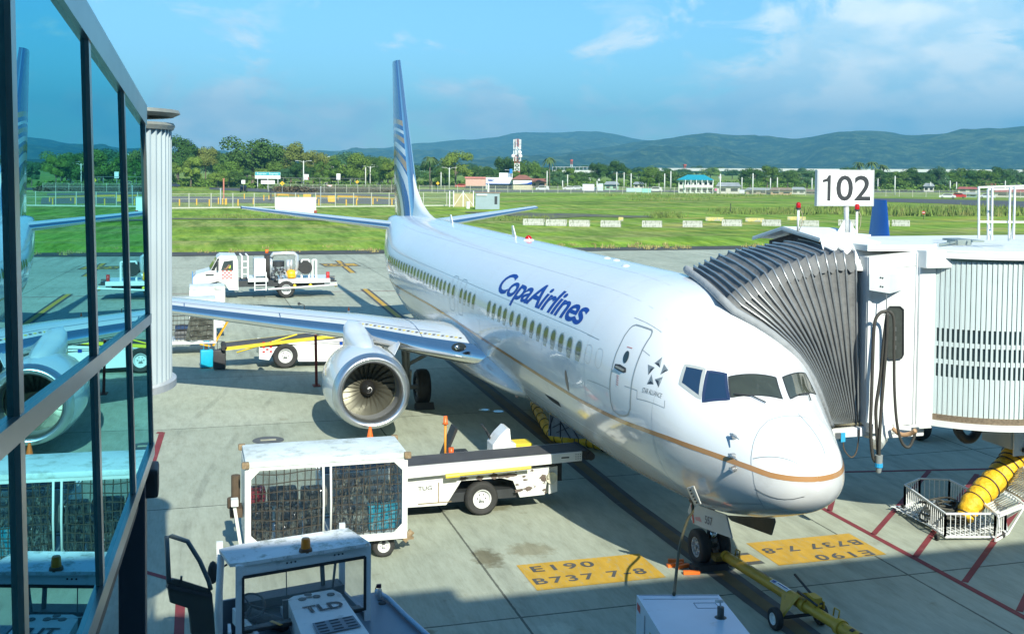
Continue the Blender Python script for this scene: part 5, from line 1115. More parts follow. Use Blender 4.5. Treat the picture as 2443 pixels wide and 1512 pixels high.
# ================================================================ GROUND EQUIPMENT
def wheel_set(parent, c, r, w, ax=1, rimcol=None, rr=.56):
    b = MB(); b.wheel(c, r, w, ax); o = b.build('tyre', rubber, parent, 40)
    b = MB(); b.rim(c, r*rr, w*1.02, ax); m_ = Vector(c); e = Vector((0, 1, 0)) if ax == 1 else Vector((1, 0, 0))
    for s in (-1, 1): b.ball(m_+e*s*w*.42, r*.14, (1, 1, 1), 2)
    b.build('rim', rimcol or mat('rim_white', (.70, .71, .70), .45, 0, .05, 4, dirt=(.3, .2, .12), dscale=9, dlim=(.62, .8)), o, 40)
    b = MB()
    for s in (-1, 1):
        for k in range(6): a = 2*pi*k/6; q = m_+e*s*w*.24+((Vector((cos(a), 0, sin(a))) if ax == 1 else Vector((0, cos(a), sin(a))))*r*rr*.45); b.ball(q, r*.045, (1, 1, 1), 1)
    b.build('wheel_nuts', darkm, o)
netd = mat('net_webbing', (.045, .042, .035), .85, 0, .2, 4)
plasm = bpy.data.materials.new('clear_plastic'); plasm.use_nodes = True
def _pl(m):
    nt = m.node_tree; nt.nodes.clear(); o = N(nt, 'ShaderNodeOutputMaterial'); mx = N(nt, 'ShaderNodeMixShader'); t = N(nt, 'ShaderNodeBsdfTransparent'); t.inputs[0].default_value = (.80, .86, .86, 1); g = N(nt, 'ShaderNodeBsdfGlossy'); g.inputs['Roughness'].default_value = .16; g.inputs[0].default_value = (.9, .95, 1, 1)
    tc_ = N(nt, 'ShaderNodeTexCoord'); mp = N(nt, 'ShaderNodeMapping'); mp.inputs['Scale'].default_value = (5, 7.5, 2.2); L(nt, tc_.outputs['Object'], mp.inputs[0]); n_ = N(nt, 'ShaderNodeTexNoise'); n_.inputs['Scale'].default_value = 1.3; n_.inputs['Detail'].default_value = 3; L(nt, mp.outputs[0], n_.inputs['Vector'])
    bp = N(nt, 'ShaderNodeBump'); bp.inputs['Strength'].default_value = 1; bp.inputs['Distance'].default_value = .12; L(nt, n_.outputs[0], bp.inputs['Height']); L(nt, bp.outputs[0], g.inputs['Normal'])
    fr = N(nt, 'ShaderNodeLayerWeight'); fr.inputs[0].default_value = .35; L(nt, bp.outputs[0], fr.inputs['Normal']); L(nt, ma(nt, 'ADD', ma(nt, 'MULTIPLY', fr.outputs['Fresnel'], .65), .24), mx.inputs[0])
    L(nt, t.outputs[0], mx.inputs[1]); L(nt, g.outputs[0], mx.inputs[2]); L(nt, mx.outputs[0], o.inputs[0])
_pl(plasm)
# ---- near baggage cart (local: x across 0..1.5 away from camera, y length)
cx0, cx1, cy0, cy1, cz0, cz1 = 5.75, 7.15, 5.56, 8.60, .50, 1.96
bc = thing('baggage_cart', 'white roofed baggage cart with rusty corners and netted plastic sides, nearest the camera', 'baggage cart', (6.5, 7.08, 0)); O = Vector((6.5, 7.08, 0))
def lb(M_=None): return MB(Matrix.Translation(-O))
b = lb(); b.box((cx0, cy0, cz1), (cx1, cy1, cz1+.11), .025); b.build('roof', roofwhite, bc, 30)
b = lb()
for x in (cx0+.04, cx1-.04):
    for y in (cy0+.05, cy1-.05): b.box((x-.04, y-.05, cz0), (x+.04, y+.05, cz1))
for x in (cx0+.035, cx1-.035): b.box((x-.034, cy0, cz0-.10), (x+.034, cy1, cz0+.03)); b.box((x-.03, cy0+.1, cz1-.06), (x+.03, cy1-.1, cz1-.001))
for y in (cy0+.03, cy1-.03): b.box((cx0+.07, y-.03, cz0-.08), (cx1-.07, y+.03, cz0+.02))
for y, s in ((cy0+.1, 1), (cy1-.1, -1)):      # corner gussets
    for z, t in ((cz0+.03, 1), (cz1-.06, -1)): b.prism([(y, z), (y+s*.16, z), (y, z+t*.16)], 0, cx0+.01, cx0+.03)
b.build('frame', wornwhite, bc)
b = lb(); b.box((cx0+.02, cy1-.012, cz0+.02), (cx1-.02, cy1+.01, cz1-.005)); b.box((cx0+.02, cy0-.01, cz0+.02), (cx1-.02, cy0+.012, cz1-.005)); b.build('end_panel', white, bc)
b = lb(); b.box((cx0+.03, cy0+.05, cz0-.04), (cx1-.03, cy1-.05, cz0+.0)); b.build('deck', alu, bc)
rust = mat('rusty_metal', (.30, .22, .13), .8, .2, .3, 9, dirt=(.45, .4, .3), dscale=9)
for x in (cx0, cx1):
    for y in (cy0, cy1): b = lb(); b.box((x-.06, y-.07, cz1+.0), (x+.05, y+.07, cz1+.125), .03); b.build('corner_cap', rust, bc, 30)
for y in (7.03, 7.17): b = lb(); b.tube([(cx0+.0, y, cz0+.02), (cx0-.0, y-.01, 1.2), (cx0+.0, y, cz1-.04)], .022, 8); b.build('curtain_rod', wornwhite, bc, True)
b = lb()      # draped plastic curtains, wavy
rnd = random.Random(2)
for (ya, yb) in ((cy0+.12, 7.02), (7.2, cy1-.12)):
    rows = []
    for i in range(13):
        z = cz0+.04+(cz1-.1-cz0-.04)*i/12; row = []
        for j in range(37):
            t = j/36; y = ya+(yb-ya)*t; row.append((cx0+.045+.018*sin(t*38+sin(z*3)*1.5)+.012*rnd.uniform(-1, 1), y, z))
        rows.append(row)
    b.grid(rows)
b.build('plastic_curtain', plasm, bc, True)
b = lb()
for (ya, yb) in ((cy0+.12, 7.0), (7.2, cy1-.12)):
    for k in range(10):
        y = ya+(yb-ya)*(k+.5)/10; P = [(cx0+.022+.008*sin(z_*5+k), y+.012*sin(z_*4+k*2), z_) for z_ in np.linspace(cz0+.04, cz1-.06, 9)]; 
        for i in range(8): b.bar(P[i], P[i+1], .018, .005, up=(1, 0, 0))
    for k in range(8):
        z = cz0+.1+(cz1-cz0-.22)*k/7; P = [(cx0+.018, ya+(yb-ya)*t, z+.02*sin(t*6+k)-.02*sin(t*pi)) for t in np.linspace(0, 1, 10)]
        for i in range(9): b.bar(P[i], P[i+1], .005, .018)
b.build('net', netd, bc)
# luggage inside
def suitcase(x, y, z, w, d, h, col, nm, lab, group=None, rz=0, handle=False, pull=False):
    t = thing('suitcase', lab, 'suitcase', (x, y, z), rz, group); b = MB(); b.box((-d/2, -w/2, .03), (d/2, w/2, h), min(w, d)*.18)
    m = mat('case_'+nm, col, .45, 0, .08, 5); b.build('shell', m, t, 40)
    b = MB(); n = max(3, int(w/.07))
    for k in range(n): yy = -w/2+w*(k+.5)/n; b.bar((-d/2-.004, yy, .08), (-d/2-.004, yy, h-.06), .012, .01)
    b.build('ridges', m, t)
    b = MB(); b.bar((-.02, -w*.2, h+.02), (-.02, w*.2, h+.02), .02); b.build('carry_handle', darkm, t)
    for yy in (-w*.38, w*.38):
        b = MB(); b.wheel((-d*.3, yy, .03), .03, .02, 1, 10); b.build('caster', rubber, t)
    if pull:
        b = MB(); 
        for yy in (-.09, .09): b.tube([(d*.3, yy, h), (d*.3, yy, h+.28)], .01, 6)
        b.tube([(d*.3, -.1, h+.29), (d*.3, .1, h+.29)], .018, 6); b.build('pull_handle', m if nm == 'cyan' else darkm, t)
    return t
rnd = random.Random(11)
suitcase(6.12, 5.98, cz0, .60, .34, .52, (.01, .42, .62), 'cyan', 'bright cyan suitcase at the right end inside the netted baggage cart')
for k, (y, z, w, h, c, n_, lab) in enumerate([(8.3, cz0, .42, .66, (.05, .05, .055), 'black', 'black case standing at the left end inside the netted baggage cart'), (7.78, cz0, .5, .6, (.09, .09, .10), 'charcoal', 'charcoal case behind the net left of the centre rods of the baggage cart'), (7.3, cz0, .36, .5, (.06, .075, .09), 'slate', 'slate case just left of the baggage cart centre rods'), (6.78, cz0, .4, .72, (.05, .05, .055), 'black', 'tall black case just right of the baggage cart centre rods'), (6.42, cz0, .28, .5, (.10, .10, .09), 'olive', 'dull olive case beside the cyan suitcase in the baggage cart'), (8.38, cz0+.68, .34, .30, (.50, .03, .06), 'red', 'red bag lying high at the left end inside the netted baggage cart'), (7.9, cz0+.62, .55, .35, (.07, .09, .12), 'navy', 'navy bag stacked on the charcoal case in the baggage cart'), (7.3, cz0+.52, .5, .4, (.13, .14, .14), 'grey', 'grey bag stacked high near the centre of the baggage cart'), (6.6, cz0+.74, .5, .35, (.06, .06, .07), 'dark', 'dark bag stacked on the tall black case in the baggage cart'), (6.05, cz0+.54, .5, .38, (.08, .10, .12), 'steelblue', 'steel blue bag stacked on the cyan suitcase')]):
    suitcase(6.15+.1*rnd.uniform(-1, 1), y, z, w, .36, h, c, n_, lab, 'bags inside the netted baggage cart')
for (x, y) in ((5.98, 5.98), (5.98, 8.2), (7.05, 5.98), (7.05, 8.2)): wheel_set(bc, (x-O.x, y-O.y, .22), .22, .13, 0)
b = lb(); 
for x, y in ((5.98, 5.98), (5.98, 8.2), (7.05, 5.98), (7.05, 8.2)): b.box((x-.03, y-.05, .2), (x+.10, y+.05, .42)) if False else None
b.bar((6.5, 5.75, .36), (6.5, 8.4, .36), .16, .06); b.bar((5.9, 5.98, .3), (7.1, 5.98, .3), .06); b.bar((5.9, 8.2, .3), (7.1, 8.2, .3), .06)
b.build('chassis', darkm, bc)
b = lb(); b.bar((6.2, 5.9, .28), (6.15, 5.35, .26), .05); b.bar((6.15, 5.55, .22), (6.15, 5.38, .4), .05, .12); b.build('hitch', rust, bc)
b = lb(); b.bar((6.1, 8.65, .28), (5.98, 8.80, 1.28), .06, .05); b.bar((6.35, 8.65, .28), (6.0, 8.80, 1.28), .05, .04); b.box((5.9, 8.72, 1.22), (6.08, 8.85, 1.34)); b.build('drawbar', rust and wornwhite, bc)
b = lb(); b.tube([(6.6, 8.74, 1.1), (6.6, 8.74, 1.62)], .085, 12); b.tube([(6.6, 8.78, 1.0), (6.6, 8.78, 1.18)], .12, 12); b.box((6.4, 8.62, .85), (6.8, 8.85, 1.02)); b.build('rolled_cover', mat('brown_rubber', (.10, .07, .045), .8, 0, .2, 6), bc)
# ---- belt loaders
def belt_loader(name, label, loc, rz, slope, L0, L1, near_white, long_body, lift, letter, dashes=True):
    # local frame: x along the belt (front = +x under the airliner), y to the driver's side, z up
    t = thing(name, label, 'belt loader', loc, rz); return t
bl = thing('belt_loader', 'worn white belt loader with black belt reaching under the airliner, beside the near baggage cart', 'belt loader', (8.3, 3.5, 0), -pi/2); 
# local x -> world -y ; local y -> world +x
def wl(x, y, z): return Vector((-(y-3.5), x-8.3, z))     # world to local
def LB(): return MB(Matrix(((0, -1, 0, 3.5), (1, 0, 0, -8.3), (0, 0, 1, 0), (0, 0, 0, 1))))
NXF = 7.93      # near side face X
b = LB()
# body side profile in (y, z), extruded along x: with wheel arch
def arch(yc, zc, r, y0, y1, zb): return []
prof = [(6.9, .32), (6.9, .98), (1.95, .98), (1.95, .95), (2.05, .36), (2.62, .34), (2.78, .72), (3.05, .80), (3.95, .80), (4.2, .42), (4.28, .30)]
b.prism(prof, 0, NXF, NXF+.05)
b.prism([(q[0], q[1]) for q in prof], 0, NXF+1.45, NXF+1.5)
b.box((NXF+.05, 1.97, .90), (NXF+1.45, 6.88, .965)); b.box((NXF+.05, 6.86, .35), (NXF+1.45, 6.9, .9)); b.box((NXF+.05, 4.4, .32), (NXF+1.45, 6.85, .36))
b.build('body', wornwhite, bl)
b = LB(); b.prism([(1.95, .36), (1.95, .95), (1.75, .97), (1.75, .40)], 0, NXF+.02, NXF+.55); b.build('front_box', wornwhite, bl)
b = LB(); b.lathe([(.001, 0), (.10, .0), (.13, .03)], 20, Matrix.Translation((NXF-.0, 1.90, .73)) @ Matrix.Rotation(-pi/2, 4, 'Y')); b.build('lamp_hole', mat('lamp_cream', (.6, .58, .45), .3), bl, True)
b = LB(); b.box((NXF-.012, 4.44, .37), (NXF+.001, 4.46, .80)); b.box((NXF-.012, 4.16, .36), (NXF+.001, 4.9, .375)); b.build('panel_gap', rust, bl)
put_text('TUG', wl(NXF-.012, 4.75, .70) , wl(0, -1, 0)-wl(0, 0, 0), (0, 0, 1), .085, inkm, 'maker_lettering', bl, width=.30, offset=0)
# peeled paint patches over the arch
peel = mat('peeled_brown', (.13, .10, .085), .85, 0, .3, 8)
rnd = random.Random(4)
for (y0, y1, z0, z1, n) in ((2.75, 3.95, .83, .88, 22), (2.05, 2.75, .45, .93, 16), (2.02, 2.10, .4, .9, 8)):
    b = LB()
    for i in range(n):
        y, z, r = rnd.uniform(y0, y1), rnd.uniform(z0, z1), rnd.uniform(.012, .05)
        r *= rnd.choice((.5, .8, 1.9)); P = [(NXF-.004-.0004*i, y+r*cos(a)*rnd.uniform(.5, 1.9), z+r*.6*sin(a)*rnd.uniform(.4, 1.4)) for a in np.linspace(0, 2*pi, 8, endpoint=False)]; b.add(P, [tuple(range(8))])
    b.build('peeled_paint', peel, bl)
for x in (NXF+.10, NXF+1.4):
    for y in (3.48, 6.1) if x > 8.5 else (3.48,): wheel_set(bl, wl(x, y, .37), .37, .24, 1)
b = LB(); b.tube([(NXF+.1, 3.48, .37), (NXF+1.4, 3.48, .37)], .06, 8); b.box((NXF+.15, 2.5, .3), (NXF+1.35, 6.6, .5)); b.build('chassis', darkm, bl)
# belt boom: near rail faces camera
zA, zB = 1.17, 1.17; yA, yB = 6.9, 1.25
def bz(y): return 1.13+(6.9-y)*.012
bo = thing_part('conveyor', bl)
b = LB(); b.add([(NXF-.18, yA, bz(yA)-.20), (NXF-.18, yB, bz(yB)-.09), (NXF-.18, yB, bz(yB)+.11), (NXF-.18, yA, bz(yA)+.06), (NXF-.13, yA, bz(yA)-.20), (NXF-.13, yB, bz(yB)-.09), (NXF-.13, yB, bz(yB)+.11), (NXF-.13, yA, bz(yA)+.06)], [(0, 1, 2, 3), (7, 6, 5, 4), (0, 4, 5, 1), (1, 5, 6, 2), (2, 6, 7, 3), (3, 7, 4, 0)]); b.build('side_rail', wornwhite, bo)
b = LB(); b.add([(NXF+.62, yA, bz(yA)-.20), (NXF+.62, yB, bz(yB)-.09), (NXF+.62, yB, bz(yB)+.11), (NXF+.62, yA, bz(yA)+.06), (NXF+.66, yA, bz(yA)-.20), (NXF+.66, yB, bz(yB)-.09), (NXF+.66, yB, bz(yB)+.11), (NXF+.66, yA, bz(yA)+.06)], [(0, 1, 2, 3), (7, 6, 5, 4), (0, 4, 5, 1), (1, 5, 6, 2), (2, 6, 7, 3), (3, 7, 4, 0)]); b.build('side_rail', wornwhite, bo)
b = LB(); b.add([(NXF-.125, yA, bz(yA)+.075), (NXF-.125, yB-.1, bz(yB)+.12), (NXF+.615, yB-.1, bz(yB)+.12), (NXF+.615, yA, bz(yA)+.075), (NXF-.125, yA, bz(yA)-.05), (NXF-.125, yB-.1, bz(yB)+.0), (NXF+.615, yB-.1, bz(yB)), (NXF+.615, yA, bz(yA)-.05)], [(0, 1, 2, 3), (7, 6, 5, 4), (0, 4, 5, 1), (1, 5, 6, 2), (2, 6, 7, 3), (3, 7, 4, 0)]); b.build('belt', beltm, bo)
b = LB(); b.tube([(NXF-.16, yB-.13, bz(yB)+.02), (NXF+.64, yB-.13, bz(yB)+.02)], .11, 16); b.tube([(NXF-.18, yB-.22, bz(yB)-.01), (NXF+.66, yB-.22, bz(yB)-.01)], .09, 12); b.build('end_roller', rubber, bo, 40)
b = LB()
for i in range(9): b.ball((NXF-.182, yB+.04+.05*(i % 3), bz(yB)-.04+.05*(i//3)), .012, (1, 1, 1), 1)
b.box((NXF-.186, yB+.30, bz(yB)-.01), (NXF-.181, yB+.48, bz(yB)+.02)); b.build('bolt_row', darkm, bo)
b = LB(); b.tube([(NXF-.23, 4.35, 1.0), (NXF-.23, 2.45, 1.055)], .035, 8); b.tube([(NXF-.23, 4.35, .99), (NXF-.23, 4.05, 1.0)], .05, 8); b.build('yellow_bar', yelbright, bl, 40)
b = LB(); b.box((NXF+.3, 1.55, .55), (NXF+.8, 2.0, 1.0)); b.bar((NXF+.2, 3.2, .9), (NXF+.2, 1.9, 1.1), .06); b.build('lift_frame', darkm, bl)
# driver station beyond the belt
b = LB(); b.add([(9.3, 4.02, .95), (9.3, 3.75, 1.62), (9.75, 3.75, 1.62), (9.75, 4.02, .95), (9.3, 3.97, .95), (9.3, 3.69, 1.60), (9.75, 3.69, 1.60), (9.75, 3.97, .95)], [(0, 1, 2, 3), (7, 6, 5, 4), (0, 4, 5, 1), (1, 5, 6, 2), (2, 6, 7, 3), (3, 7, 4, 0)]); b.box((9.3, 3.40, .95), (9.75, 3.95, 1.03), .03); b.build('seat', mat('seat_black', (.03, .03, .03), .5), bl, 40)
b = LB(); b.prism([(2.95, .95), (2.95, 1.25), (2.80, 1.45), (2.62, 1.62), (2.55, 1.60), (2.52, 1.3), (2.40, 1.25), (2.35, .95)], 0, 9.0, 9.5); b.build('dashboard', white, bl)
b = LB(); b.box((9.0, 2.0, 1.18), (9.45, 2.42, 1.24), .01); b.box((8.98, 2.0, 1.08), (9.45, 2.4, 1.18)); b.build('yellow_step', yelbright, bl)
b = LB(); C0 = Vector((9.4, 3.02, 1.52)); tilt = Matrix.Translation(C0) @ Matrix.Rotation(radians(55), 4, 'X') ; P = [tilt @ Vector((.17*cos(a), .17*sin(a), 0)) for a in np.linspace(0, 2*pi, 25)]; b.tube(P, .014, 6, False); b.tube([C0, tilt @ Vector((.17, 0, 0))], .012, 5); b.tube([C0, tilt @ Vector((-.12, .12, 0))], .012, 5); b.tube([C0, tilt @ Vector((-.12, -.12, 0))], .012, 5); b.tube([C0, (9.4, 2.85, 1.2)], .025, 8); b.build('steering_wheel', darkm, bl, True)
b = LB(); b.tube([(8.75, 4.12, 1.0), (8.75, 4.12, 1.86)], .028, 8); b.build('beacon_pole', mat('orange_pole', (.75, .30, .03), .5, 0, .1, 5), bl, True)
b = LB(); b.tube([(8.75, 4.12, 1.86), (8.75, 4.12, 1.90), (8.75, 4.12, 2.04)], [.07, .05, .042], 12); b.build('beacon', orange, bl, True)
b = LB(); b.box((8.72, 3.88, 1.02), (9.0, 4.2, 1.08)); b.build('tray', darkm, bl)
b = LB(); b.tube([(8.85, 3.96, 1.08), (8.85, 3.96, 1.30)], .06, 12); b.build('cup', mat('orange_cup', (.8, .12, .02), .4), bl, True)
b = LB(); b.ball((8.8, 4.08, 1.15), .055, (1, .8, 1)); b.build('rag', red, bl, True)
# ---- far belt loader behind the wing, local axes along world -y
q0 = G(681, 877); b2 = thing('belt_loader', 'white belt loader with sloping yellow edged belt rising behind the engine', 'belt loader', (q0.x, q0.y, 0), -pi/2)
qx, qy = q0.x, q0.y; X = qx-.12
def LC(): return MB(Matrix(((0, -1, 0, qy), (1, 0, 0, -qx), (0, 0, 1, 0), (0, 0, 0, 1))))
def yy(u, v=830, x=None): return PLN(u, v, 0, X if x is None else x).y
def zz(u, v): return PLN(u, v, 0, X).z
b = LC(); P = [(620, 821), (618, 856), (642, 859), (652, 841), (664, 833), (696, 833), (705, 843), (712, 862), (805, 862), (930, 858), (925, 821)]; zt_ = zz(620, 821)
b.prism([(yy(u, v), zz(u, v)) for u, v in P], 0, X, X+.05); b.prism([(yy(u, v), zz(u, v)) for u, v in P], 0, X+1.5, X+1.55); b.box((X+.05, yy(925), zt_-.08), (X+1.5, yy(620), zt_-.02)); b.box((X+.02, yy(621), .5), (X+1.5, yy(618), zt_-.03)); b.build('body', white, b2)
for (u, xx) in ((681, 0), (681, 1.4), (900, 0), (900, 1.4)): wheel_set(b2, Vector((-(yy(u)-qy), X+.1+xx-qx, .47)), .47, .3, 1)
b = LC()
for i in range(3):
    for j in range(5):
        if (i+j) % 2 == 0: y0, z0 = yy(640-7*i*1), zz(640, 840-j*7); b.box((X-.012, yy(640-0)-.14+i*-.0+(.13*i), .62+.085*j), (X-.004, yy(640)-.05+(.13*i), .68+.085*j))
b.build('red_squares', red, b2)
b = LC(); b.box((X-.01, yy(819), 1.35-.55), (X-.004, yy(819)+.14, .92)); b.build('blue_badge', bluepaint, b2)
e0, e1 = (530, 838), (820, 790)
ya, yb_ = yy(530, 838), yy(880, 785)
za, zb_ = .62, 2.05
bo = thing_part('conveyor', b2)
def slab(MBf, x0, x1, y0, z0, y1, z1, th, name, m, parent, dz=0):
    b = MBf(); b.add([(x0, y0, z0-th+dz), (x0, y1, z1-th+dz), (x0, y1, z1+dz), (x0, y0, z0+dz), (x1, y0, z0-th+dz), (x1, y1, z1-th+dz), (x1, y1, z1+dz), (x1, y0, z0+dz)], [(0, 1, 2, 3), (7, 6, 5, 4), (0, 4, 5, 1), (1, 5, 6, 2), (2, 6, 7, 3), (3, 7, 4, 0)]); return b.build(name, m, parent)
ya = yy(538, 830); za = zz(538, 826); y1_, z1_ = yy(820, 793), zz(820, 793); yb_ = yy(868, 788); zb_ = za+(z1_-za)*(yb_-ya)/(y1_-ya)
slab(LC, X+.06, X+.92, ya, za, yb_, zb_, .12, 'belt', beltm, bo); slab(LC, X-.02, X+.055, ya, za-.06, yb_, zb_-.06, .11, 'side_rail', yelbright, bo, dz=.02); slab(LC, X+.925, X+.98, ya, za, yb_, zb_, .2, 'side_rail', yelbright, bo)
slab(LC, X+.0, X+.9, ya-1.2, za+.06, yb_, zb_-.2, .10, 'under_frame', white, bo, dz=-.06)
b = LC(); b.tube([(X-.02, ya+.05, za-.06), (X+1.0, ya+.05, za-.06)], .1, 12); b.build('end_roller', rubber, bo, 40)
b = LC(); b.tube([(X+.05, ya-.4, za-.25), (X+.05, ya-2.6, za+.35)], .03, 6); b.tube([(X+.3, ya-1.0, .95), (X+.3, ya-3.2, 1.1)], .03, 6); b.build('guard_tube', yelbright, b2, True)
b = LC(); b.tube([(X+1.2, qy-.8, 1.0), (X+1.2, qy-.8, 2.2), (X+1.2, qy-.65, 2.25)], .02, 6); b.ball((X+1.2, qy-.6, 2.26), .06); b.build('mirror_arm', darkm, b2)
# rust red marker post by the engine
q = G(755, 920); tp = thing('marker_post', 'rust red steel post standing behind the left side of the engine', 'post', (q.x, q.y, 0)); b = MB(); b.bar((0, 0, .02), (.3, .0, 1.75), .09, .04); b.box((-.2, -.12, 0), (.2, .12, .03)); b.build('post_body', mat('rust_red', (.20, .035, .025), .7, 0, .15, 4), tp)
# ---- cones
def cone_mesh(): return None
def make_cone(label, x, y, s=1., group='traffic cones round the airliner'):
    t = thing('traffic_cone', label, 'traffic cone', (x, y, 0), 0, group); b = MB(); b.lathe([(.17*s, .03*s), (.03*s, .74*s), (.001, .75*s)], 20); b.lathe([(.001, .75*s), (.03*s, .74*s)], 20); b.build('cone_body', orange, t, 40)
    b = MB(); b.lathe([(.128*s, .25*s), (.093*s, .43*s)], 20); b.build('reflective_band', white, t, True); b = MB(); b.box((-.21*s, -.21*s, 0), (.21*s, .21*s, .03*s)); b.build('base', MATS['orange_plastic'], t); return t
q = PLN(883, 1020, 2, .75); make_cone('orange and white cone in front of the engine, behind the near baggage cart', q.x, q.y, 1.05)
q = G(1005, 768); make_cone('dark red and white cone standing behind the wing root', q.x, q.y, 1.0)
q = G(832, 753); make_cone('small bright orange cone beyond the wing', q.x, q.y, .6)
# dark tow dolly by the rear cone
q = G(1010, 775); td = thing('wheel_chock_rack', 'low dark ground rack beside the cone behind the wing root', 'rack', (q.x, q.y, 0)); b = MB(); b.box((-.3, -1.0, .15), (.3, 1.3, .32), .03); b.build('tray', darkm, td)
for y_ in (-.8, 1.0): b = MB(); b.wheel((0, y_, .14), .14, .08, 0, 14); b.build('tyre', rubber, td)
# ---- rear baggage carts
def rear_cart(cx, cy, lab, open_side, h=2.15, Ly=2.6, Lx=1.5):
    t = thing('baggage_cart', lab, 'baggage cart', (cx, cy, 0), 0, 'white baggage carts behind the wing')
    b = MB(); b.box((-Lx/2, -Ly/2, h-.12), (Lx/2, Ly/2, h), .03); b.build('roof', roofwhite, t, 30)
    b = MB()
    for x in (-Lx/2+.04, Lx/2-.04):
        for y in (-Ly/2+.06, Ly/2-.06): b.box((x-.04, y-.06, .55), (x+.04, y+.06, h-.12))
    b.box((-Lx/2, -Ly/2, .46), (Lx/2, Ly/2, .58)); b.build('frame', white, t)
    if not open_side: b = MB(); b.box((-Lx/2-.01, -Ly/2+.12, .58), (-Lx/2+.02, Ly/2-.12, h-.14)); b.box((-Lx/2, -Ly/2-.01, .58), (Lx/2, -Ly/2+.02, h-.13)); b.build('side_panel', white, t)
    else:
        b = MB(); b.box((-Lx/2+.1, -Ly/2+.0, .6), (Lx/2-.1, -Ly/2+.03, h-.13)); b.build('side_panel', white, t)
        b = MB()
        for k in range(13): y = Ly/2-.15-k*.14; b.bar((-Lx/2+.0, y, 1.0 if k < 6 else .6), (-Lx/2+.0, y, h-.14), .012, .03)
        for k in range(6): z = 1.05+k*.18; b.bar((-Lx/2, Ly/2-.1, z), (-Lx/2, -.5, z), .012, .03)
        b.build('net', netd, t)
        b = MB(); rows = []
        for i in range(8):
            z = .62+(h-.8)*i/7; rows.append([(-Lx/2-.03-.10*(1-i/7)*abs(sin(j*.5)), -.55-(Ly/2-.65)*j/12+.30*(1-i/7)*(1-j/12), z) for j in range(13)])
        b.grid(rows); b.build('plastic_curtain', mat('murky_plastic', (.09, .095, .08), .22, 0, .5, 5, dirt=(.5, .52, .5), dscale=3, dlim=(.62, .66), bump=.8, bscale=6), t, True)
        b = MB()
        for k in range(5): y = -.6-k*.16; b.bar((-Lx/2-.16, y+.2, .65), (-Lx/2-.08, y, h-.16), .01, .02)
        for k in range(6): z = .8+k*.22; b.bar((-Lx/2-.16, -.45, z), (-Lx/2-.13, -Ly/2+.15, z), .01, .02)
        b.build('net', netd, t)
    for x in (-.5, .5):
        for y in (-Ly/2+.4, Ly/2-.4): wheel_set(t, (x, y, .22), .22, .13, 0 if False else 1)
    b = MB(); b.bar((0, -Ly/2+.2, .4), (0, Ly/2-.2, .4), .2, .08); b.build('chassis', darkm, t); return t
qa, qb = G(515, 846), G(400, 846); xa = 30.3
yR = PLN(516, 800, 0, xa).y; c1 = rear_cart(xa+.75, yR+1.45, 'open white baggage cart with torn net and plastic curtain beside the corrugated drum', True, 2.2, 2.9)
yR2 = PLN(537, 780, 0, 34.6).y; yL2 = PLN(452, 780, 0, 34.6).y; c2_ = rear_cart(34.6+.75, (yR2+yL2)/2, 'closed white baggage cart standing behind the open one and the wing', False, 2.25, abs(yL2-yR2))
suitcase(30.9, yR+1.3, .58, .6, .4, .35, (.10, .11, .12), 'bag_grey', 'grey bag lying in the open cart beside the corrugated drum', 'bags in the open cart'); suitcase(30.9, yR+1.3, .93, .55, .38, .22, (.02, .06, .16), 'bag_blue', 'dark blue bag on top of the grey bag in the open cart', 'bags in the open cart'); suitcase(30.9, yR+1.85, .58, .35, .3, .75, (.04, .04, .045), 'bag_black', 'black upright bag at the left side of the open cart', 'bags in the open cart')
b = MB(); b.bar((0, 0, .35), (.35, -.75, 1.55), .09, .05); b.bar((0, 0.1, .35), (.0, .5, .45), .06); q = G(508, 846); tag(b.build('cart_drawbar', mat('orange_yellow_bar', (.72, .38, .02), .5, 0, .08, 4), None, loc=(q.x, q.y, 0)), 'raised orange yellow drawbar leaning at the right end of the open cart', 'drawbar')
q = G(493, 877); suitcase(q.x, q.y, 0, .46, .28, .68, (.01, .46, .75), 'cyan', 'bright cyan suitcase standing alone on the apron by the far belt loader', pull=True, rz=.1)
q = G(524, 881); suitcase(q.x, q.y, 0, .44, .30, .74, (.035, .035, .04), 'black', 'black suitcase standing on the apron right of the cyan one', pull=True, rz=-.1)
# ---- hydrant fuel truck at the back of the apron; local x forward -> world +y
tx = 50.0; fy = G(460, 706).y
ft = thing('fuel_truck', 'white hydrant fuel truck with pipes and yellow filter on its back', 'truck', (tx, fy, 0), pi/2)
def PT(u, v): q = PLN(u, v, 0, tx-1.2); return (-(fy-q.y), q.z)    # -> local x (forward +), z
def FT(): return MB()
def fx(u, v=690): return PT(u, v)[0]
def fz(u, v): return PT(u, v)[1]
hw = 1.15
b = FT(); P = [(460, 692), (460, 664), (468, 655), (502, 646), (519, 619), (524, 611), (548, 610), (556, 620), (569, 690), (546, 690), (538, 676), (520, 670), (500, 674), (492, 690)]
P = [(460, 692), (460, 664), (468, 655), (502, 646), (519, 615), (526, 610), (564, 611), (568, 624), (569, 692), (546, 692), (538, 678), (520, 671), (500, 676), (492, 692)]
b.prism([(fx(u, v), fz(u, v)) for u, v in P], 1, -hw, hw); b.build('cab', white, ft, 30)
b = FT(); b.prism([(fx(u, v), fz(u, v)) for u, v in ((506, 647), (520, 620), (524, 620), (513, 647))], 1, -hw-.006, -hw+.0) if False else None
g1 = [(527, 645), (534, 624), (556, 621), (557, 645)]
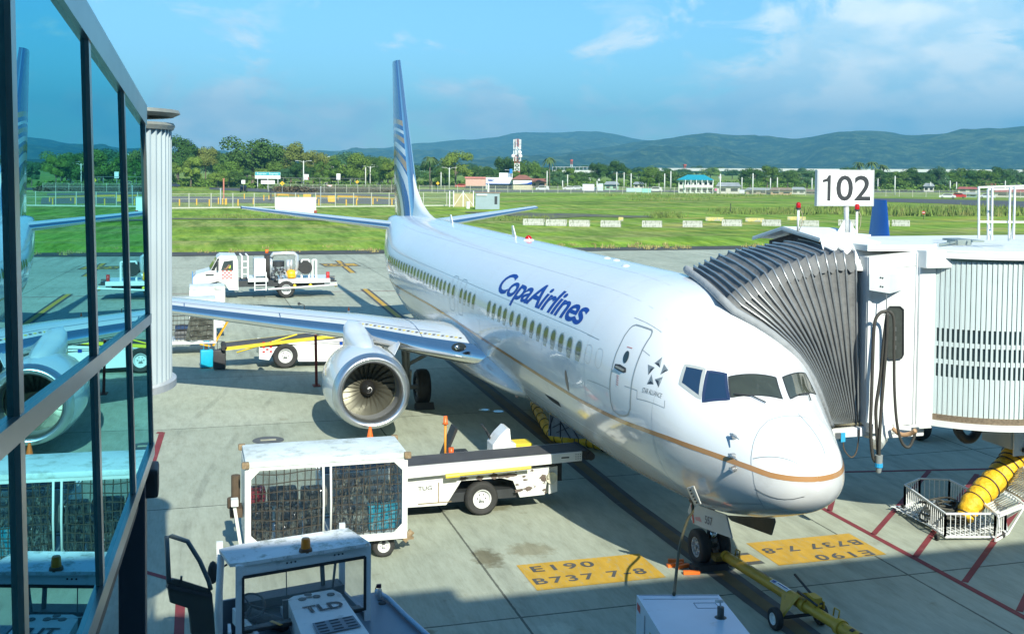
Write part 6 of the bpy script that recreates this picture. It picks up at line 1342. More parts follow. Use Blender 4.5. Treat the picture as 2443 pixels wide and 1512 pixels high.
for s in (1, -1):
    b = FT(); b.prism([(fx(u, v), fz(u, v)) for u, v in g1], 1, s*hw, s*(hw+.008)); b.build('door_window', mat('truck_glass', (.05, .07, .07), .06, 0, .1, 2, spec=.9), ft)
    b = FT(); b.prism([(fx(u, v), fz(u, v)) for u, v in ((503, 646), (519, 617), (524, 617), (512, 646))], 1, s*hw, s*(hw+.006)); b.build('windscreen_side', darkglass, ft)
b = FT(); a_, c_ = (fx(502, 645)+.0, fz(502, 645)), (fx(519, 616), fz(519, 616)); b.add([(a_[0]+.02, -hw+.12, a_[1]+.04), (a_[0]+.02, hw-.12, a_[1]+.04), (c_[0]+.02, hw-.12, c_[1]-.02), (c_[0]+.02, -hw+.12, c_[1]-.02)], [(0, 1, 2, 3)]); b.build('windscreen', darkglass, ft)
b = FT(); gx = fx(460); b.box((gx-.01, -.7, .75), (gx+.03, .7, 1.45)); b.build('grille', mat('grille_blue', (.05, .25, .6), .3), ft)
b = FT()
for i in range(5):
    for j in range(5):
        if (i+j) % 2 == 0: b.box((fx(530)-.11*i, hw+.002, 1.15+.10*j), (fx(530)-.11*i-.09, hw+.010, 1.23+.10*j))
b.build('red_squares', red, ft)
b = FT(); b.box((fx(497, 652)-.3, hw+.002, fz(500, 657)-.03), (fx(497, 652)+.15, hw+.01, fz(500, 657)+.07)); b.build('air_vent', darkm, ft)
b = FT(); b.box((fx(519)-.06, hw+.05, fz(519, 645)), (fx(519)+.06, hw+.2, fz(519, 622)), .02); b.build('mirror', darkm, ft)
b = FT(); b.tube([(fx(806), -.3, .95), (fx(470), -.3, .95)], .12, 8); b.box((fx(800), -.9, .65), (fx(570), .9, 1.0)); b.build('chassis', darkm, ft)
b = FT(); b.box((fx(788), -hw, fz(788, 674)), (fx(665), hw, fz(788, 667)+.06)); b.box((fx(640), -hw, fz(640, 672)), (fx(592), hw, fz(640, 665))); b.build('bed', white, ft)
for u, dual in ((501, 0), (683, 1)):
    for s in (1, -1): wheel_set(ft, (fx(u), s*(hw-.18), .5), .5, .3 if not dual else .5, 1, MATS.get('rim_white'))
b = FT(); b.box((fx(636), -.9, fz(636, 660)), (fx(608), .6, fz(608, 620)), .05); b.build('white_tank', white, ft, 30)
b = FT()
for u in (578, 592): b.tube([(fx(u), .9, fz(u, 665)), (fx(u), .9, fz(u, 612)), (fx(u)+.1, .5, fz(u, 608))], .05, 6)
for v in (625, 640, 655): b.tube([(fx(578), .9, fz(578, v)), (fx(592), .9, fz(592, v))], .035, 6)
b.build('ladder_frame', white, ft)
b = FT()
for u in (608, 635):  b.tube([(fx(u), hw, .45), (fx(u), hw, 1.5)], .035, 6)
for k in range(4): b.tube([(fx(608), hw, .5+k*.27), (fx(635), hw, .5+k*.27)], .03, 6)
b.build('step_ladder', white, ft)
b = FT(); b.tube([(fx(643), 0, fz(643, 668)), (fx(643), 0, fz(643, 613))], .22, 14); b.build('black_column', rubber, ft, True)
b = FT(); P = [(650, 616), (655, 608), (680, 607), (704, 607), (711, 612), (712, 640), (706, 655)]; Pp = [Vector((fx(u, v), .4, fz(u, v))) for u, v in P]; b.tube(Pp, .12, 10); b.tube([(fx(650), .3, fz(650, 668)), (fx(650), .3, fz(650, 616))], .09, 8); b.tube([(fx(690), .5, fz(690, 655)), (fx(690), .5, fz(690, 622))], .13, 10); b.tube([(fx(698), .3, fz(698, 655)), (fx(698), .3, fz(698, 622))], .10, 10); b.tube([(fx(672), .7, fz(672, 640)), (fx(690), .7, fz(690, 664))], .09, 8); b.tube([(fx(712), .7, fz(712, 648)), (fx(702), .7, fz(702, 662))], .09, 8); b.build('pipework', mat('silver_pipe', (.62, .65, .66), .3, .5, .08, 4), ft, True)
b = FT(); b.tube([(fx(668), .2, fz(668, 640)), (fx(668), .2, fz(668, 626))], .33, 14); b.build('dark_drum', darkm, ft, 40)
b = FT(); b.ball((fx(697), .6, fz(697, 656)), .34, (1, .8, .8), 2); b.box((fx(706), .2, fz(706, 664)), (fx(688), 1., fz(688, 659))); b.build('yellow_filter', mat('filter_yellow', (.85, .42, .02), .4), ft, True)
rnd = random.Random(9); b = FT(); b_2 = FT()
for i in range(34):
    u, v = rnd.uniform(652, 684), rnd.uniform(642, 668); (b if i % 2 else b_2).ball((fx(u, v), rnd.uniform(.7, 1.05), fz(u, v)), rnd.uniform(.06, .12), (1, .6, 1), 1)
b.build('gauges', steel, ft); b_2.build('valves', darkm, ft)
b = FT()
for u in (722, 740, 748, 757): b.tube([(fx(u), .6, fz(u, 668)), (fx(u), .6, fz(u, 622))], .06, 6)
b.tube([(fx(722), .6, fz(722, 622)), (fx(740), .6, fz(740, 622))], .05, 6); b.tube([(fx(748), .6, fz(748, 622)), (fx(757), .6, fz(757, 622))], .05, 6); b.build('reel_frame', white, ft)
for yv in (.5, -.3):
    b = FT(); b.tube([(fx(731), yv-.3, fz(731, 640)), (fx(731), yv+.3, fz(731, 640))], .38, 18); b.build('hose_reel', rubber, ft, 40)
b = FT(); b.tube([(fx(784), .8, fz(784, 668)), (fx(784), .8, fz(784, 650))], .1, 8); b.build('extinguisher', red, ft, True)
b = FT(); b.tube([(fx(640), hw+.1, fz(640, 690)), (fx(700), hw+.15, fz(700, 686)), (fx(804), hw+.15, fz(804, 679))], .06, 6); b.box((fx(805), -.8, fz(805, 680)), (fx(775), 1.0, fz(775, 674))); b.build('boom', alu, ft)
b = FT(); b.tube([(fx(805), .6, .85), (fx(780), .9, .72), (fx(740), 1.1, .66), (fx(700), 1.2, .62)], .06, 6)
b.build('boom_hose', rubber, ft, True)
for u in (703, 741, 801): b = FT(); b.ball((fx(u), 1.15, .68), .12, (1, 1, 1), 1); b.build('yellow_coupler', yelbright, ft)
b = FT(); b.tube([(fx(640), 0, fz(640, 608)), (fx(640), 0, fz(640, 599))], .1, 8); b.build('beacon', orange, ft, True)
# driver in the cab (head, cap and vest through the side window)
def person(loc, rz, label, vest, seated=True):
    b = MB(); 
    t = thing('person', label, 'person', loc, rz)
    b.lathe([(.001, 0), (.17, .02), (.19, .25), (.21, .45), (.16, .55), (.06, .60), (.055, .66), (.09, .72), (.105, .80), (.09, .90), (.001, .94)], 14); b.tube([(0, .2, .48), (.18, .24, .25), (.36, .12, .30)], [.06, .05, .04], 8); b.tube([(0, -.2, .48), (.18, -.24, .25), (.36, -.12, .30)], [.06, .05, .04], 8)
    b.tube([(0, .1, .05), (.4, .1, .05), (.42, .1, -.4)], [.09, .08, .06], 8); b.tube([(0, -.1, .05), (.4, -.1, .05), (.42, -.1, -.4)], [.09, .08, .06], 8)
    b.build('body', mat('skin', (.28, .15, .09), .6), t, True)
    b = MB(); b.lathe([(.18, .0), (.20, .02), (.21, .25), (.225, .45), (.17, .56)], 14); b.build('vest', mat('hi_vis', (.55, .75, .04), .6), t, True)
    b = MB(); b.lathe([(.112, .82), (.10, .93), (.001, .96)], 12); b.build('cap', darkm, t, True); return t
q = PLN(547, 640, 0, tx-.9); person((tx-.95, q.y, 1.45), pi/2, 'person in a lime vest and dark cap at the wheel of the fuel truck', None)
# ---- TLD tractor at the bottom left, nose toward the airliner, engine hood toward the camera
tl = thing('tow_tractor', 'white tractor with open door, amber roof beacon and TLD on its hood', 'tractor', (0, 0, 0))
def c5(u, v): return ((800+u/1.708)*.59643, (1650+v/1.708)*.59643)
def c2p(u, v): return ((u/1.1328)*.59643, (1200+v/1.1328)*.59643)
RZ = 2.12
def T(u, v, z): return G(*c5(u, v), z)
twm = mat('tractor_white', (.76, .79, .80), .4, 0, .05, 2, dirt=(.3, .32, .3), dscale=3, dlim=(.6, .85)); tblue = mat('tractor_grey_blue', (.16, .22, .28), .4, .1, .08, 2)
roof = [T(130, 940, RZ-.03), T(245, 1048, RZ-.03), T(1172, 897, RZ), T(985, 785, RZ)]
rm_ = mat('tractor_roof', (.74, .77, .78), .5, 0, .05, 2, dirt=(.22, .25, .20), dscale=4.5, dlim=(.5, .66), stretch=(1, 1, 1))
def plate(P, th, name, m, parent, extra=None, bmb=None):
    own = bmb is None; b = bmb or MB(); n = len(P); d = Vector(th) if not isinstance(th, (int, float)) else Vector((0, 0, -th)); b.add(list(P)+[q+d for q in P], [tuple(range(n)), tuple(range(2*n-1, n-1, -1))]+[(i, i+n, (i+1) % n+n, (i+1) % n) for i in range(n)])
    if own: return b.build(name, m, parent)
plate([T(130, 930, RZ), T(205, 1030, RZ-.06), T(320, 1018, RZ+.0), T(1135, 893, RZ+.02), T(1160, 885, RZ), T(1010, 785, RZ), T(940, 795, RZ+.02), T(260, 898, RZ+.02)], .05, 'roof', rm_, tl)
eL, eR = T(245, 1048, RZ-.05), T(1172, 897, RZ-.05); fL, fR = T(130, 940, RZ-.05), T(985, 785, RZ-.05)
ex = (eR-eL).normalized(); fn = Vector((0, 0, 1)).cross(ex).normalized()
if fn.x < 0: fn = -fn
b = MB(); b.add([eL+ex*.01, eR-ex*.01, eR-ex*.01-Vector((0, 0, .17)), eL+ex*.01-Vector((0, 0, .17)), eL+ex*.01+fn*.05, eR-ex*.01+fn*.05, eR-ex*.01+fn*.05-Vector((0, 0, .17)), eL+ex*.01+fn*.05-Vector((0, 0, .17))], [(0, 1, 2, 3), (7, 6, 5, 4), (0, 4, 5, 1), (1, 5, 6, 2), (2, 6, 7, 3), (3, 7, 4, 0)]); b.build('header', twm, tl)
wdt = (eR-eL).length
def CP(s, d, z): return eL+ex*s+fn*d+Vector((0, 0, z-eL.z))     # cab coordinates: along rear face, forward, height
dep = 1.22
for s_, d_, nm in ((.05, .03, 'post'), (wdt-.05, .03, 'post'), (.05, dep-.1, 'post'), (wdt-.05, dep-.1, 'post')):
    b = MB(); b.bar(CP(s_, d_, .55), CP(s_, d_, RZ-.06), .09, .07); b.build('cab_post', twm, tl)
b = MB(); 
for (p_, q_) in ((CP(.05, .03, 1.12), CP(wdt-.05, .03, 1.12)), (CP(.10, .0, 1.12), CP(.10, .0, 1.9)), (CP(wdt-.10, .0, 1.12), CP(wdt-.10, .0, 1.9)), (CP(.1, .0, 1.9), CP(wdt-.1, 0, 1.9))): b.bar(p_, q_, .035, .04)
b.build('window_gasket', rubber, tl)
clear = mat('clear_glass', (.6, .7, .7), .02, 0, .02, 1, spec=.6, alpha=.18)
b = MB(); b.add([CP(.1, .02, 1.12), CP(wdt-.1, .02, 1.12), CP(wdt-.1, .02, 1.9), CP(.1, .02, 1.9)], [(0, 1, 2, 3)]); b.build('rear_window', clear, tl)
b = MB(); b.add([CP(wdt-.02, .1, 1.05), CP(wdt-.02, dep-.15, 1.05), CP(wdt-.02, dep-.15, 1.95), CP(wdt-.02, .1, 1.95)], [(0, 1, 2, 3)]); b.build('side_window', clear, tl)
b = MB()
plate([CP(.0, .0, .5), CP(wdt, 0, .5), CP(wdt, dep, .5), CP(0, dep, .5)], .08, '', None, None, bmb=b)
for (s0, d0, s1, d1, z0, z1) in ((.05, dep-.04, wdt-.05, dep-.0, .5, 1.15), (wdt-.06, .06, wdt-.02, dep-.1, .5, 1.02)):
    P = [CP(s0, d0, z0), CP(s1, d0, z0), CP(s1, d1, z0), CP(s0, d1, z0)]; Q = [q+Vector((0, 0, z1-z0)) for q in P]; b.add(P+Q, [(0, 1, 2, 3), (7, 6, 5, 4), (0, 4, 5, 1), (1, 5, 6, 2), (2, 6, 7, 3), (3, 7, 4, 0)])
b.build('cab_tub', tblue, tl)
b = MB(); b.bar(CP(.12, .12, 1.10), CP(wdt-.12, .12, 1.10), .12, .06); b.bar(CP(.3, dep-.2, 1.12), CP(wdt-.1, dep-.2, 1.12), .3, .14); b.build('dash', darkm, tl)
b = MB(); b.bar(CP(1.0, .35, .9), CP(1.0, .42, 1.3), .42, .1); b.box(tuple(CP(1.0, .6, .75)+Vector((-.2, -.2, 0))), tuple(CP(1.0, .6, .85)+Vector((.2, .2, 0)))); b.build('seat', MATS['seat_black'], tl)
b = MB(); C0 = CP(.34, .50, 1.28); tilt = Matrix.Translation(C0) @ Matrix.Rotation(radians(-35), 4, 'Y'); P = [tilt @ Vector((.2*cos(a), .2*sin(a), 0)) for a in np.linspace(0, 2*pi, 29)]; b.tube(P, .016, 6, False)
for a in (.5, 2.6, 4.4): b.tube([C0, tilt @ Vector((.2*cos(a), .2*sin(a), 0))], .013, 6)
b.tube([C0, CP(.34, .9, .8)], .03, 8); b.build('steering_wheel', darkm, tl, True)
b = MB(); b.tube([CP(1.62, .75, .9), CP(1.70, .72, 1.75)], .02, 6); b.bar(CP(1.55, .5, 1.2), CP(1.8, .3, 1.0), .12, .05); b.tube([CP(1.6, 1.0, 1.0), CP(1.55, 1.0, 1.9)], .035, 8); b.build('levers', darkm, tl, True)
q = T(722, 912, RZ+.07); b = MB(); b.lathe([(.001, -.07), (.095, -.07), (.09, -.03), (.07, -.02)], 18, Matrix.Translation(q)); bb_ = b.build('beacon_base', mat('beacon_base_dark', (.12, .06, .03), .5), tl, 40); b = MB(); b.lathe([(.07, -.02), (.062, .10), (.05, .12), (.001, .125)], 18, Matrix.Translation(q)); b.build('amber_lens', amber, bb_, 40)
b = MB(); b.tube([CP(.72, .04, 1.9), CP(.73, .05, 1.5)], .008, 5); [b.ball(CP(s_, -.004, 2.0), .014, (1, 1, 1), 1) for s_ in (.72, .78, .84, 1.42, 1.48, 1.54)]; b.build('rivets', darkm, tl)
# hood
HZ = 1.30
hp = [T(600, 1275, HZ), T(640, 1250, HZ+.01), T(905, 1205, HZ+.01), T(960, 1230, HZ), T(1160, 1512, HZ-.02), T(1190, 1600, HZ-.3), T(760, 1640, HZ-.3), T(690, 1512, HZ-.02)]
b = MB(); plate([hp[0], hp[1], hp[2], hp[3], hp[4], hp[7]], .55, '', None, None, bmb=b); plate([hp[4], hp[5], hp[6], hp[7]], .5, '', None, None, bmb=b); b.build('hood', twm, tl)
xd = (T(970, 1300, HZ)-T(715, 1345, HZ)); yd = (T(735, 1230, HZ)-T(790, 1400, HZ)); yd = (yd-xd.normalized()*yd.dot(xd.normalized()))
put_text('TLD', (T(715, 1345, HZ+.008)+T(970, 1300, HZ+.008))/2, xd, yd, .24, mat('hood_lettering', (.045, .055, .065), .5), 'maker_lettering', tl, width=.56, offset=.03, extrude=0)
b = MB()
for (u, v) in ((738, 1243), (698, 1273), (795, 1255), (893, 1240)): q = T(u, v, HZ+.004); b.lathe([(.001, .012), (.055, .010), (.06, 0)], 14, Matrix.Translation(q))
b.build('hood_caps', darkm, tl, 40)
b = MB(); A_, B_, C_, D_ = T(768, 1435, HZ+.012), T(1045, 1382, HZ+.012), T(1100, 1452, HZ+.012), T(810, 1512, HZ+.012); plate([A_, B_, C_, D_], .012, '', None, None, bmb=b); vt = b.build('vent_panel', tblue, tl)
b = MB()
for c_ in range(3):
    for r_ in range(4):
        s0, s1 = (c_+.15)/3, (c_+.85)/3; t0, t1 = (r_+.25)/4, (r_+.62)/4; f = lambda s, t: (A_*(1-s)*(1-t)+B_*s*(1-t)+C_*s*t+D_*(1-s)*t)+Vector((0, 0, .004)); b.add([f(s0, t0), f(s1, t0), f(s1, t1), f(s0, t1)], [(0, 1, 2, 3)])
b.build('louvres', mat('louvre_black', (.012, .02, .03), .6), vt)
# decks either side of the hood
dk = [T(985, 1262, .95), T(1215, 1220, .95), T(1545, 1512, .95), T(1700, 1640, .95), T(1190, 1640, .95)]
plate(dk, .45, 'side_deck', tblue, tl); b = MB(); pp = [T(1205, 1215, 1.0), T(1290, 1268, 1.0), T(1400, 1378, 1.0), T(1545, 1508, 1.0), T(1690, 1640, 1.0)]; b.tube(pp, .035, 8); b.build('deck_edge', mat('edge_light_blue', (.30, .50, .68), .4), tl, True)
dk2 = [T(245, 1380, .95), T(600, 1320, .95), T(690, 1512, .95), T(740, 1640, .95), T(360, 1640, .95)]
plate(dk2, .45, 'side_deck', tblue, tl); b = MB(); b.bar(T(235, 1380, 1.0), T(390, 1560, 1.0), .06, .22); b.bar(T(560, 1340, 1.0), T(700, 1560, 1.0), .05, .1); b.build('deck_side', twm, tl)
b = MB(); p0, p1 = T(330, 1370, 1.05), T(590, 1460, 1.05); b.tube([p0, p0.lerp(p1, .08), p0.lerp(p1, .92), p1], [.06, .09, .09, .06], 14); b.build('black_canister', rubber, tl, 40); b = MB(); b.bar(T(485, 1420, 1.145), T(555, 1448, 1.145), .05, .006); b.build('orange_label', mat('label_orange', (.6, .3, .03), .5), tl)
b = MB(); q = T(1228, 1280, .95); b.tube([q, q+Vector((0, 0, .16)), q+Vector((0, 0, .20))], [.035, .035, .015], 10); b.build('bottle', mat('bottle_clear', (.5, .55, .58), .15, 0, .05, 3, alpha=.6), tl, True)
b = MB(); b.box(tuple(q+Vector((-.02, -.02, .20))), tuple(q+Vector((.02, .05, .25)))); b.bar(q+Vector((0, .04, .25)), q+Vector((0, .07, .18)), .012); b.build('spray_trigger', mat('dark_purple', (.06, .02, .04), .5), tl)
b = MB()
for (u, v, z) in ((1075, 1335, .96), (1245, 1302, .96), (385, 1460, .96)): b.lathe([(.001, .02), (.05, .02), (.06, 0)], 12, Matrix.Translation(T(u, v, z-.01)))
b.build('deck_knobs', darkm, tl)
# lower chassis and wheels
cen = (hp[0]+hp[3])/2
b = MB(); plate([CP(-.02, -1.9, .62), CP(wdt+.05, -1.9, .62), CP(wdt+.05, dep+.05, .62), CP(-.02, dep+.05, .62)], .35, '', None, None, bmb=b); b.build('chassis', twm, tl)
for s_, d_ in ((-.0, -1.3), (wdt, -1.3), (.0, .95), (wdt, .95)):
    q = CP(s_, d_, .36); b = MB(MB and Matrix.Translation(q) @ Matrix.Rotation(atan2(ex.y, ex.x)-pi/2, 4, 'Z')); b.wheel((0, 0, 0), .36, .28, 1); w_ = b.build('tyre', rubber, tl, 40); b = MB(Matrix.Translation(q) @ Matrix.Rotation(atan2(ex.y, ex.x)-pi/2, 4, 'Z')); b.rim((0, 0, 0), .2, .28, 1); b.build('rim', white, w_, 40)
# open door with its tall bent frame, and the left side mirror post
hinge = CP(-.06, .25, .5)
def DP(u, v): # door lies in a plane through the hinge, swung out
    n_ = np.array([1., .30, 0]); A = np.array(hinge); d = ray(*c2p(u, v)); t = ((A-CAM) @ n_)/(d @ n_); return Vector(CAM+t*d)
dr = thing_part('open_door', tl)
P = [DP(u, v) for u, v in ((765, 1275), (755, 1070), (778, 1068), (850, 1092), (905, 1180), (945, 1270), (955, 1310))]; b = MB(); b.tube(P, .032, 8); b.build('door_frame', mat('door_frame_grey', (.10, .14, .16), .4, .2), dr, True)
P = [DP(u, v) for u, v in ((758, 1270), (790, 1262), (820, 1268), (952, 1310), (962, 1330), (975, 1512), (870, 1512), (862, 1430), (855, 1395), (775, 1370))]; b = MB(); plate(P, (.05, .02, 0), '', None, None, bmb=b); b.build('door_panel', mat('door_olive', (.045, .055, .05), .5, 0, .12, 3), dr)
b = MB(); b.bar(DP(757, 1292), DP(955, 1335), .07, .05); b.bar(DP(820, 1275), DP(822, 1250), .03, .05); b.build('door_latch', darkm, dr)
b = MB(); P = [T(60, 1260, 1.0), CP(-.10, .35, 1.45), T(140, 960, RZ-.08)]; b.tube([CP(-.10, .45, .5), CP(-.12, .50, 1.3), CP(-.03, .7, RZ-.1)], .05, 8); b.build('mirror_post', twm, tl, True)
b = MB(); q = T(88, 1090, 1.75); b.ball(q, .17, (.25, .45, 1.0), 2); b.tube([q, q+Vector((0, -.2, .1))], .015, 6); b.build('mirror', darkm, tl, True)
b = MB(); q = CP(-.12, .1, .75); b.bar(CP(-.10, -.05, .55), CP(-.10, -.05, 1.25), .04, .30); b.build('side_panel', twm, tl)
b = MB(); [b.ball(CP(-.13, -.07, z_), .05, (1, 1, 1), 1) for z_ in (.8, 1.0)]; b.build('side_lamps', darkm, tl)
# ---- white ground power unit at the bottom
gz = 1.7; ga, gb, gc_, gd = G(1519, 1418, gz), G(1714, 1417, gz), G(1790, 1512, gz), G(1575, 1512, gz); gdx = (gc_-gb).normalized(); gw_ = (gb-ga)
gp = thing('ground_power_unit', 'white box shaped ground power unit with a bent exhaust stub at the bottom edge', 'ground power unit', (ga.x, ga.y, 0)); og = Vector((ga.x, ga.y, 0))
gl = 2.9; A_, B_ = ga-og, gb-og; D_, C_ = A_+gdx*gl, B_+gdx*gl
bpm = mat('power_unit_paint', (.60, .70, .80), .35, 0, .04, 2, dirt=(.35, .36, .34), dscale=2.5, dlim=(.62, .85))
b = MB(); lowz = Vector((0, 0, -1.25)); b.add([A_, B_, C_, D_, A_+lowz, B_+lowz, C_+lowz, D_+lowz], [(0, 1, 2, 3), (7, 6, 5, 4), (0, 4, 5, 1), (1, 5, 6, 2), (2, 6, 7, 3), (3, 7, 4, 0)]); b.build('casing', bpm, gp)
up_ = Vector((0, 0, .004)); b = MB()
e1 = (B_-A_).normalized(); 
b.bar(A_+gdx*.16+e1*.05+up_, B_+gdx*.16-e1*.05+up_, .006, .003); b.bar(A_+gdx*.03+e1*.02+up_, B_+gdx*.03-e1*.02+up_, .008, .003)
for k in range(4): p_ = [(.62, .30), (.88, .30), (.88, .48), (.62, .48)]; f = lambda a: A_+e1*a[0]*(B_-A_).length+gdx*a[1]+up_; b.bar(f(p_[k]), f(p_[(k+1) % 4]), .008, .003)
b.build('panel_seam', mat('seam_grey', (.25, .3, .36), .5), gp)
q = G(1719, 1472, gz)-og; b = MB(); b.lathe([(.001, .004), (.075, .004), (.08, 0)], 18, Matrix.Translation(q)); b.tube([q, q+Vector((0, 0, .14))], .045, 14); b.build('exhaust_stub', mat('exhaust_soot', (.12, .12, .11), .6, .4, .3, 8), gp, 40); b = MB(); b.tube([q+Vector((.02, 0, .18))-gdx*.03, q+Vector((.02, 0, .20))-gdx*.04+Vector((0, 0, .012))], .055, 16); b.bar(q+Vector((0, 0, .13)), q+Vector((.02, 0, .2)), .015); b.build('exhaust_flap', alu, gp, 40)
b = MB(); s_ = (D_-A_).normalized(); nL = Vector((0, 0, 1)).cross(s_).normalized(); nL = nL if nL.y > 0 else -nL
for (a0, a1, z0, z1, m_) in ((.05, .22, -.18, -.08, 0), (.75, 1.0, -.5, -.2, 1), (.45, .5, -1.2, -.1, 2)):
    P = [A_+s_*a0+nL*.004+Vector((0, 0, z0)), A_+s_*a1+nL*.004+Vector((0, 0, z0)), A_+s_*a1+nL*.004+Vector((0, 0, z1)), A_+s_*a0+nL*.004+Vector((0, 0, z1))]; b.cur = m_; b.add(P, [(0, 1, 2, 3)])
b.build('decals', [red, mat('decal_yellow', (.6, .5, .1), .5), MATS['seam_grey']], gp)
for s_0 in (.4, 2.4):
    for w__ in (.05, (B_-A_).length-.05): q_ = A_+s_*s_0+e1*w__+Vector((0, 0, -gz+.25)); b = MB(); b.wheel(q_, .25, .16, 1, 20); b.build('tyre', rubber, gp, 40)
pc = [G(1608, 1417, 1.72), PLN(1612, 1380, 0, .2), PLN(1622, 1300, 0, 1.1), PLN(1640, 1240, 0, 1.7), PLUG-Vector((0, 0, .22)), PLUG]
smooth_tube(pc, .024, 'power_cable', mat('power_cable_olive', (.07, .065, .035), .6, 0, .15, 4), None, label='olive black power cable hanging from the airliner nose down to the power unit', cat='cable')
# ---- tow bar
tbm = mat('towbar_yellow', (.52, .33, .035), .45, 0, .12, 4, dirt=(.12, .09, .04), dscale=6, dlim=(.58, .72))
tw = thing('tow_bar', 'long yellow tow bar on two small wheels joined to the nose gear', 'tow bar', (1., 0, 0)); ot = Vector((1., 0, 0))
A_ = Vector((3.55, -.10, .30))-ot; B_ = Vector((-1.2, -.12, .52))-ot
def on(t, dy=0, dz=0): q = A_.lerp(B_, t); return q+Vector((0, dy, dz))
b = MB(); b.tube([on(0), on(.04), on(.57)], [.07, .095, .10], 18); b.tube([on(.57), on(.8)], [.085, .085], 18); b.tube([on(.8), on(1)], .10, 18); b.build('tube', tbm, tw, 40)
b = MB(); b.tube([on(.575), on(.60)], .115, 18); b.tube([on(.79), on(.815)], .125, 18); b.tube([on(.0, 0), on(.02)], .10, 12); b.build('collar', tbm, tw, 40)
b = MB(); b.box((3.5-1, -.30, .22), (3.75-1, .12, .30)); b.bar((3.95-1, -.18, .25), (3.5-1, -.12, .27), .06); b.bar((3.95-1, .10, .25), (3.5-1, -.05, .27), .06); b.build('towing_head', mat('head_dark_yellow', (.25, .18, .05), .6, .2, .3, 8), tw)
for s in (1, -1):
    b = MB(); q = on(.57, s*.09, .02); wq = Vector((.95-1, -.1+s*.42, .18)); b.add([q+Vector((.5, 0, -.02)), q+Vector((-.02, 0, .16)), wq+Vector((.02, -s*.08, -.02)), q+Vector((.5, 0, -.05)), q+Vector((-.06, 0, .14)), wq+Vector((-.03, -s*.08, -.04))], [(0, 1, 2), (5, 4, 3), (0, 3, 4, 1), (1, 4, 5, 2), (2, 5, 3, 0)]); b.build('gusset', tbm, tw)
    b = MB(); b.wheel(wq, .185, .12, 1, 24); w_ = b.build('tyre', rubber, tw, 40); b = MB(); b.rim(wq, .10, .12, 1, 16); b.build('rim', white, w_, 40)
b = MB(); b.tube([Vector((-.05, -.5, .18)), Vector((-.05, .3, .18))], .03, 8); b.build('axle', darkm, tw)
b = MB(); b.tube([on(.50, -.05, .38), on(.64, -.08, .14)], .022, 8); b.tube([on(.60, -.08, .20), on(.66, -.08, .12)], .035, 8); b.tube([on(.56, .06, .20), on(.68, .05, .15)], .02, 6); b.build('pump_lever', darkm, tw, True)
b = MB(); b.box(tuple(on(.66, -.1, .08)), tuple(on(.61, .04, .24))); b.bar(on(.56, -.14, .1), on(.66, -.14, .1), .02, .12); b.build('pump_body', tbm, tw)
for t_ in (.06, .74): 
    b = MB(); b.tube([on(t_, -.06, .08), on(t_, -.08, .2), on(t_+.03, -.08, .2), on(t_+.03, -.06, .08)], .014, 6); b.build('grab_handle', tbm, tw, True)
def on_label(t0, t1, z, w, m, name):
    p0, p1 = on(t0), on(t1); b = MB(); rows = []
    for i in range(2): rows.append([p.__add__(Vector((0, .104*sin(a), .104*cos(a)))) for a in [radians(z-w/2+w*k/6) for k in range(7)] for p in [(p0, p1)[i]]])
    b.grid(rows); return b.build(name, m, tw, True)
on_label(.37, .49, 10, 60, white, 'sticker'); on_label(.375, .40, 10, 44, bluepaint, 'sticker_logo'); on_label(.41, .48, 8, 14, bluepaint, 'sticker_text'); on_label(.20, .34, -10, 8, mat('red_script', (.4, .05, .05), .5), 'red_text')
on_label(.87, .89, 20, 40, inkm, 'black_mark'); on_label(.91, .93, 0, 30, inkm, 'black_mark')
# ---- chocks at the nose wheel
for i, (u0, v0, u1, v1, lab) in enumerate(((380, 860, 520, 864, 'orange chock rod nearest the nose wheel, topmost of four'), (375, 905, 505, 886, 'second orange chock rod from the top beside the nose wheel'), (455, 920, 560, 898, 'short orange chock rod slanting toward the nose wheel'), (515, 966, 660, 964, 'lowest orange chock rod lying apart in front of the nose wheel'))):
    p0, p1 = G(*c9(u0, v0), .04), G(*c9(u1, v1), .04); b = MB(); b.bar(Vector((0, 0, .035)), p1-p0+Vector((0, 0, .035)), .075, .06); tag(b.build('wheel_chock', mat('chock_orange', (.95, .20, .03), .5, 0, .06, 5), None, loc=(p0.x, p0.y, 0)), lab, 'chock', 'orange chock rods at the nose wheel')
q = G(*c9(700, 920)); b = MB(); b.prism([(-.14, 0), (.14, 0), (.10, .12), (-.10, .12)], 1, -.35, .35); tag(b.build('wheel_chock', darkm, None, loc=(3.72, .15, 0)), 'dark ribbed wheel chock right in front of the nose wheels', 'chock')
b = MB(); b.prism([(-.16, 0), (.16, 0), (.02, .2)], 1, -.3, .3); tag(b.build('wheel_chock', darkm, None, loc=(18.65, 2.5, 0)), 'dark chock in front of the main wheels by the engine', 'chock')
for (u, v, lab) in ((1147, 979, 'left'), (1175, 982, 'right')):
    q = G((1500+(775 if lab == 'left' else 877)/1.779)*.59643, (850+(1404 if lab == 'left' else 1415)/1.779)*.59643); b = MB(); b.lathe([(.001, .012), (.16, .012), (.18, .0)], 14); tag(b.build('puddle', mat('water_blue', (.12, .28, .42), .03, 0, .05, 2, spec=1), None, loc=(q.x, q.y, 0)), 'small blue puddle on the shaded apron under the belly, '+lab+' one of two', 'puddle')
# ================================================================ BEYOND THE APRON
def F1(u, v): return ((600+u/2.036)*.59643, (400+v/2.036)*.59643)
def F2(u, v): return ((1700+u/2.036)*.59643, (400+v/2.036)*.59643)
def F3(u, v): return ((2800+u/1.885)*.59643, (500+v/1.885)*.59643)
def MP(P): return dist(P)/FPX            # metres per photo unit at a point
def away(P): d = Vector((P[0]-CAM[0], P[1]-CAM[1], 0)).normalized(); return atan2(d.y, d.x)   # yaw looking away from here
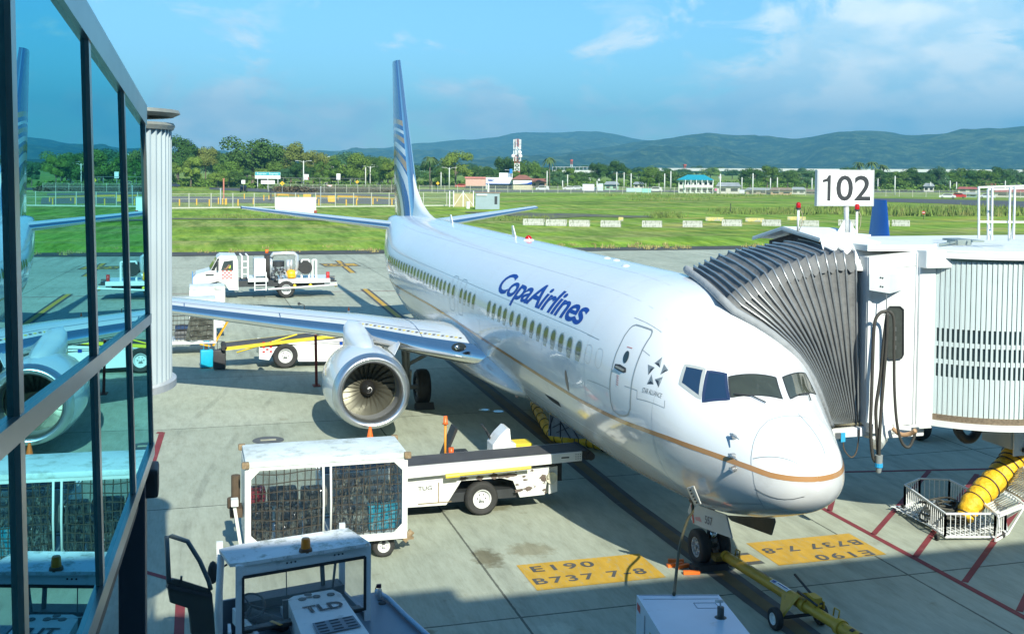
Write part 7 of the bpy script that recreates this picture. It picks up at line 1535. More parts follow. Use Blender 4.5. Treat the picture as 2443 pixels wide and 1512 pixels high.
# ---- trees
rt = random.Random(21)
leafA = mat('leaf_dark', (.055, .12, .028), .8, 0, .3, .35, spec=.15); leafB = mat('leaf_mid', (.115, .195, .035), .8, 0, .3, .35, spec=.15); leafC = mat('leaf_yellow', (.18, .215, .055), .8, 0, .3, .35, spec=.15); leafD = mat('leaf_blue', (.06, .135, .06), .8, 0, .3, .35, spec=.15)
for m_ in (leafA, leafB, leafC, leafD):
    nt = m_.node_tree; b_ = nt.nodes['Principled BSDF']; src = b_.inputs['Base Color'].links[0].from_socket; oi = N(nt, 'ShaderNodeObjectInfo'); x_ = N(nt, 'ShaderNodeMixRGB'); x_.blend_type = 'MULTIPLY'; x_.inputs[0].default_value = 1
    L(nt, src, x_.inputs[1]); L(nt, ramp(nt, oi.outputs['Random'], [(0, (.75, .85, .7)), (.5, (1.05, 1.05, 1)), (1, (1.45, 1.25, 1.1))]), x_.inputs[2]); L(nt, x_.outputs[0], b_.inputs['Base Color'])
bark = mat('bark', (.16, .13, .10), .9, 0, .25, 2)
def crown_mesh(seed, nb, nl, flat=.75, leaf=.055, open_=.0):
    r = random.Random(seed); V = []; F = []; blobs = []
    for i in range(nb):
        a = r.uniform(0, 2*pi); rad = .40*sqrt(r.random()); h = r.uniform(-.30, .38)
        k = sqrt(max(.05, 1-(abs(h)/.48)**2)); blobs.append((rad*cos(a)*k*1.1, rad*sin(a)*k*1.1, h*flat, r.uniform(.13, .21)))
    for i in range(nl):
        bx, by, bz, br = blobs[r.randrange(nb)]; a = r.uniform(0, 2*pi); cz = r.uniform(-.75, 1); s_ = sqrt(1-cz*cz); q = br*(r.random()**.25); jx, jy, jz = bx+q*s_*cos(a), by+q*s_*sin(a), bz+q*cz*.85
        n = Vector((s_*cos(a)+r.uniform(-.5, .5), s_*sin(a)+r.uniform(-.5, .5), cz+r.uniform(-.3, .7))).normalized(); t = n.orthogonal().normalized(); t.rotate(Matrix.Rotation(r.uniform(0, 2*pi), 3, n)); u = n.cross(t); sz = leaf*r.uniform(.35, 1.1)
        o = len(V); c = Vector((jx, jy, jz)); V += [tuple(c+t*sz*.5), tuple(c+u*sz*.32), tuple(c-t*sz*.5), tuple(c-u*sz*.32)]; F.append((o, o+1, o+2, o+3))
    me = bpy.data.meshes.new('crown'); me.from_pydata(V, [], F); return me
def trunk_mesh(seed):
    r = random.Random(seed); b = MB(); b.tube([(0, 0, -.9), (r.uniform(-.02, .02), 0, -.45), (r.uniform(-.03, .03), 0, -.2), (0, 0, .15)], [.035, .026, .02, .008], 7)
    for i in range(5): a = r.uniform(0, 2*pi); z = r.uniform(-.45, -.15); b.tube([(0, 0, z), (.15*cos(a), .15*sin(a), z+.14), (.28*cos(a), .28*sin(a), z+.33)], [.014, .009, .004], 5)
    me = bpy.data.meshes.new('trunk'); me.from_pydata(b.v, [], b.f); me.materials.append(bark); return me
CR_ = []
for k in range(6):
    base = crown_mesh(40+k, (20, 26, 14, 22, 18, 30)[k], (7000, 7500, 6000, 7000, 6000, 7500)[k], (.75, .62, .9, .7, .8, .6)[k])
    ms = []
    for m_ in (leafA, leafB, leafC, leafD): me = base.copy(); me.materials.append(m_); ms.append(me)
    CR_.append(ms)
TR_ = [trunk_mesh(k) for k in range(3)]
def tree(u, vtop, vbase, wpx, kind, leafm, label, group=None, lift=0., t=None):
    P = G(u, vbase) if t is None else Vector(CAM+ray(u, 398)*t); 
    if t is not None: P.z = 0
    s = MP(P); H = (vbase-vtop)*s if t is None else (CAM[2]+(398-vtop)*s); Wd = wpx*s*1.22; H *= 1.05
    r_ = thing('tree', label, 'tree', (P.x, P.y, 0), rt.uniform(0, 6), group)
    ch = min(H*.92, Wd*1.0) if kind != 1 else H*.88
    c = bpy.data.objects.new('crown', CR_[kind % 6][leafm]); COL.objects.link(c); c.parent = r_; c.scale = (Wd, Wd, ch/.88); c.location = (0, 0, H-ch*.46)
    tr = bpy.data.objects.new('trunk', TR_[kind % 3]); COL.objects.link(tr); tr.parent = r_; tr.scale = (Wd*.8, Wd*.8, (H-ch*.46)/.9); tr.location = (0, 0, H-ch*.46); return r_
def scrub(name, spots, m, label, n=140, leaf=1.1):
    V, F = [], []
    for (x, y, w, h) in spots:
        for i in range(n):
            a = rt.uniform(0, 2*pi); q = w*sqrt(rt.random()); z = h*rt.random()**.7*(1-.6*(q/w)**2); c = Vector((x+q*cos(a), y+q*sin(a), z)); n_ = Vector((rt.gauss(0, 1), rt.gauss(0, 1), rt.gauss(.6, 1))).normalized(); t = n_.orthogonal().normalized(); u = n_.cross(t); sz = leaf*rt.uniform(.4, 1.1); o = len(V)
            V += [tuple(c+t*sz*.5), tuple(c+u*sz*.35), tuple(c-t*sz*.5), tuple(c-u*sz*.35)]; F.append((o, o+1, o+2, o+3))
    b = MB(); b.v, b.f, b.mi = V, F, [0]*len(F); return b.build(name, m, kind='stuff', label=label, cat='scrub')
TL = [ # u, top, base, width, kind, leaf, label
 (602, 322, 446, 128, 1, 0, 'largest round dark green tree, behind the blue billboard'),
 (425, 330, 444, 78, 0, 0, 'tall tree right beside the corrugated drum'),
 (490, 353, 444, 50, 3, 2, 'yellow green tree between the drum side tree and the largest tree'),
 (694, 347, 446, 78, 4, 2, 'yellow green rounded tree just right of the largest tree'),
 (748, 362, 447, 56, 3, 2, 'lower yellow green tree right of the lamp post above the parked cars'),
 (545, 381, 447, 60, 5, 1, 'low leafy tree left of the blue billboard'), (455, 376, 446, 60, 2, 1, 'mid green tree below the tallest crowns near the drum'), (405, 392, 446, 50, 4, 1, 'small mid green tree at the left edge of the wood'),
 (650, 385, 447, 56, 0, 1, 'mid green tree directly above the blue billboard'), (720, 388, 448, 60, 5, 0, 'dark low tree left of the tall lamp post'), (785, 383, 449, 56, 2, 1, 'bright green tree above the white parked cars'),
 (850, 367, 450, 66, 3, 1, 'broad mid green tree left of the blue tail'), (905, 379, 450, 60, 0, 0, 'dark tree just left of the blue tail'), (935, 385, 451, 46, 2, 1, 'green tree touching the left edge of the blue tail'),
 (1030, 383, 452, 56, 4, 0, 'dark tree just right of the tail fin'), (1087, 364, 454, 74, 0, 1, 'tall full tree left of the shop with the blue letters'), (1140, 396, 450, 40, 5, 0, 'dark tree above the salmon shop roof'),
 (1207, 376, 448, 54, 3, 0, 'dark spreading tree left of the red and white mast'), (1257, 379, 450, 56, 1, 1, 'green tree right of the red and white mast'), (1295, 398, 452, 46, 5, 0, 'dark tree right of the hipped roof house'),
 (1345, 402, 450, 46, 2, 1, 'green tree below the left end of the viaduct'), (1385, 408, 450, 46, 5, 0, 'dark tree under the middle of the viaduct'), (1425, 390, 450, 40, 3, 0, 'dark tree at the right end of the viaduct'), (1465, 387, 451, 54, 4, 0, 'dark leafy tree taller than its neighbours right of the viaduct'), (1510, 406, 450, 42, 2, 1, 'bright green tree behind the white lamp pole right of the viaduct')]
for a in TL: a = (a[0], a[1], 446 if a[0] > 1000 else a[2])+a[3:]; tree(*a[:6], a[6], 'trees beyond the airport fence')
def left_of(i): return ['first', 'second', 'third', 'fourth', 'fifth', 'sixth', 'seventh', 'eighth', 'ninth', 'tenth', 'eleventh', 'twelfth', 'thirteenth', 'fourteenth'][i]
for i, u in enumerate((1550, 1585, 1615, 1790, 1830, 1879, 1925, 1948)): tree(u, 401+rt.uniform(-3, 8), 452, rt.uniform(40, 56), i % 6, (1, 0, 3, 0, 1, 0, 3, 1)[i], left_of(i)+' tree from the viaduct end toward the gate sign, among the houses', 'trees among the houses left of the sign')
for i, u in enumerate((2100, 2140, 2168, 2205, 2240, 2272, 2310, 2345, 2385, 2425, 2460)): tree(u, 404+rt.uniform(-4, 7), 456, rt.uniform(44, 62), (i+2) % 6, (0, 1, 0, 0, 3, 1, 0, 1, 0, 3, 1)[i], left_of(i)+' tree from the gate sign toward the right edge, beyond the far fence', 'trees right of the gate sign')
for i, u in enumerate((520, 575, 625, 672, 770, 815, 880, 985, 1060, 1170, 1235, 1330)): tree(u, 405+rt.uniform(-8, 6), 449, rt.uniform(36, 50), (i+1) % 6, (1, 0, 1, 3)[i % 4], left_of(i)+' small tree from the left in the low front row of the wood', 'small trees in front of the wood')
# trees farther back on the plain
for i in range(46):
    u = 930+i*33+rt.uniform(-8, 8); tree(u, 398-rt.uniform(-1, 8), 0, rt.uniform(26, 44), i % 6, (3, 0, 3, 1)[i % 4], 'hazy distant tree, '+left_of(i % 14)+' from left of those '+('right of the tail', 'behind the turquoise roof', 'left of the gate sign', 'right of the gate sign')[i//14], 'distant trees on the plain', t=rt.uniform(650, 1100))
for i in range(14):
    u = 380+i*42; tree(u, 370+rt.uniform(-8, 12), 0, rt.uniform(66, 84), i % 6, (0, 1, 3)[i % 3], 'dark tree in the back row of the wood at left, '+left_of(i)+' from the drum', 'back row trees of the wood', t=rt.uniform(470, 560))
sp_ = []
for u0, u1, v0, v1, n, h in ((380, 560, 440, 447, 60, 2.6), (600, 960, 447, 452, 60, 1.8), (1000, 1340, 443, 445, 50, 2.2), (1340, 1960, 445, 448, 120, 2.8), (2080, 2470, 452, 458, 80, 2.8)):
    for i in range(n): q = G(rt.uniform(u0, u1), rt.uniform(v0, v1)); sp_.append((q.x, q.y, 3.2, h))
scrub('roadside_scrub', sp_, leafB, 'low green scrub filling the gaps between the trees and houses', 70)
# palms
palmm = mat('palm_leaf', (.07, .12, .03), .8, 0, .2, 1)
def palm(u, vt, vb, label):
    P = G(u, vb); s = MP(P); H = (vb-vt)*s*.93; t = thing('palm_tree', label, 'palm tree', (P.x, P.y, 0), rt.uniform(0, 6), 'palm trees'); b = MB(); b.tube([(0, 0, 0), (.15, .1, H*.5), (0, .2, H)], [.25, .18, .14], 7); b.build('trunk', bark, t, True)
    b = MB()
    for k in range(18):
        a = 2*pi*k/18+rt.uniform(-.1, .1); e = rt.uniform(-.2, .9); l = rt.uniform(2.4, 3.4); P_ = [(Vector((cos(a)*l*t_, sin(a)*l*t_+.2, H+l*(e*t_-1.1*t_*t_)))) for t_ in (0, .25, .5, .75, 1)]
        for i in range(4):
            d = (P_[i+1]-P_[i]); sd_ = Vector((-sin(a), cos(a), 0))*(.38, .5, .42, .25)[i]; sd2 = Vector((-sin(a), cos(a), 0))*(.5, .42, .25, .02)[i]; b.add([P_[i]-sd_-Vector((0, 0, .2)), P_[i], P_[i]+sd_-Vector((0, 0, .2)), P_[i+1]+sd2-Vector((0, 0, .2)), P_[i+1], P_[i+1]-sd2-Vector((0, 0, .2))], [(0, 1, 4, 5), (1, 2, 3, 4)])
    b.build('crown', palmm, t)
for u, vt, vb, lab in ((1026, 371, 452, 'palm right beside the tail fin'), (1311, 373, 450, 'tall palm with drooping crown left of the viaduct'), (2048, 385, 450, 'leftmost of three palms rising behind the gate sign'), (2078, 384, 450, 'middle palm of three behind the gate sign top right corner'), (2105, 391, 450, 'palm just right of the gate sign'), (1895, 412, 452, 'palm crown left of the gate sign among houses'), (2290, 400, 455, 'palm near the roof railing at the right')): palm(u, vt, vb, lab)
# ---- fences
chain = bpy.data.materials.new('chain_link'); chain.use_nodes = True
def _cl(m, a=.22):
    nt = m.node_tree; nt.nodes.clear(); o = N(nt, 'ShaderNodeOutputMaterial'); mx = N(nt, 'ShaderNodeMixShader'); mx.inputs[0].default_value = a; t = N(nt, 'ShaderNodeBsdfTransparent'); d = N(nt, 'ShaderNodeBsdfDiffuse'); d.inputs[0].default_value = (.30, .32, .28, 1); L(nt, t.outputs[0], mx.inputs[1]); L(nt, d.outputs[0], mx.inputs[2]); L(nt, mx.outputs[0], o.inputs[0])
_cl(chain)
postm = mat('fence_post_concrete', (.50, .50, .42), .8, 0, .1, 3)
def fence(name, label, pts, h, step, pw, kerb=False, rails=1):
    o = pts[0].copy(); o.z = 0; t = thing(name, label, 'fence', (o.x, o.y, 0)); first = None; n_posts = 0; b = MB(); rl_ = MB()
    for i in range(len(pts)-1):
        a, c = pts[i]-o, pts[i+1]-o; a.z = c.z = 0; l = (c-a).length; k = max(1, int(l/step))
        for j in range(k+(1 if i == len(pts)-2 else 0)):
            if n_posts >= 100: break
            q = a.lerp(c, j/k); n_posts += 1
            if first is None: p_ = MB(); p_.tube([(0, 0, 0), (0, 0, h)], pw, 6); first = p_.build('post', postm, t, loc=q)
            else: f = first.copy(); COL.objects.link(f); f.parent = t; f.location = q
        z1 = Vector((0, 0, h-.05)); b.add([a, c, c+z1, a+z1], [(0, 1, 2, 3)])
        for r_ in range(rails+1): rl_.bar(a+Vector((0, 0, h-.08-r_*.9)), c+Vector((0, 0, h-.08-r_*.9)), .045)
        if kerb: rl_.bar(a+Vector((0, 0, .1)), c+Vector((0, 0, .1)), .2, .22)
    b.build('chain_link', chain, t); rl_.build('rail', postm, t); return t
fence('perimeter_fence', 'wire fence with pale concrete posts between the field and the perimeter road', [G(190, 499), G(397, 498), G(800, 494), G(1010, 492), G(1120, 491)], 2.6, 3.35, .085, True)
fence('perimeter_fence', 'long low wire fence far across the field in front of the houses', [G(1000, 459.5), G(1300, 461), G(1700, 464.5), G(2050, 468.5), G(2500, 474)], 2.1, 3.6, .07)
fence('roadside_fence', 'rusty brown fence between the parked cars and the perimeter road', [G(640, 458), G(800, 460), G(960, 461)], 2.3, 3.0, .06)
b = MB(); hedge = []
for i in range(120): q = G(660+i*2.6, 458.5+i*.02); hedge.append((q.x, q.y, 1.4, 1.8))
scrub('dry_hedge', hedge, mat('dry_brown_leaf', (.11, .085, .05), .9, 0, .3, 1), 'dry brown creeper hanging on the fence before the parked cars', 40, .8)
# gate beside the grey shed
gq = G(*F2(200, 870)); gq2 = G(*F2(400, 870)); gt = thing('field_gate', 'white framed double gate with tan boards beside the grey shed', 'gate', (gq.x, gq.y, 0)); e = gq2-gq; e.z = 0
b = MB()
for t_ in (0, .16, .55, .97): b.tube([e*t_, e*t_+Vector((0, 0, 3.0))], .11, 6)
b.bar(e*.18+Vector((0, 0, .2)), e*.52+Vector((0, 0, 2.6)), .08); b.bar(e*.97+Vector((0, 0, .2)), e*.58+Vector((0, 0, 2.6)), .08); b.build('gate_frame', white, gt); b = MB(); b.add([e*.17, e*.95, e*.95+Vector((0, 0, 2.5)), e*.17+Vector((0, 0, 2.5))], [(0, 1, 2, 3)]); b.build('boards', mat('tan_board', (.42, .36, .20), .8), gt)
# ---- small structures
def face(u, vb):     # frame at a base point, x to the right in the photo, y away
    P = G(u, vb); a = away(P); return P, a-pi/2, MP(P)
def block(name, cat, label, u0, u1, vt, vb, depth, m, roofm_=None, group=None, **k):
    P, rz, s = face((u0+u1)/2, vb); w = (u1-u0)*s; h = (vb-vt)*s; t = thing(name, label, cat, (P.x, P.y, 0), rz, group)
    b = MB(); b.box((-w/2, 0, 0), (w/2, depth, h)); b.build('walls' if cat in ('building', 'house', 'shed') else 'body', m, t); return t, w, h, s
u0, v0 = F1(1025, 798); u1, v1 = F1(1350, 925)
t, w, h, s = block('storage_tank', 'tank', 'white boxy storage tank standing in the grass behind the left stabilizer', u0, u1, v0, v1, 2.6, mat('tank_white', (.82, .80, .72), .6, 0, .04, 1, dirt=(.5, .5, .3), dscale=1, dlim=(.65, .8)))
b = MB(); b.box((-w*.1, -.25, .1), (-w*.02, .0, .35)); b.box((w*.45, -.3, .1), (w*.52, .3, .5)); b.build('valve', mat('valve_red', (.3, .05, .03), .6), t)
b = MB(); b.box((-w/2-.03, -.03, h-.001), (w/2+.03, 2.63, h+.07)); b.build('lid', mat('tank_lid', (.7, .68, .6), .6), t)
u0, v0 = F2(410, 758); u1, v1 = F2(545, 890)
t, w, h, s = block('grey_shed', 'shed', 'grey blue shed with an open doorway at the end of the perimeter fence', u0, u1, v0, v1, 2.8, mat('shed_grey', (.30, .38, .42), .7, 0, .05, 1))
b = MB(); b.box((w/2, 0, 0), (w/2+1.35, 2.7, h*.98)); b.build('side_bay', MATS['shed_grey'], t); b = MB(); b.box((w/2+.45, -.02, .9), (w/2+.95, -.005, h*.8)); b.build('doorway', darkm, t); b = MB(); b.box((-w/2-.1, -.15, h), (w/2+1.5, 2.9, h+.12)); b.build('roof', mat('shed_roof', (.3, .22, .18), .7), t)
b = MB(); b.box((-w*.42, -.2, h*.84), (w*.2, -.002, h*.92)); b.build('lamp_tube', white, t)
q = G(*F2(350, 885)); b = MB(); b.tube([(0, 0, 0), (0, 0, 1.3)], .35, 12); tag(b.build('barrel', white, None, 40, loc=(q.x, q.y, 0)), 'small white barrel left of the grey shed', 'barrel')
q = G(*F2(515, 752)); b = MB(); b.tube([(0, 0, 0), (0, 0, 2.2)], .35, 12); b.tube([(0, 0, 2.2), (0, 0, 3.4)], .12, 8); tag(b.build('vent_post', white, None, 40, loc=(q.x, q.y, 0)), 'short white vent post behind the grey shed', 'post')
# billboard
u0, v0 = F1(858, 588); u1, v1 = F1(1060, 642); P, rz, s = face((u0+u1)/2, 450); w = (u1-u0)*s; z0 = (450-v1)*s; z1 = (450-v0)*s
t = thing('billboard', 'long teal and white billboard with white lettering in front of the largest tree', 'billboard', (P.x, P.y, 0), rz)
b = MB(); b.box((-w/2, 0, z0), (w/2, .3, z1)); b.build('board', white, t); b = MB(); b.box((-w/2+.05, -.03, z0+(z1-z0)*.5), (w/2-.05, -.01, z1-.05)); b.build('teal_panel', mat('teal_sign', (.02, .36, .42), .5), t)
for x in (-w*.24, w*.24): put_text('Express', (x, -.05, z0+(z1-z0)*.72), (1, 0, 0), (0, 0, 1), (z1-z0)*.34, white, 'lettering', t, width=w*.36)
b = MB(); [b.box((x-.12, .05, 0), (x+.12, .25, z0)) for x in (-w*.4, 0, w*.4)]; b.build('legs', alu, t)
b = MB(); 
for k in range(14): x0 = w/2+k*1.9; b.bar((x0, 1, z0+.3), (x0+1.9, 1, z0+.25), .35, .12); b.bar((x0+1, 1, 0), (x0+1, 1, z0+.3), .12) if k % 3 == 0 else None
tag(b.build('carport', mat('carport_grey', (.16, .17, .16), .7), None, loc=(P.x, P.y, 0)), 'long flat dark carport roof on posts right of the billboard', 'carport'); bpy.data.objects[-1] if False else None
COL.objects[-1].rotation_euler = (0, 0, rz) if False else (0, 0, rz)
_cp = [o for o in COL.objects if o.name.startswith('carport')][0]; _cp.rotation_euler = (0, 0, rz)
def slab_thing(name, cat, label, u0, u1, vt, vb, vg, m, depth=.3, post=False, **k):  # raised flat thing seen between rows vt..vb on ground row vg
    P, rz, s = face((u0+u1)/2, vg); w = (u1-u0)*s; t = thing(name, label, cat, (P.x, P.y, 0), rz, k.get('group')); b = MB(); b.box((-w/2, 0, (vg-vb)*s), (w/2, depth, (vg-vt)*s)); b.build('panel', m, t)
    if post: b = MB(); b.tube([(0, depth/2, 0), (0, depth/2, (vg-vb)*s)], post, 6); b.build('post', alu, t)
    return t, s, w
slab_thing('white_board', 'board', 'white tilted board below the billboard on the fence line', *[F1(905, 0)[0], F1(1015, 0)[0]], F1(0, 655)[1], F1(0, 685)[1], 452, white, .2, .1)
slab_thing('white_banner', 'banner', 'small white banner on a pole above the parked cars', F1(1518, 0)[0], F1(1550, 0)[0], F1(0, 600)[1], F1(0, 650)[1], 450, white, .1, .06)
# diamond warning signs
for (u, v, r_, lab) in ((160, 655, 14, 'yellow diamond road sign beside the corrugated drum'), (1077, 680, 17, 'yellow diamond road sign below the billboard'), (1687, 668, 13, 'yellow diamond road sign right of the parked cars'), (2343, 679, 13, 'yellow diamond road sign by the salmon shop')):
    uu, vv = F1(u, v); P, rz, s = face(uu, 460); rr = r_/2.036*.596*s*1.1; z = (460-vv)*s; t = thing('road_sign', lab, 'road sign', (P.x, P.y, 0), rz, 'yellow diamond road signs'); b = MB(); b.add([(0, 0, z-rr), (rr, 0, z), (0, 0, z+rr), (-rr, 0, z), (0, .06, z-rr), (rr, .06, z), (0, .06, z+rr), (-rr, .06, z)], [(0, 1, 2, 3), (7, 6, 5, 4), (0, 4, 5, 1), (1, 5, 6, 2), (2, 6, 7, 3), (3, 7, 4, 0)]); b.build('sign_plate', mat('sign_amber', (.85, .50, .01), .5), t)
    b = MB(); b.box((-rr*.12, -.02, z-rr*.45), (rr*.12, -.005, z+rr*.4)); b.build('symbol', inkm, t); b = MB(); b.tube([(0, .1, 0), (0, .1, z)], .05, 6); b.build('post', alu, t)
uu, vv = F1(760, 668); P, rz, s = face(uu, F1(0, 755)[1]); t = thing('road_sign', 'square white road sign on a brown post right of the dark car', 'road sign', (P.x, P.y, 0), rz); b = MB(); z = (F1(0, 755)[1]-vv)*s; b.box((-.5, 0, z-.5), (.5, .05, z+.5)); b.build('sign_plate', white, t); b = MB(); b.tube([(.1, .06, 0), (.0, .06, z)], .07, 6); b.build('post', bark, t)
uu, vv = F1(1463, 709); P, rz, s = face(uu, F1(0, 750)[1]); t = thing('road_sign', 'white triangular yield sign before the brown hedge', 'road sign', (P.x, P.y, 0), rz); b = MB(); z = (F1(0, 750)[1]-vv)*s; b.prism([(-.8, z+.6), (.8, z+.6), (0, z-.8)], 1, 0, .05); b.build('sign_plate', mat('sign_pink', (.7, .35, .33), .5), t); b = MB(); b.prism([(-.5, z+.42), (.5, z+.42), (0, z-.45)], 1, -.02, -.005); b.build('white_face', white, t); b = MB(); b.tube([(0, .1, 0), (0, .1, z)], .05, 6); b.build('post', alu, t)
uu, vv = F3(1685, 660); vb = F3(0, 712)[1]; P, rz, s = face(uu, vb); t = thing('road_sign', 'round red and white no entry sign standing in the tall grass', 'road sign', (P.x, P.y, 0), rz); z = (vb-vv)*s; R0 = 13/1.885*.596*s
b = MB(); b.lathe([(.001, 0), (R0, 0), (R0, .04)], 20, Matrix.Translation((0, 0, z)) @ Matrix.Rotation(pi/2, 4, 'X')); b.build('red_disc', red, t); b = MB(); b.box((-R0*.7, -.08, z-R0*.2), (R0*.7, -.05, z+R0*.2)); b.build('white_bar', white, t); b = MB(); b.tube([(0, .05, 0), (0, .05, z)], .04, 6); b.build('post', darkm, t)
for (fn_, u, vt, vb, m_, lab, w_) in ((F1, 600, 645, 805, mat('post_salmon', (.62, .22, .15), .6), 'tall salmon red marker post in the grass by the road', .16), (F1, 575, 725, 850, alu, 'short grey lamp bollard behind the fence', .12), (F1, 983, 725, 826, darkm, 'dark signal box on a post above the yellow guardrail', .22), (F1, 1390, 710, 862, alu, 'thin grey pole rising behind the fence by the tank', .07), (F3, 230, 600, 665, darkm, 'thin dark stake in the far grass', .06)):
    q0 = G(*fn_(u, vb)); s = MP(q0); b = MB(); h_ = (vb-vt)/(2.036 if fn_ is F1 else 1.885)*.596*s; b.tube([(0, 0, 0), (0, 0, h_)], w_, 8); b.tube([(0, 0, h_), (0, 0, h_+.15)], w_*1.6, 8); tag(b.build('marker_post', m_, None, 40, loc=(q0.x, q0.y, 0)), lab, 'post')
# ---- lamp posts and utility poles
polem = mat('pole_pale', (.62, .64, .60), .6, 0, .05, 2)
def lamp(fn_, u, vt, vb, label, group, arm_=True):
    uu, vv = fn_(u, vb); uu, vt_ = fn_(u, vt); P, rz, s = face(uu, max(vv, 450)); H = (max(vv, 450)-vt_)*s; t = thing('lamp_post' if arm_ else 'utility_pole', label, 'lamp post' if arm_ else 'utility pole', (P.x, P.y, 0), rz, group)
    b = MB(); b.tube([(0, 0, 0), (0, 0, H)], [.24, .15], 8); b.build('pole', polem, t, True)
    b = MB()
    if arm_:
        for sx in (-1, 1): b.tube([(0, 0, H-.6), (sx*1.0, 0, H-.1), (sx*2.2, 0, H)], .06, 6)
        b.build('lamp_arm', polem, t); b = MB(); [b.box((sx*2.2-.4, -.15, H-.08), (sx*2.2+.4, .15, H+.06)) for sx in (-1, 1)]; b.build('lamp_head', alu, t)
    else: b.bar((-.9, 0, H-.6), (.9, 0, H-.6), .1); b.build('crossarm', bark, t)
for i, (u, vt, vb, ar) in enumerate(((1250, 495, 705, 1), (1632, 535, 710, 1), (1755, 550, 695, 0), (1793, 540, 695, 1), (1863, 527, 690, 1))): lamp(F1, u, vt, vb, ['tallest lamp post, standing right of the billboard', 'lamp post at the right end of the parked cars', 'bare leaning pole between the lamp posts left of the tail', 'lamp post second from the blue tail', 'lamp post nearest the left side of the blue tail'][i], 'lamp posts left of the tail', ar)
for i, (u, vt, vb, ar) in enumerate(((130, 588, 690, 0), (197, 550, 690, 1), (708, 570, 720, 1), (993, 578, 725, 0), (1120, 655, 730, 0), (1160, 608, 715, 0), (1400, 660, 740, 0), (1560, 588, 745, 0), (1620, 590, 700, 0), (1677, 598, 745, 0), (1797, 605, 700, 0), (1905, 600, 700, 0), (1950, 600, 750, 0), (2000, 580, 750, 0), (2403, 605, 765, 0))): lamp(F2, u, vt, vb, left_of(i % 14)+(' pole' if i < 14 else ' last pole')+' from the tail fin along the street of houses', 'poles along the street right of the tail', ar)
for i, (u, vt, vb) in enumerate(((152, 370, 515), (397, 365, 522), (315, 395, 500), (530, 400, 500), (582, 395, 500), (843, 400, 510), (1340, 405, 500), (1468, 385, 528), (1738, 430, 505), (1850, 400, 500), (1885, 420, 505), (1933, 430, 510), (2300, 420, 510))): lamp(F3, u, vt, vb, left_of(i)+' thin pole from the turquoise roofed house to the right edge', 'poles along the street near the gate sign', False)
# ---- concrete barriers and yellow blocks in the field
cbm = mat('barrier_concrete', (.46, .46, .41), .85, 0, .15, 2, dirt=(.16, .18, .12), dscale=2.2, dlim=(.5, .65), stretch=(3, 1, 1)); ybm = mat('barrier_yellow', (.62, .52, .20), .8, 0, .2, 3, dirt=(.4, .4, .35), dscale=2, dlim=(.5, .6))
bar_list = [(F2, 798, 973, 985, 1020), (F2, 983, 1156, 988, 1025), (F2, 1172, 1343, 995, 1031), (F2, 1430, 1596, 1003, 1034), (F2, 1768, 1931, 1007, 1036), (F2, 2100, 2259, 1000, 1036), (F3, 165, 315, 737, 762), (F3, 468, 610, 737, 761), (F3, 758, 895, 735, 766), (F3, 1045, 1180, 731, 760), (F3, 1300, 1425, 735, 764), (F3, 1450, 1578, 733, 763)]
for i, (fn_, a_, c_, vt, vb) in enumerate(bar_list):
    (ua, va), (ub, vvb) = fn_(a_, vt), fn_(c_, vb); P, rz, s = face((ua+ub)/2, vvb); w = (ub-ua)*s; h_ = .85; t = thing('concrete_barrier', left_of(i)+' low concrete barrier from the left in the field row', 'barrier', (P.x, P.y, 0), rz+rt.uniform(-.06, .06), 'concrete barriers in the field'); b = MB(); b.prism([(-.3, 0), (.3, 0), (.28, .2), (.12, .45), (.09, h_), (-.09, h_), (-.12, .45), (-.28, .2)], 0, -w/2, w/2); b.build('barrier_block', cbm, t)
for i, (fn_, a_, c_, vt, vb) in enumerate(((F2, 1575, 1615, 968, 986), (F2, 2285, 2430, 965, 986), (F3, 343, 480, 708, 730), (F3, 660, 795, 697, 718))):
    (ua, va), (ub, vvb) = fn_(a_, vt), fn_(c_, vb); P, rz, s = face((ua+ub)/2, vvb); w = (ub-ua)*s; b = MB(); b.box((-w/2, -.25, 0), (w/2, .25, .55), .06); tag(b.build('yellow_barrier', ybm, None, loc=(P.x, P.y, 0)), left_of(i)+' faded yellow block from the left behind the concrete barriers', 'barrier', 'faded yellow blocks'); [o for o in COL.objects if o.name.startswith('yellow_barrier')][-1].rotation_euler = (0, 0, rz)
# ---- yellow guardrail, boxes and bollards on the perimeter road
yr = mat('guard_yellow', (.80, .44, .01), .55, 0, .08, 2)
def px_bar(fn_, pts, h0, w_, m, name, cat, label):
    P = [G(*fn_(u, v+12)) for u, v in pts]; o = P[0].copy(); b = MB(); z = Vector((0, 0, h0))
    for i in range(len(P)-1): b.bar(P[i]-o+z, P[i+1]-o+z, .12, .38); 
    for q in P: b.bar(q-o, q-o+z, .18)
    return tag(b.build(name, m, None, loc=(o.x, o.y, 0)), label, cat)
px_bar(F1, [(968, 800), (1040, 788), (1130, 790), (1210, 797)], .8, .3, yr, 'guardrail', 'guardrail', 'yellow guardrail running behind the white tank on its left')
px_bar(F1, [(1355, 800), (1450, 804)], .8, .3, yr, 'guardrail', 'guardrail', 'short yellow guardrail between the two yellow boxes'); px_bar(F1, [(1530, 802), (1690, 806), (1850, 815), (1995, 824)], .8, .3, yr, 'guardrail', 'guardrail', 'long yellow guardrail ending left of the tail fin')
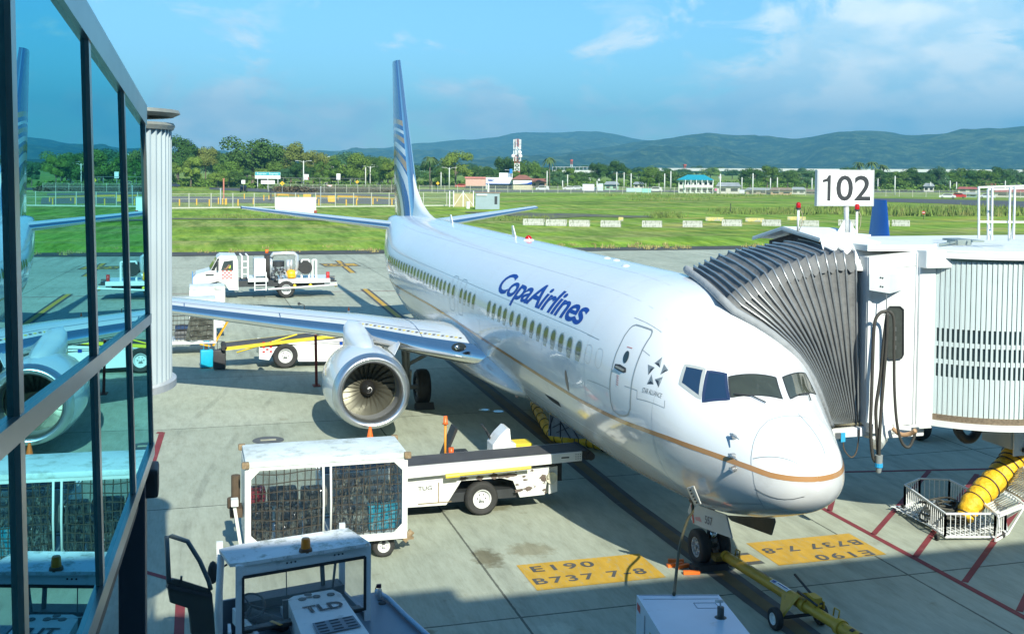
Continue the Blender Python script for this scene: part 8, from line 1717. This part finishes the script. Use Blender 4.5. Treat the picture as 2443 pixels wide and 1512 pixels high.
for (a_, c_, vt, vb, lab) in ((1248, 1311, 768, 812, 'yellow box behind the white tank'), (1450, 1513, 780, 832, 'larger yellow box right of the white tank')):
    (ua, va), (ub, vvb) = F1(a_, vt), F1(c_, vb); P, rz, s = face((ua+ub)/2, vvb); t = thing('yellow_box', lab, 'box', (P.x, P.y, 0), rz); b = MB(); b.box(((ua-ub)/2*s, 0, 0), ((ub-ua)/2*s, 1., (vvb-va)*s), .05); b.build('box_body', yr, t); b = MB(); b.box(((ub-ua)/2*s+.02, .2, .1), ((ub-ua)/2*s+.4, .7, .9)); b.build('side_step', darkm, t)
first = None
for i, (u, v) in enumerate(sorted(((135, 858), (240, 862), (380, 856), (483, 864), (557, 848), (592, 852), (614, 854), (622, 852), (717, 862), (842, 850), (768, 808), (927, 820), (1375, 860), (1598, 860), (1682, 858), (1815, 850), (1970, 856)))):
    q = G(*F1(u, v)); b = MB()
    if first is None: b.tube([(0, 0, 0), (0, 0, 1.15)], .13, 8); b.tube([(0, 0, 1.15), (0, 0, 1.2)], .09, 8); first = b.build('bollard', yr, None, 40, loc=(q.x, q.y, 0)); o = first
    else: o = first.copy(); COL.objects.link(o); o.location = (q.x, q.y, 0)
    tag(o, (left_of(i) if i < 14 else ('last but two', 'last but one', 'last')[i-14])+' small yellow bollard from the left behind the wire fence', 'bollard', 'yellow bollards behind the wire fence')
# ---- cars
def car(u0, u1, vb, col, name, label, group=None, suv=False, face_=0, tval=None):
    P, rz, s = face((u0+u1)/2, vb) if tval is None else (None, 0, 0)
    t = thing('parked_car' if group else 'car', label, 'car', (P.x, P.y, 0), rz+face_, group); m = mat('car_'+name, col, .25, .1, .03, 1, coat=.5); Lc = 4.4; H = 1.45 if not suv else 1.75
    b = MB(); prof = [(-2.2, .35), (-2.2, .8), (-2.05, .95), (-1.45, 1.0), (-1.0, H-.05), (-.6, H), (.7, H), (1.15, H-.1), (1.45, 1.05) if not suv else (1.95, H-.2), (2.1, .95), (2.2, .7), (2.2, .35)]; b.prism(prof, 1, -.85, .85); b.build('body', m, t, 35)
    b = MB(); wp = [(-1.28, 1.02), (-.95, H-.12), (-.55, H-.07), (.68, H-.07), (1.05, H-.15), (1.3, 1.05)]; b.prism(wp, 1, -.86, -.855); b.prism(wp, 1, .855, .86); b.build('side_glass', darkglass, t)
    for x in (-1.4, 1.4):
        for y in (-.78, .78): b = MB(); b.wheel((x, y, .33), .33, .2, 1, 14); b.build('wheel', rubber, t, 40)
cdef = [(F1, 135, 235, 712, (.02, .03, .07), 'navy', 'dark blue car on the curved road beside the corrugated drum', None, 0, 0), (F1, 722, 803, 752, (.012, .014, .02), 'black', 'black car seen from behind on the curved road', None, 1, pi/2*.95),
 (F1, 1095, 1150, 704, (.05, .06, .08), 'slate', 'slate car at the left end of the parked row under the carport', 1, 0, 0), (F1, 1180, 1240, 706, (.7, .7, .7), 'white', 'white car left of the tallest lamp post', 1, 1, 0), (F1, 1240, 1292, 707, (.6, .62, .65), 'silver', 'silver car right of the tallest lamp post', 1, 0, 0), (F1, 1420, 1480, 706, (.68, .7, .72), 'white', 'white car in the middle of the row under the carport', 1, 0, 0), (F1, 1485, 1545, 708, (.35, .38, .42), 'grey', 'grey car next to the middle white one under the carport', 1, 0, 0), (F1, 1552, 1630, 716, (.75, .76, .76), 'white', 'white car nearest the brown hedge below the white banner', 1, 0, 0), (F1, 1835, 1892, 713, (.7, .7, .68), 'white', 'white car just left of the blue tail', 1, 0, 0),
 (F2, 265, 325, 716, (.55, .04, .04), 'red', 'red car in front of the salmon shop', 1, 0, 0), (F2, 470, 535, 722, (.04, .06, .09), 'slate', 'dark car under the blue lettered shop front', 1, 0, 0), (F2, 915, 998, 740, (.78, .79, .80), 'white', 'white van like car right of the hipped roof house', 1, 1, 0), (F2, 1145, 1207, 737, (.72, .73, .74), 'white', 'white car left of the white containers', 1, 0, 0), (F2, 1212, 1262, 733, (.6, .62, .64), 'silver', 'silver car next to the white container', 1, 0, 0), (F2, 1850, 1905, 750, (.7, .71, .72), 'white', 'white car left of the turquoise roofed house', 1, 1, 0), (F2, 2150, 2200, 752, (.65, .66, .68), 'silver', 'silver car parked in front of the turquoise roofed house', 1, 1, 0),
 (F3, 300, 328, 525, (.75, .75, .75), 'white', 'white car right of the grey roofed house', 1, 0, pi/2), (F3, 1835, 1897, 556, (.78, .79, .79), 'white', 'white car near the right end beyond the far fence', 1, 0, 0), (F3, 1925, 1965, 552, (.5, .05, .05), 'red', 'red car beside the far right white car', 1, 0, 0), (F3, 2140, 2190, 556, (.65, .66, .68), 'silver', 'silver car behind the roof railing at the far right', 1, 0, 0)]
for fn_, a_, c_, vb, col, nm, lab, grp, suv, fc in cdef: (ua, v_), (ub, v__) = fn_(a_, vb), fn_(c_, vb); car(ua, ub, v__, col, nm, lab, 'cars parked beyond the fence' if grp else None, suv, fc)
# ---- buildings
def rows_of_windows(t, w, z0, z1, n, m=darkglass, y=-.02, x0=None, x1=None):
    x0 = -w/2 if x0 is None else x0; x1 = w/2 if x1 is None else x1; st = (x1-x0)/n
    for i in range(n): b = MB(); x = x0+st*(i+.5); b.box((x-st*.3, y-.03, z0), (x+st*.3, y+.01, z1)); b.build('window', m, t)
salm = mat('salmon_wall', (.60, .36, .30), .7); roofr = mat('roof_rust', (.30, .12, .08), .75, 0, .2, 1); teal = mat('roof_turquoise', (.02, .33, .42), .5)
(ua, va), (ub, vb) = F2(330, 640), F2(495, 726); t, w, h, s = block('corner_shop', 'building', 'salmon pink shop with red roof edge left of the blue lettered shop', ua, ub, va, vb, 9, salm); b = MB(); b.box((-w/2-.3, -.3, h), (w/2, 9, h+.5)); b.build('roof', mat('roof_salmon', (.55, .2, .18), .7), t); b = MB(); b.box((-w/2, -.05, 0), (w/2, -.01, h*.3)); b.build('shopfront', darkglass, t)
(ua, va), (ub, vb) = F2(495, 633), F2(712, 728); t, w, h, s = block('lettered_shop', 'building', 'white fronted shop with large blue letters MMC', ua, ub, va, vb, 10, white); b = MB(); b.box((-w/2, -.06, h*.43), (w/2, -.02, h*.49)); b.build('blue_band', bluepaint, t); b = MB(); b.box((-w/2+.3, -.05, .1), (w/2-.3, -.01, h*.42)); b.build('shopfront', darkglass, t); put_text('MMC', (-w*.30, -.08, h*.76), (1, 0, 0), (0, 0, 1), h*.22, bluepaint, 'lettering', t, width=w*.26, offset=.02)
b = MB(); b.box((w*.0, 4, h), (w*.45, 8, h+1.6)); b.build('upper_floor', white, t)
(ua, va), (ub, vb) = F2(718, 648), F2(870, 732); t, w, h, s = block('hipped_house', 'house', 'house with rusty hipped roof and white blue sign band right of the lettered shop', ua, ub, va, vb, 10, mat('cream_wall', (.55, .48, .34), .7))
b = MB(); hh = 36/2.036*.596*s; b.add([(-w/2-.6, -.6, h), (w/2+.6, -.6, h), (w/2+.6, 10.6, h), (-w/2-.6, 10.6, h), (-w*.18, 5, h+hh), (w*.18, 5, h+hh)], [(0, 1, 5, 4), (1, 2, 5), (2, 3, 4, 5), (3, 0, 4), (3, 2, 1, 0)]); b.build('roof', roofr, t); b = MB(); b.box((-w/2, -.4, h*.52), (w/2, -.1, h*.9)); b.build('sign_band', white, t); b = MB(); b.prism([(-w/2, h*.53), (w/2, h*.53), (w/2, h*.8), (w*.2, h*.53+.3)], 1, -.44, -.41); b.build('blue_swoosh', bluepaint, t)
(ua, va), (ub, vb) = F2(2065, 652), F2(2345, 758); t, w, h, s = block('turquoise_roof_house', 'house', 'two storey white house with turquoise hipped roof and long balconies', ua, ub, va, vb, 10, mat('pale_green_wall', (.62, .66, .58), .7))
b = MB(); b.add([(-w/2-.6, -1.2, h), (w/2+.3, -1.2, h), (w/2+.3, 11, h), (-w/2-.6, 11, h), (-w*.25, 5, h+1.6), (w*.25, 5, h+1.6)], [(0, 1, 5, 4), (1, 2, 5), (2, 3, 4, 5), (3, 0, 4), (3, 2, 1, 0)]); b.build('roof', teal, t)
rows_of_windows(t, w, h*.62, h*.85, 7); rows_of_windows(t, w, h*.08, h*.32, 6); b = MB(); b.box((-w*.3, -1.2, h*.44), (w/2, -.03, h*.50)); b.box((-w*.3, -1.2, h*.50), (w/2, -1.12, h*.62)); b.build('balcony', white, t); b = MB(); [b.box((x-.1, -1.2, 0), (x+.1, -1.0, h)) for x in np.linspace(-w*.3, w*.5-.1, 6)]; b.build('columns', white, t)
def house(fn_, a_, c_, vt, vb, wm, rm, lab, rh=.8, dep=7):
    (ua, va), (ub, vvb) = fn_(a_, vt), fn_(c_, vb); t, w, h, s = block('street_house', 'house', lab, ua, ub, va+(vvb-va)*.35, vvb, dep, wm); hr = (vvb-va)*s-h; b = MB(); b.add([(-w/2-.4, -.8, h), (w/2+.4, -.8, h), (w/2+.4, dep+.4, h), (-w/2-.4, dep+.4, h), (-w/2+.4, dep*.55, h+hr), (w/2-.4, dep*.55, h+hr)], [(0, 1, 5, 4), (1, 2, 5), (2, 3, 4, 5), (3, 0, 4), (3, 2, 1, 0)]); b.build('roof', rm, t)
    n = max(2, int(w/4)); rows_of_windows(t, w, h*.3, h*.75, n, y=-.01); return t
gw_m = mat('off_white_wall', (.60, .58, .52), .7, 0, .1, .3); rust1 = mat('rusty_tin_roof', (.27, .17, .12), .7, .1, .35, .8); grey1 = mat('grey_tin_roof', (.42, .44, .42), .5, .2, .2, .6); redr = mat('red_tin_roof', (.42, .12, .10), .7, 0, .15, .6)
for a in ((F3, 128, 300, 435, 518, gw_m, grey1, 'grey roofed white house with balcony right of the pink shade'), (F3, 350, 530, 475, 522, mat('shack_tan', (.42, .36, .26), .8, 0, .3, .5), grey1, 'low tan shack with pale tin roof, left of the rusty roofed row'), (F3, 535, 690, 474, 527, mat('shack_orange', (.48, .33, .20), .8, 0, .3, .5), rust1, 'low shack with rusty orange tin roof'), (F3, 692, 790, 470, 522, gw_m, grey1, 'low grey tin roofed house left of the gate sign'), (F3, 795, 895, 490, 522, mat('shack_brown', (.30, .25, .2), .8), rust1, 'low brown shack touching the left side of the gate sign'),
          (F3, 1950, 2085, 468, 512, gw_m, redr, 'red roofed house right of the far lamp poles'), (F3, 2050, 2232, 440, 478, gw_m, redr, 'long red roofed house higher up behind the right fence'), (F3, 2232, 2470, 488, 545, gw_m, redr, 'red roofed house behind the roof railing at the right edge'), (F3, 1690, 1760, 440, 505, gw_m, grey1, 'small white house half hidden by trees right of the sign'), (F3, 1975, 2080, 510, 545, mat('shack_teal', (.3, .5, .48), .7), grey1, 'low pale teal shed in front of the red roofed house'), (F2, 1465, 1575, 665, 735, mat('mint_wall', (.30, .52, .36), .7), grey1, 'small mint green kiosk between the white containers and the poles'), (F2, 1700, 1780, 668, 720, gw_m, grey1, 'small grey roofed house behind the pale wall'), (F2, 840, 990, 640, 716, mat('stucco_wall', (.50, .30, .22), .7), roofr, 'rust coloured house right of the hipped roof, behind the white car')): house(*a)
for (fn_, a_, c_, vt, vb, m_, lab) in ((F2, 1283, 1378, 688, 740, white, 'big white container left of the taller one on the street'), (F2, 1405, 1450, 683, 740, mat('mint_white', (.6, .75, .68), .6), 'narrow pale mint container on the street'), (F2, 1640, 1765, 720, 750, mat('pale_teal', (.45, .68, .66), .6), 'long pale teal wall beside the street poles'), (F2, 1768, 1840, 722, 754, mat('teal_wall', (.25, .60, .56), .6), 'short teal wall next to the long pale one'), (F2, 2360, 2432, 722, 740, mat('pink_shade', (.75, .08, .28), .7), 'bright pink awning right of the turquoise roofed house'), (F2, 1350, 1405, 715, 738, mat('pale_teal', (.45, .68, .66), .6), 'low teal box between the two street containers')):
    (ua, va), (ub, vvb) = fn_(a_, vt), fn_(c_, vb); P, rz, s = face((ua+ub)/2, vvb); t = thing('container' if 'container' in lab or 'box' in lab else 'wall' if 'wall' in lab else 'awning', lab, 'container' if 'container' in lab or 'box' in lab else 'wall' if 'wall' in lab else 'awning', (P.x, P.y, 0), rz); w = (ub-ua)*s; h = (vvb-va)*s; b = MB(); b.box((-w/2, 0, 0), (w/2, 1.5, h)); 
    b.build('body', m_, t); b = MB(); b.box((-w/2-.05, -.05, h), (w/2+.05, 1.55, h+.12)); b.build('top_edge', alu, t)
# viaduct and warehouse behind the trees
vim = mat('viaduct_concrete', (.55, .57, .56), .7)
for (ua, ub, v, t_, lab) in ((1318, 1428, 409.5, 640, 'pale concrete viaduct crossing behind the trees'),):
    pa, pb = Vector(CAM+ray(ua, v)*t_), Vector(CAM+ray(ub, v)*t_); o = Vector((pa.x, pa.y, 0)); t = thing('viaduct', lab, 'bridge', o); b = MB(); b.bar(pa-o, pb-o, 8, 1.6); b.build('deck', vim, t); b = MB()
    b.bar(pa-o+Vector((0, 0, 2.6)), pb-o+Vector((0, 0, 2.6)), .2); [b.bar(pa.lerp(pb, k/12)-o+Vector((0, 0, .8)), pa.lerp(pb, k/12)-o+Vector((0, 0, 2.7)), .15) for k in range(13)]; b.build('railing', alu, t); b = MB(); [b.tube([(pa.lerp(pb, k/5)-o).xy.to_3d(), pa.lerp(pb, k/5)-o], .9, 8) for k in range(6)]; b.build('piers', vim, t)
pa, pb = Vector(CAM+ray(1560, 404.3)*900), Vector(CAM+ray(2500, 409)*900); o = Vector((pa.x, pa.y, 0)); t = thing('highway_viaduct', 'long thin pale highway viaduct along the foot of the hills', 'bridge', o); b = MB(); b.bar(pa-o, pb-o, 9, 2.2); b.build('deck', vim, t); b = MB(); [b.tube([(pa.lerp(pb, k/11)-o).xy.to_3d(), pa.lerp(pb, k/11)-o], 1.2, 8) for k in range(12)]; b.build('piers', vim, t)
(ua, va), (ub, vb) = F1(1405, 468), F1(1548, 505); P = Vector(CAM+ray((ua+ub)/2, 398)*620); s = MP(P); t = thing('warehouse', 'pale curved warehouse roof showing above the trees left of the tail', 'warehouse', (P.x, P.y, 0), away(P)-pi/2); w = (ub-ua)*s; zt = CAM[2]+(398-va)*s; zb_ = zt-(vb-va)*s*.9; b = MB(); b.prism([(-w/2, zb_), (-w*.48, zb_+.3), (-w*.3, zt-.6), (0, zt), (w*.3, zt-.6), (w*.48, zb_+.3), (w/2, zb_)], 1, 0, 20); b.build('roof', mat('pale_blue_roof', (.5, .58, .62), .5), t); b = MB(); b.box((-w/2, .5, 0), (w/2, 19, zb_-.01)); b.build('walls', gw_m, t)
# red and white lattice mast with antennas
uu, vb = F2(748, 600); uu, vt = F2(748, 322); P, rz, s = face(uu, 448); Hm = (448-vt)*s; t = thing('antenna_mast', 'red and white lattice mast crowded with white antennas', 'mast', (P.x, P.y, 0), rz)
mw, mr = white, mat('mast_red', (.45, .08, .05), .6); k_ = 12
for k in range(k_):
    z0, z1 = Hm*k/k_, Hm*(k+1)/k_; w0, w1 = 1.15-.55*k/k_, 1.15-.55*(k+1)/k_; b = MB()
    for sx in (-1, 1):
        for sy in (-1, 1): b.bar((sx*w0, sy*w0, z0), (sx*w1, sy*w1, z1), .16)
    b.bar((-w0, -w0, z0), (w1, -w1, z1), .09); b.bar((w0, -w0, z0), (-w1, -w1, z1), .14); b.bar((-w0, w0, z0), (w1, w1, z1), .14); b.bar((-w1, -w1, z1), (w1, -w1, z1), .16); b.build('lattice_section', mr if (k//2) % 2 == 1 else mw, t)
for z in (.60, .72, .84, .95):
    for a in range(6): b = MB(); x, y = 1.3*cos(a*1.05+z*9), 1.3*sin(a*1.05+z*9); b.box((x-.13, y-.1, Hm*z-.9), (x+.13, y+.1, Hm*z+.9)); b.build('panel_antenna', mw, t)
for u, v in ((715, 458), (770, 430), (775, 458)): x = (F2(u, 0)[0]-uu)*s; b = MB(); b.ball((x, -2, (448-F2(0, v)[1])*s), .7, (1, .5, 1), 2); b.build('dish', mw, t, True)
for (fn_, u, vt, vb, dd, lab) in ((F2, 1192, 478, 540, 1100, 'small distant red and white mast behind the viaduct'), (F2, 2115, 508, 580, 1000, 'small distant mast with a red top at the hill foot')):
    uu, vt_ = fn_(u, vt); P = Vector(CAM+ray(uu, 398)*dd); P.z = 0; s = MP(P); Hm = CAM[2]+(398-vt_)*s; t = thing('antenna_mast', lab, 'mast', (P.x, P.y, 0)); b = MB(); [b.bar((sx*1.2, sy*1.2, 0), (sx*.7, sy*.7, Hm*.7), .35) for sx in (-1, 1) for sy in (-1, 1)]; b.build('lower_lattice', mw, t); b = MB(); [b.bar((sx*.7, sy*.7, Hm*.7), (sx*.6, sy*.6, Hm), .4) for sx in (-1, 1) for sy in (-1, 1)]; b.box((-1.2, -1.2, Hm*.9), (1.2, 1.2, Hm)); b.build('red_top', mr, t)
uu, vv = F2(698, 580); P, rz, s = face(uu, 452); z = (452-vv)*s; t = thing('water_tank', 'blue water tank on a stand behind the blue lettered shop', 'water tank', (P.x, P.y+0, 0), rz); b = MB(); b.tube([(0, 2, z-.75), (0, 2, z+.75)], .55, 12); b.build('tank', mat('tank_blue', (.02, .22, .6), .5), t, 40); b = MB(); [b.bar((sx*.4, 2+sy*.4, 0), (sx*.4, 2+sy*.4, z-.75), .12) for sx in (-1, 1) for sy in (-1, 1)]; b.build('stand', alu, t)
# flags by the lamp posts
for (u, v, lab) in ((1268, 628, 'small red and white flag right of the tallest lamp post'), (1878, 650, 'small red white and blue flag left of the tail')):
    uu, vv = F1(u, v); P, rz, s = face(uu, 450); z = (450-vv)*s; t = thing('flag', lab, 'flag', (P.x, P.y, 0), rz); b = MB(); b.tube([(-.8, 0, 0), (-.8, 0, z+1)], .06, 6); b.build('pole', polem, t); b = MB(); b.grid([[(-.8+i*.35, .15*sin(i*1.4), z-.9+j*.9) for j in range(3)] for i in range(6)]); b.cur = 0; b.build('white_cloth', white, t); b = MB(); b.grid([[(0.0+i*.3, .15*sin(i*1.4)-.04, z-.8+j*.8) for j in range(2)] for i in range(4)]); b.build('red_cloth', red, t)
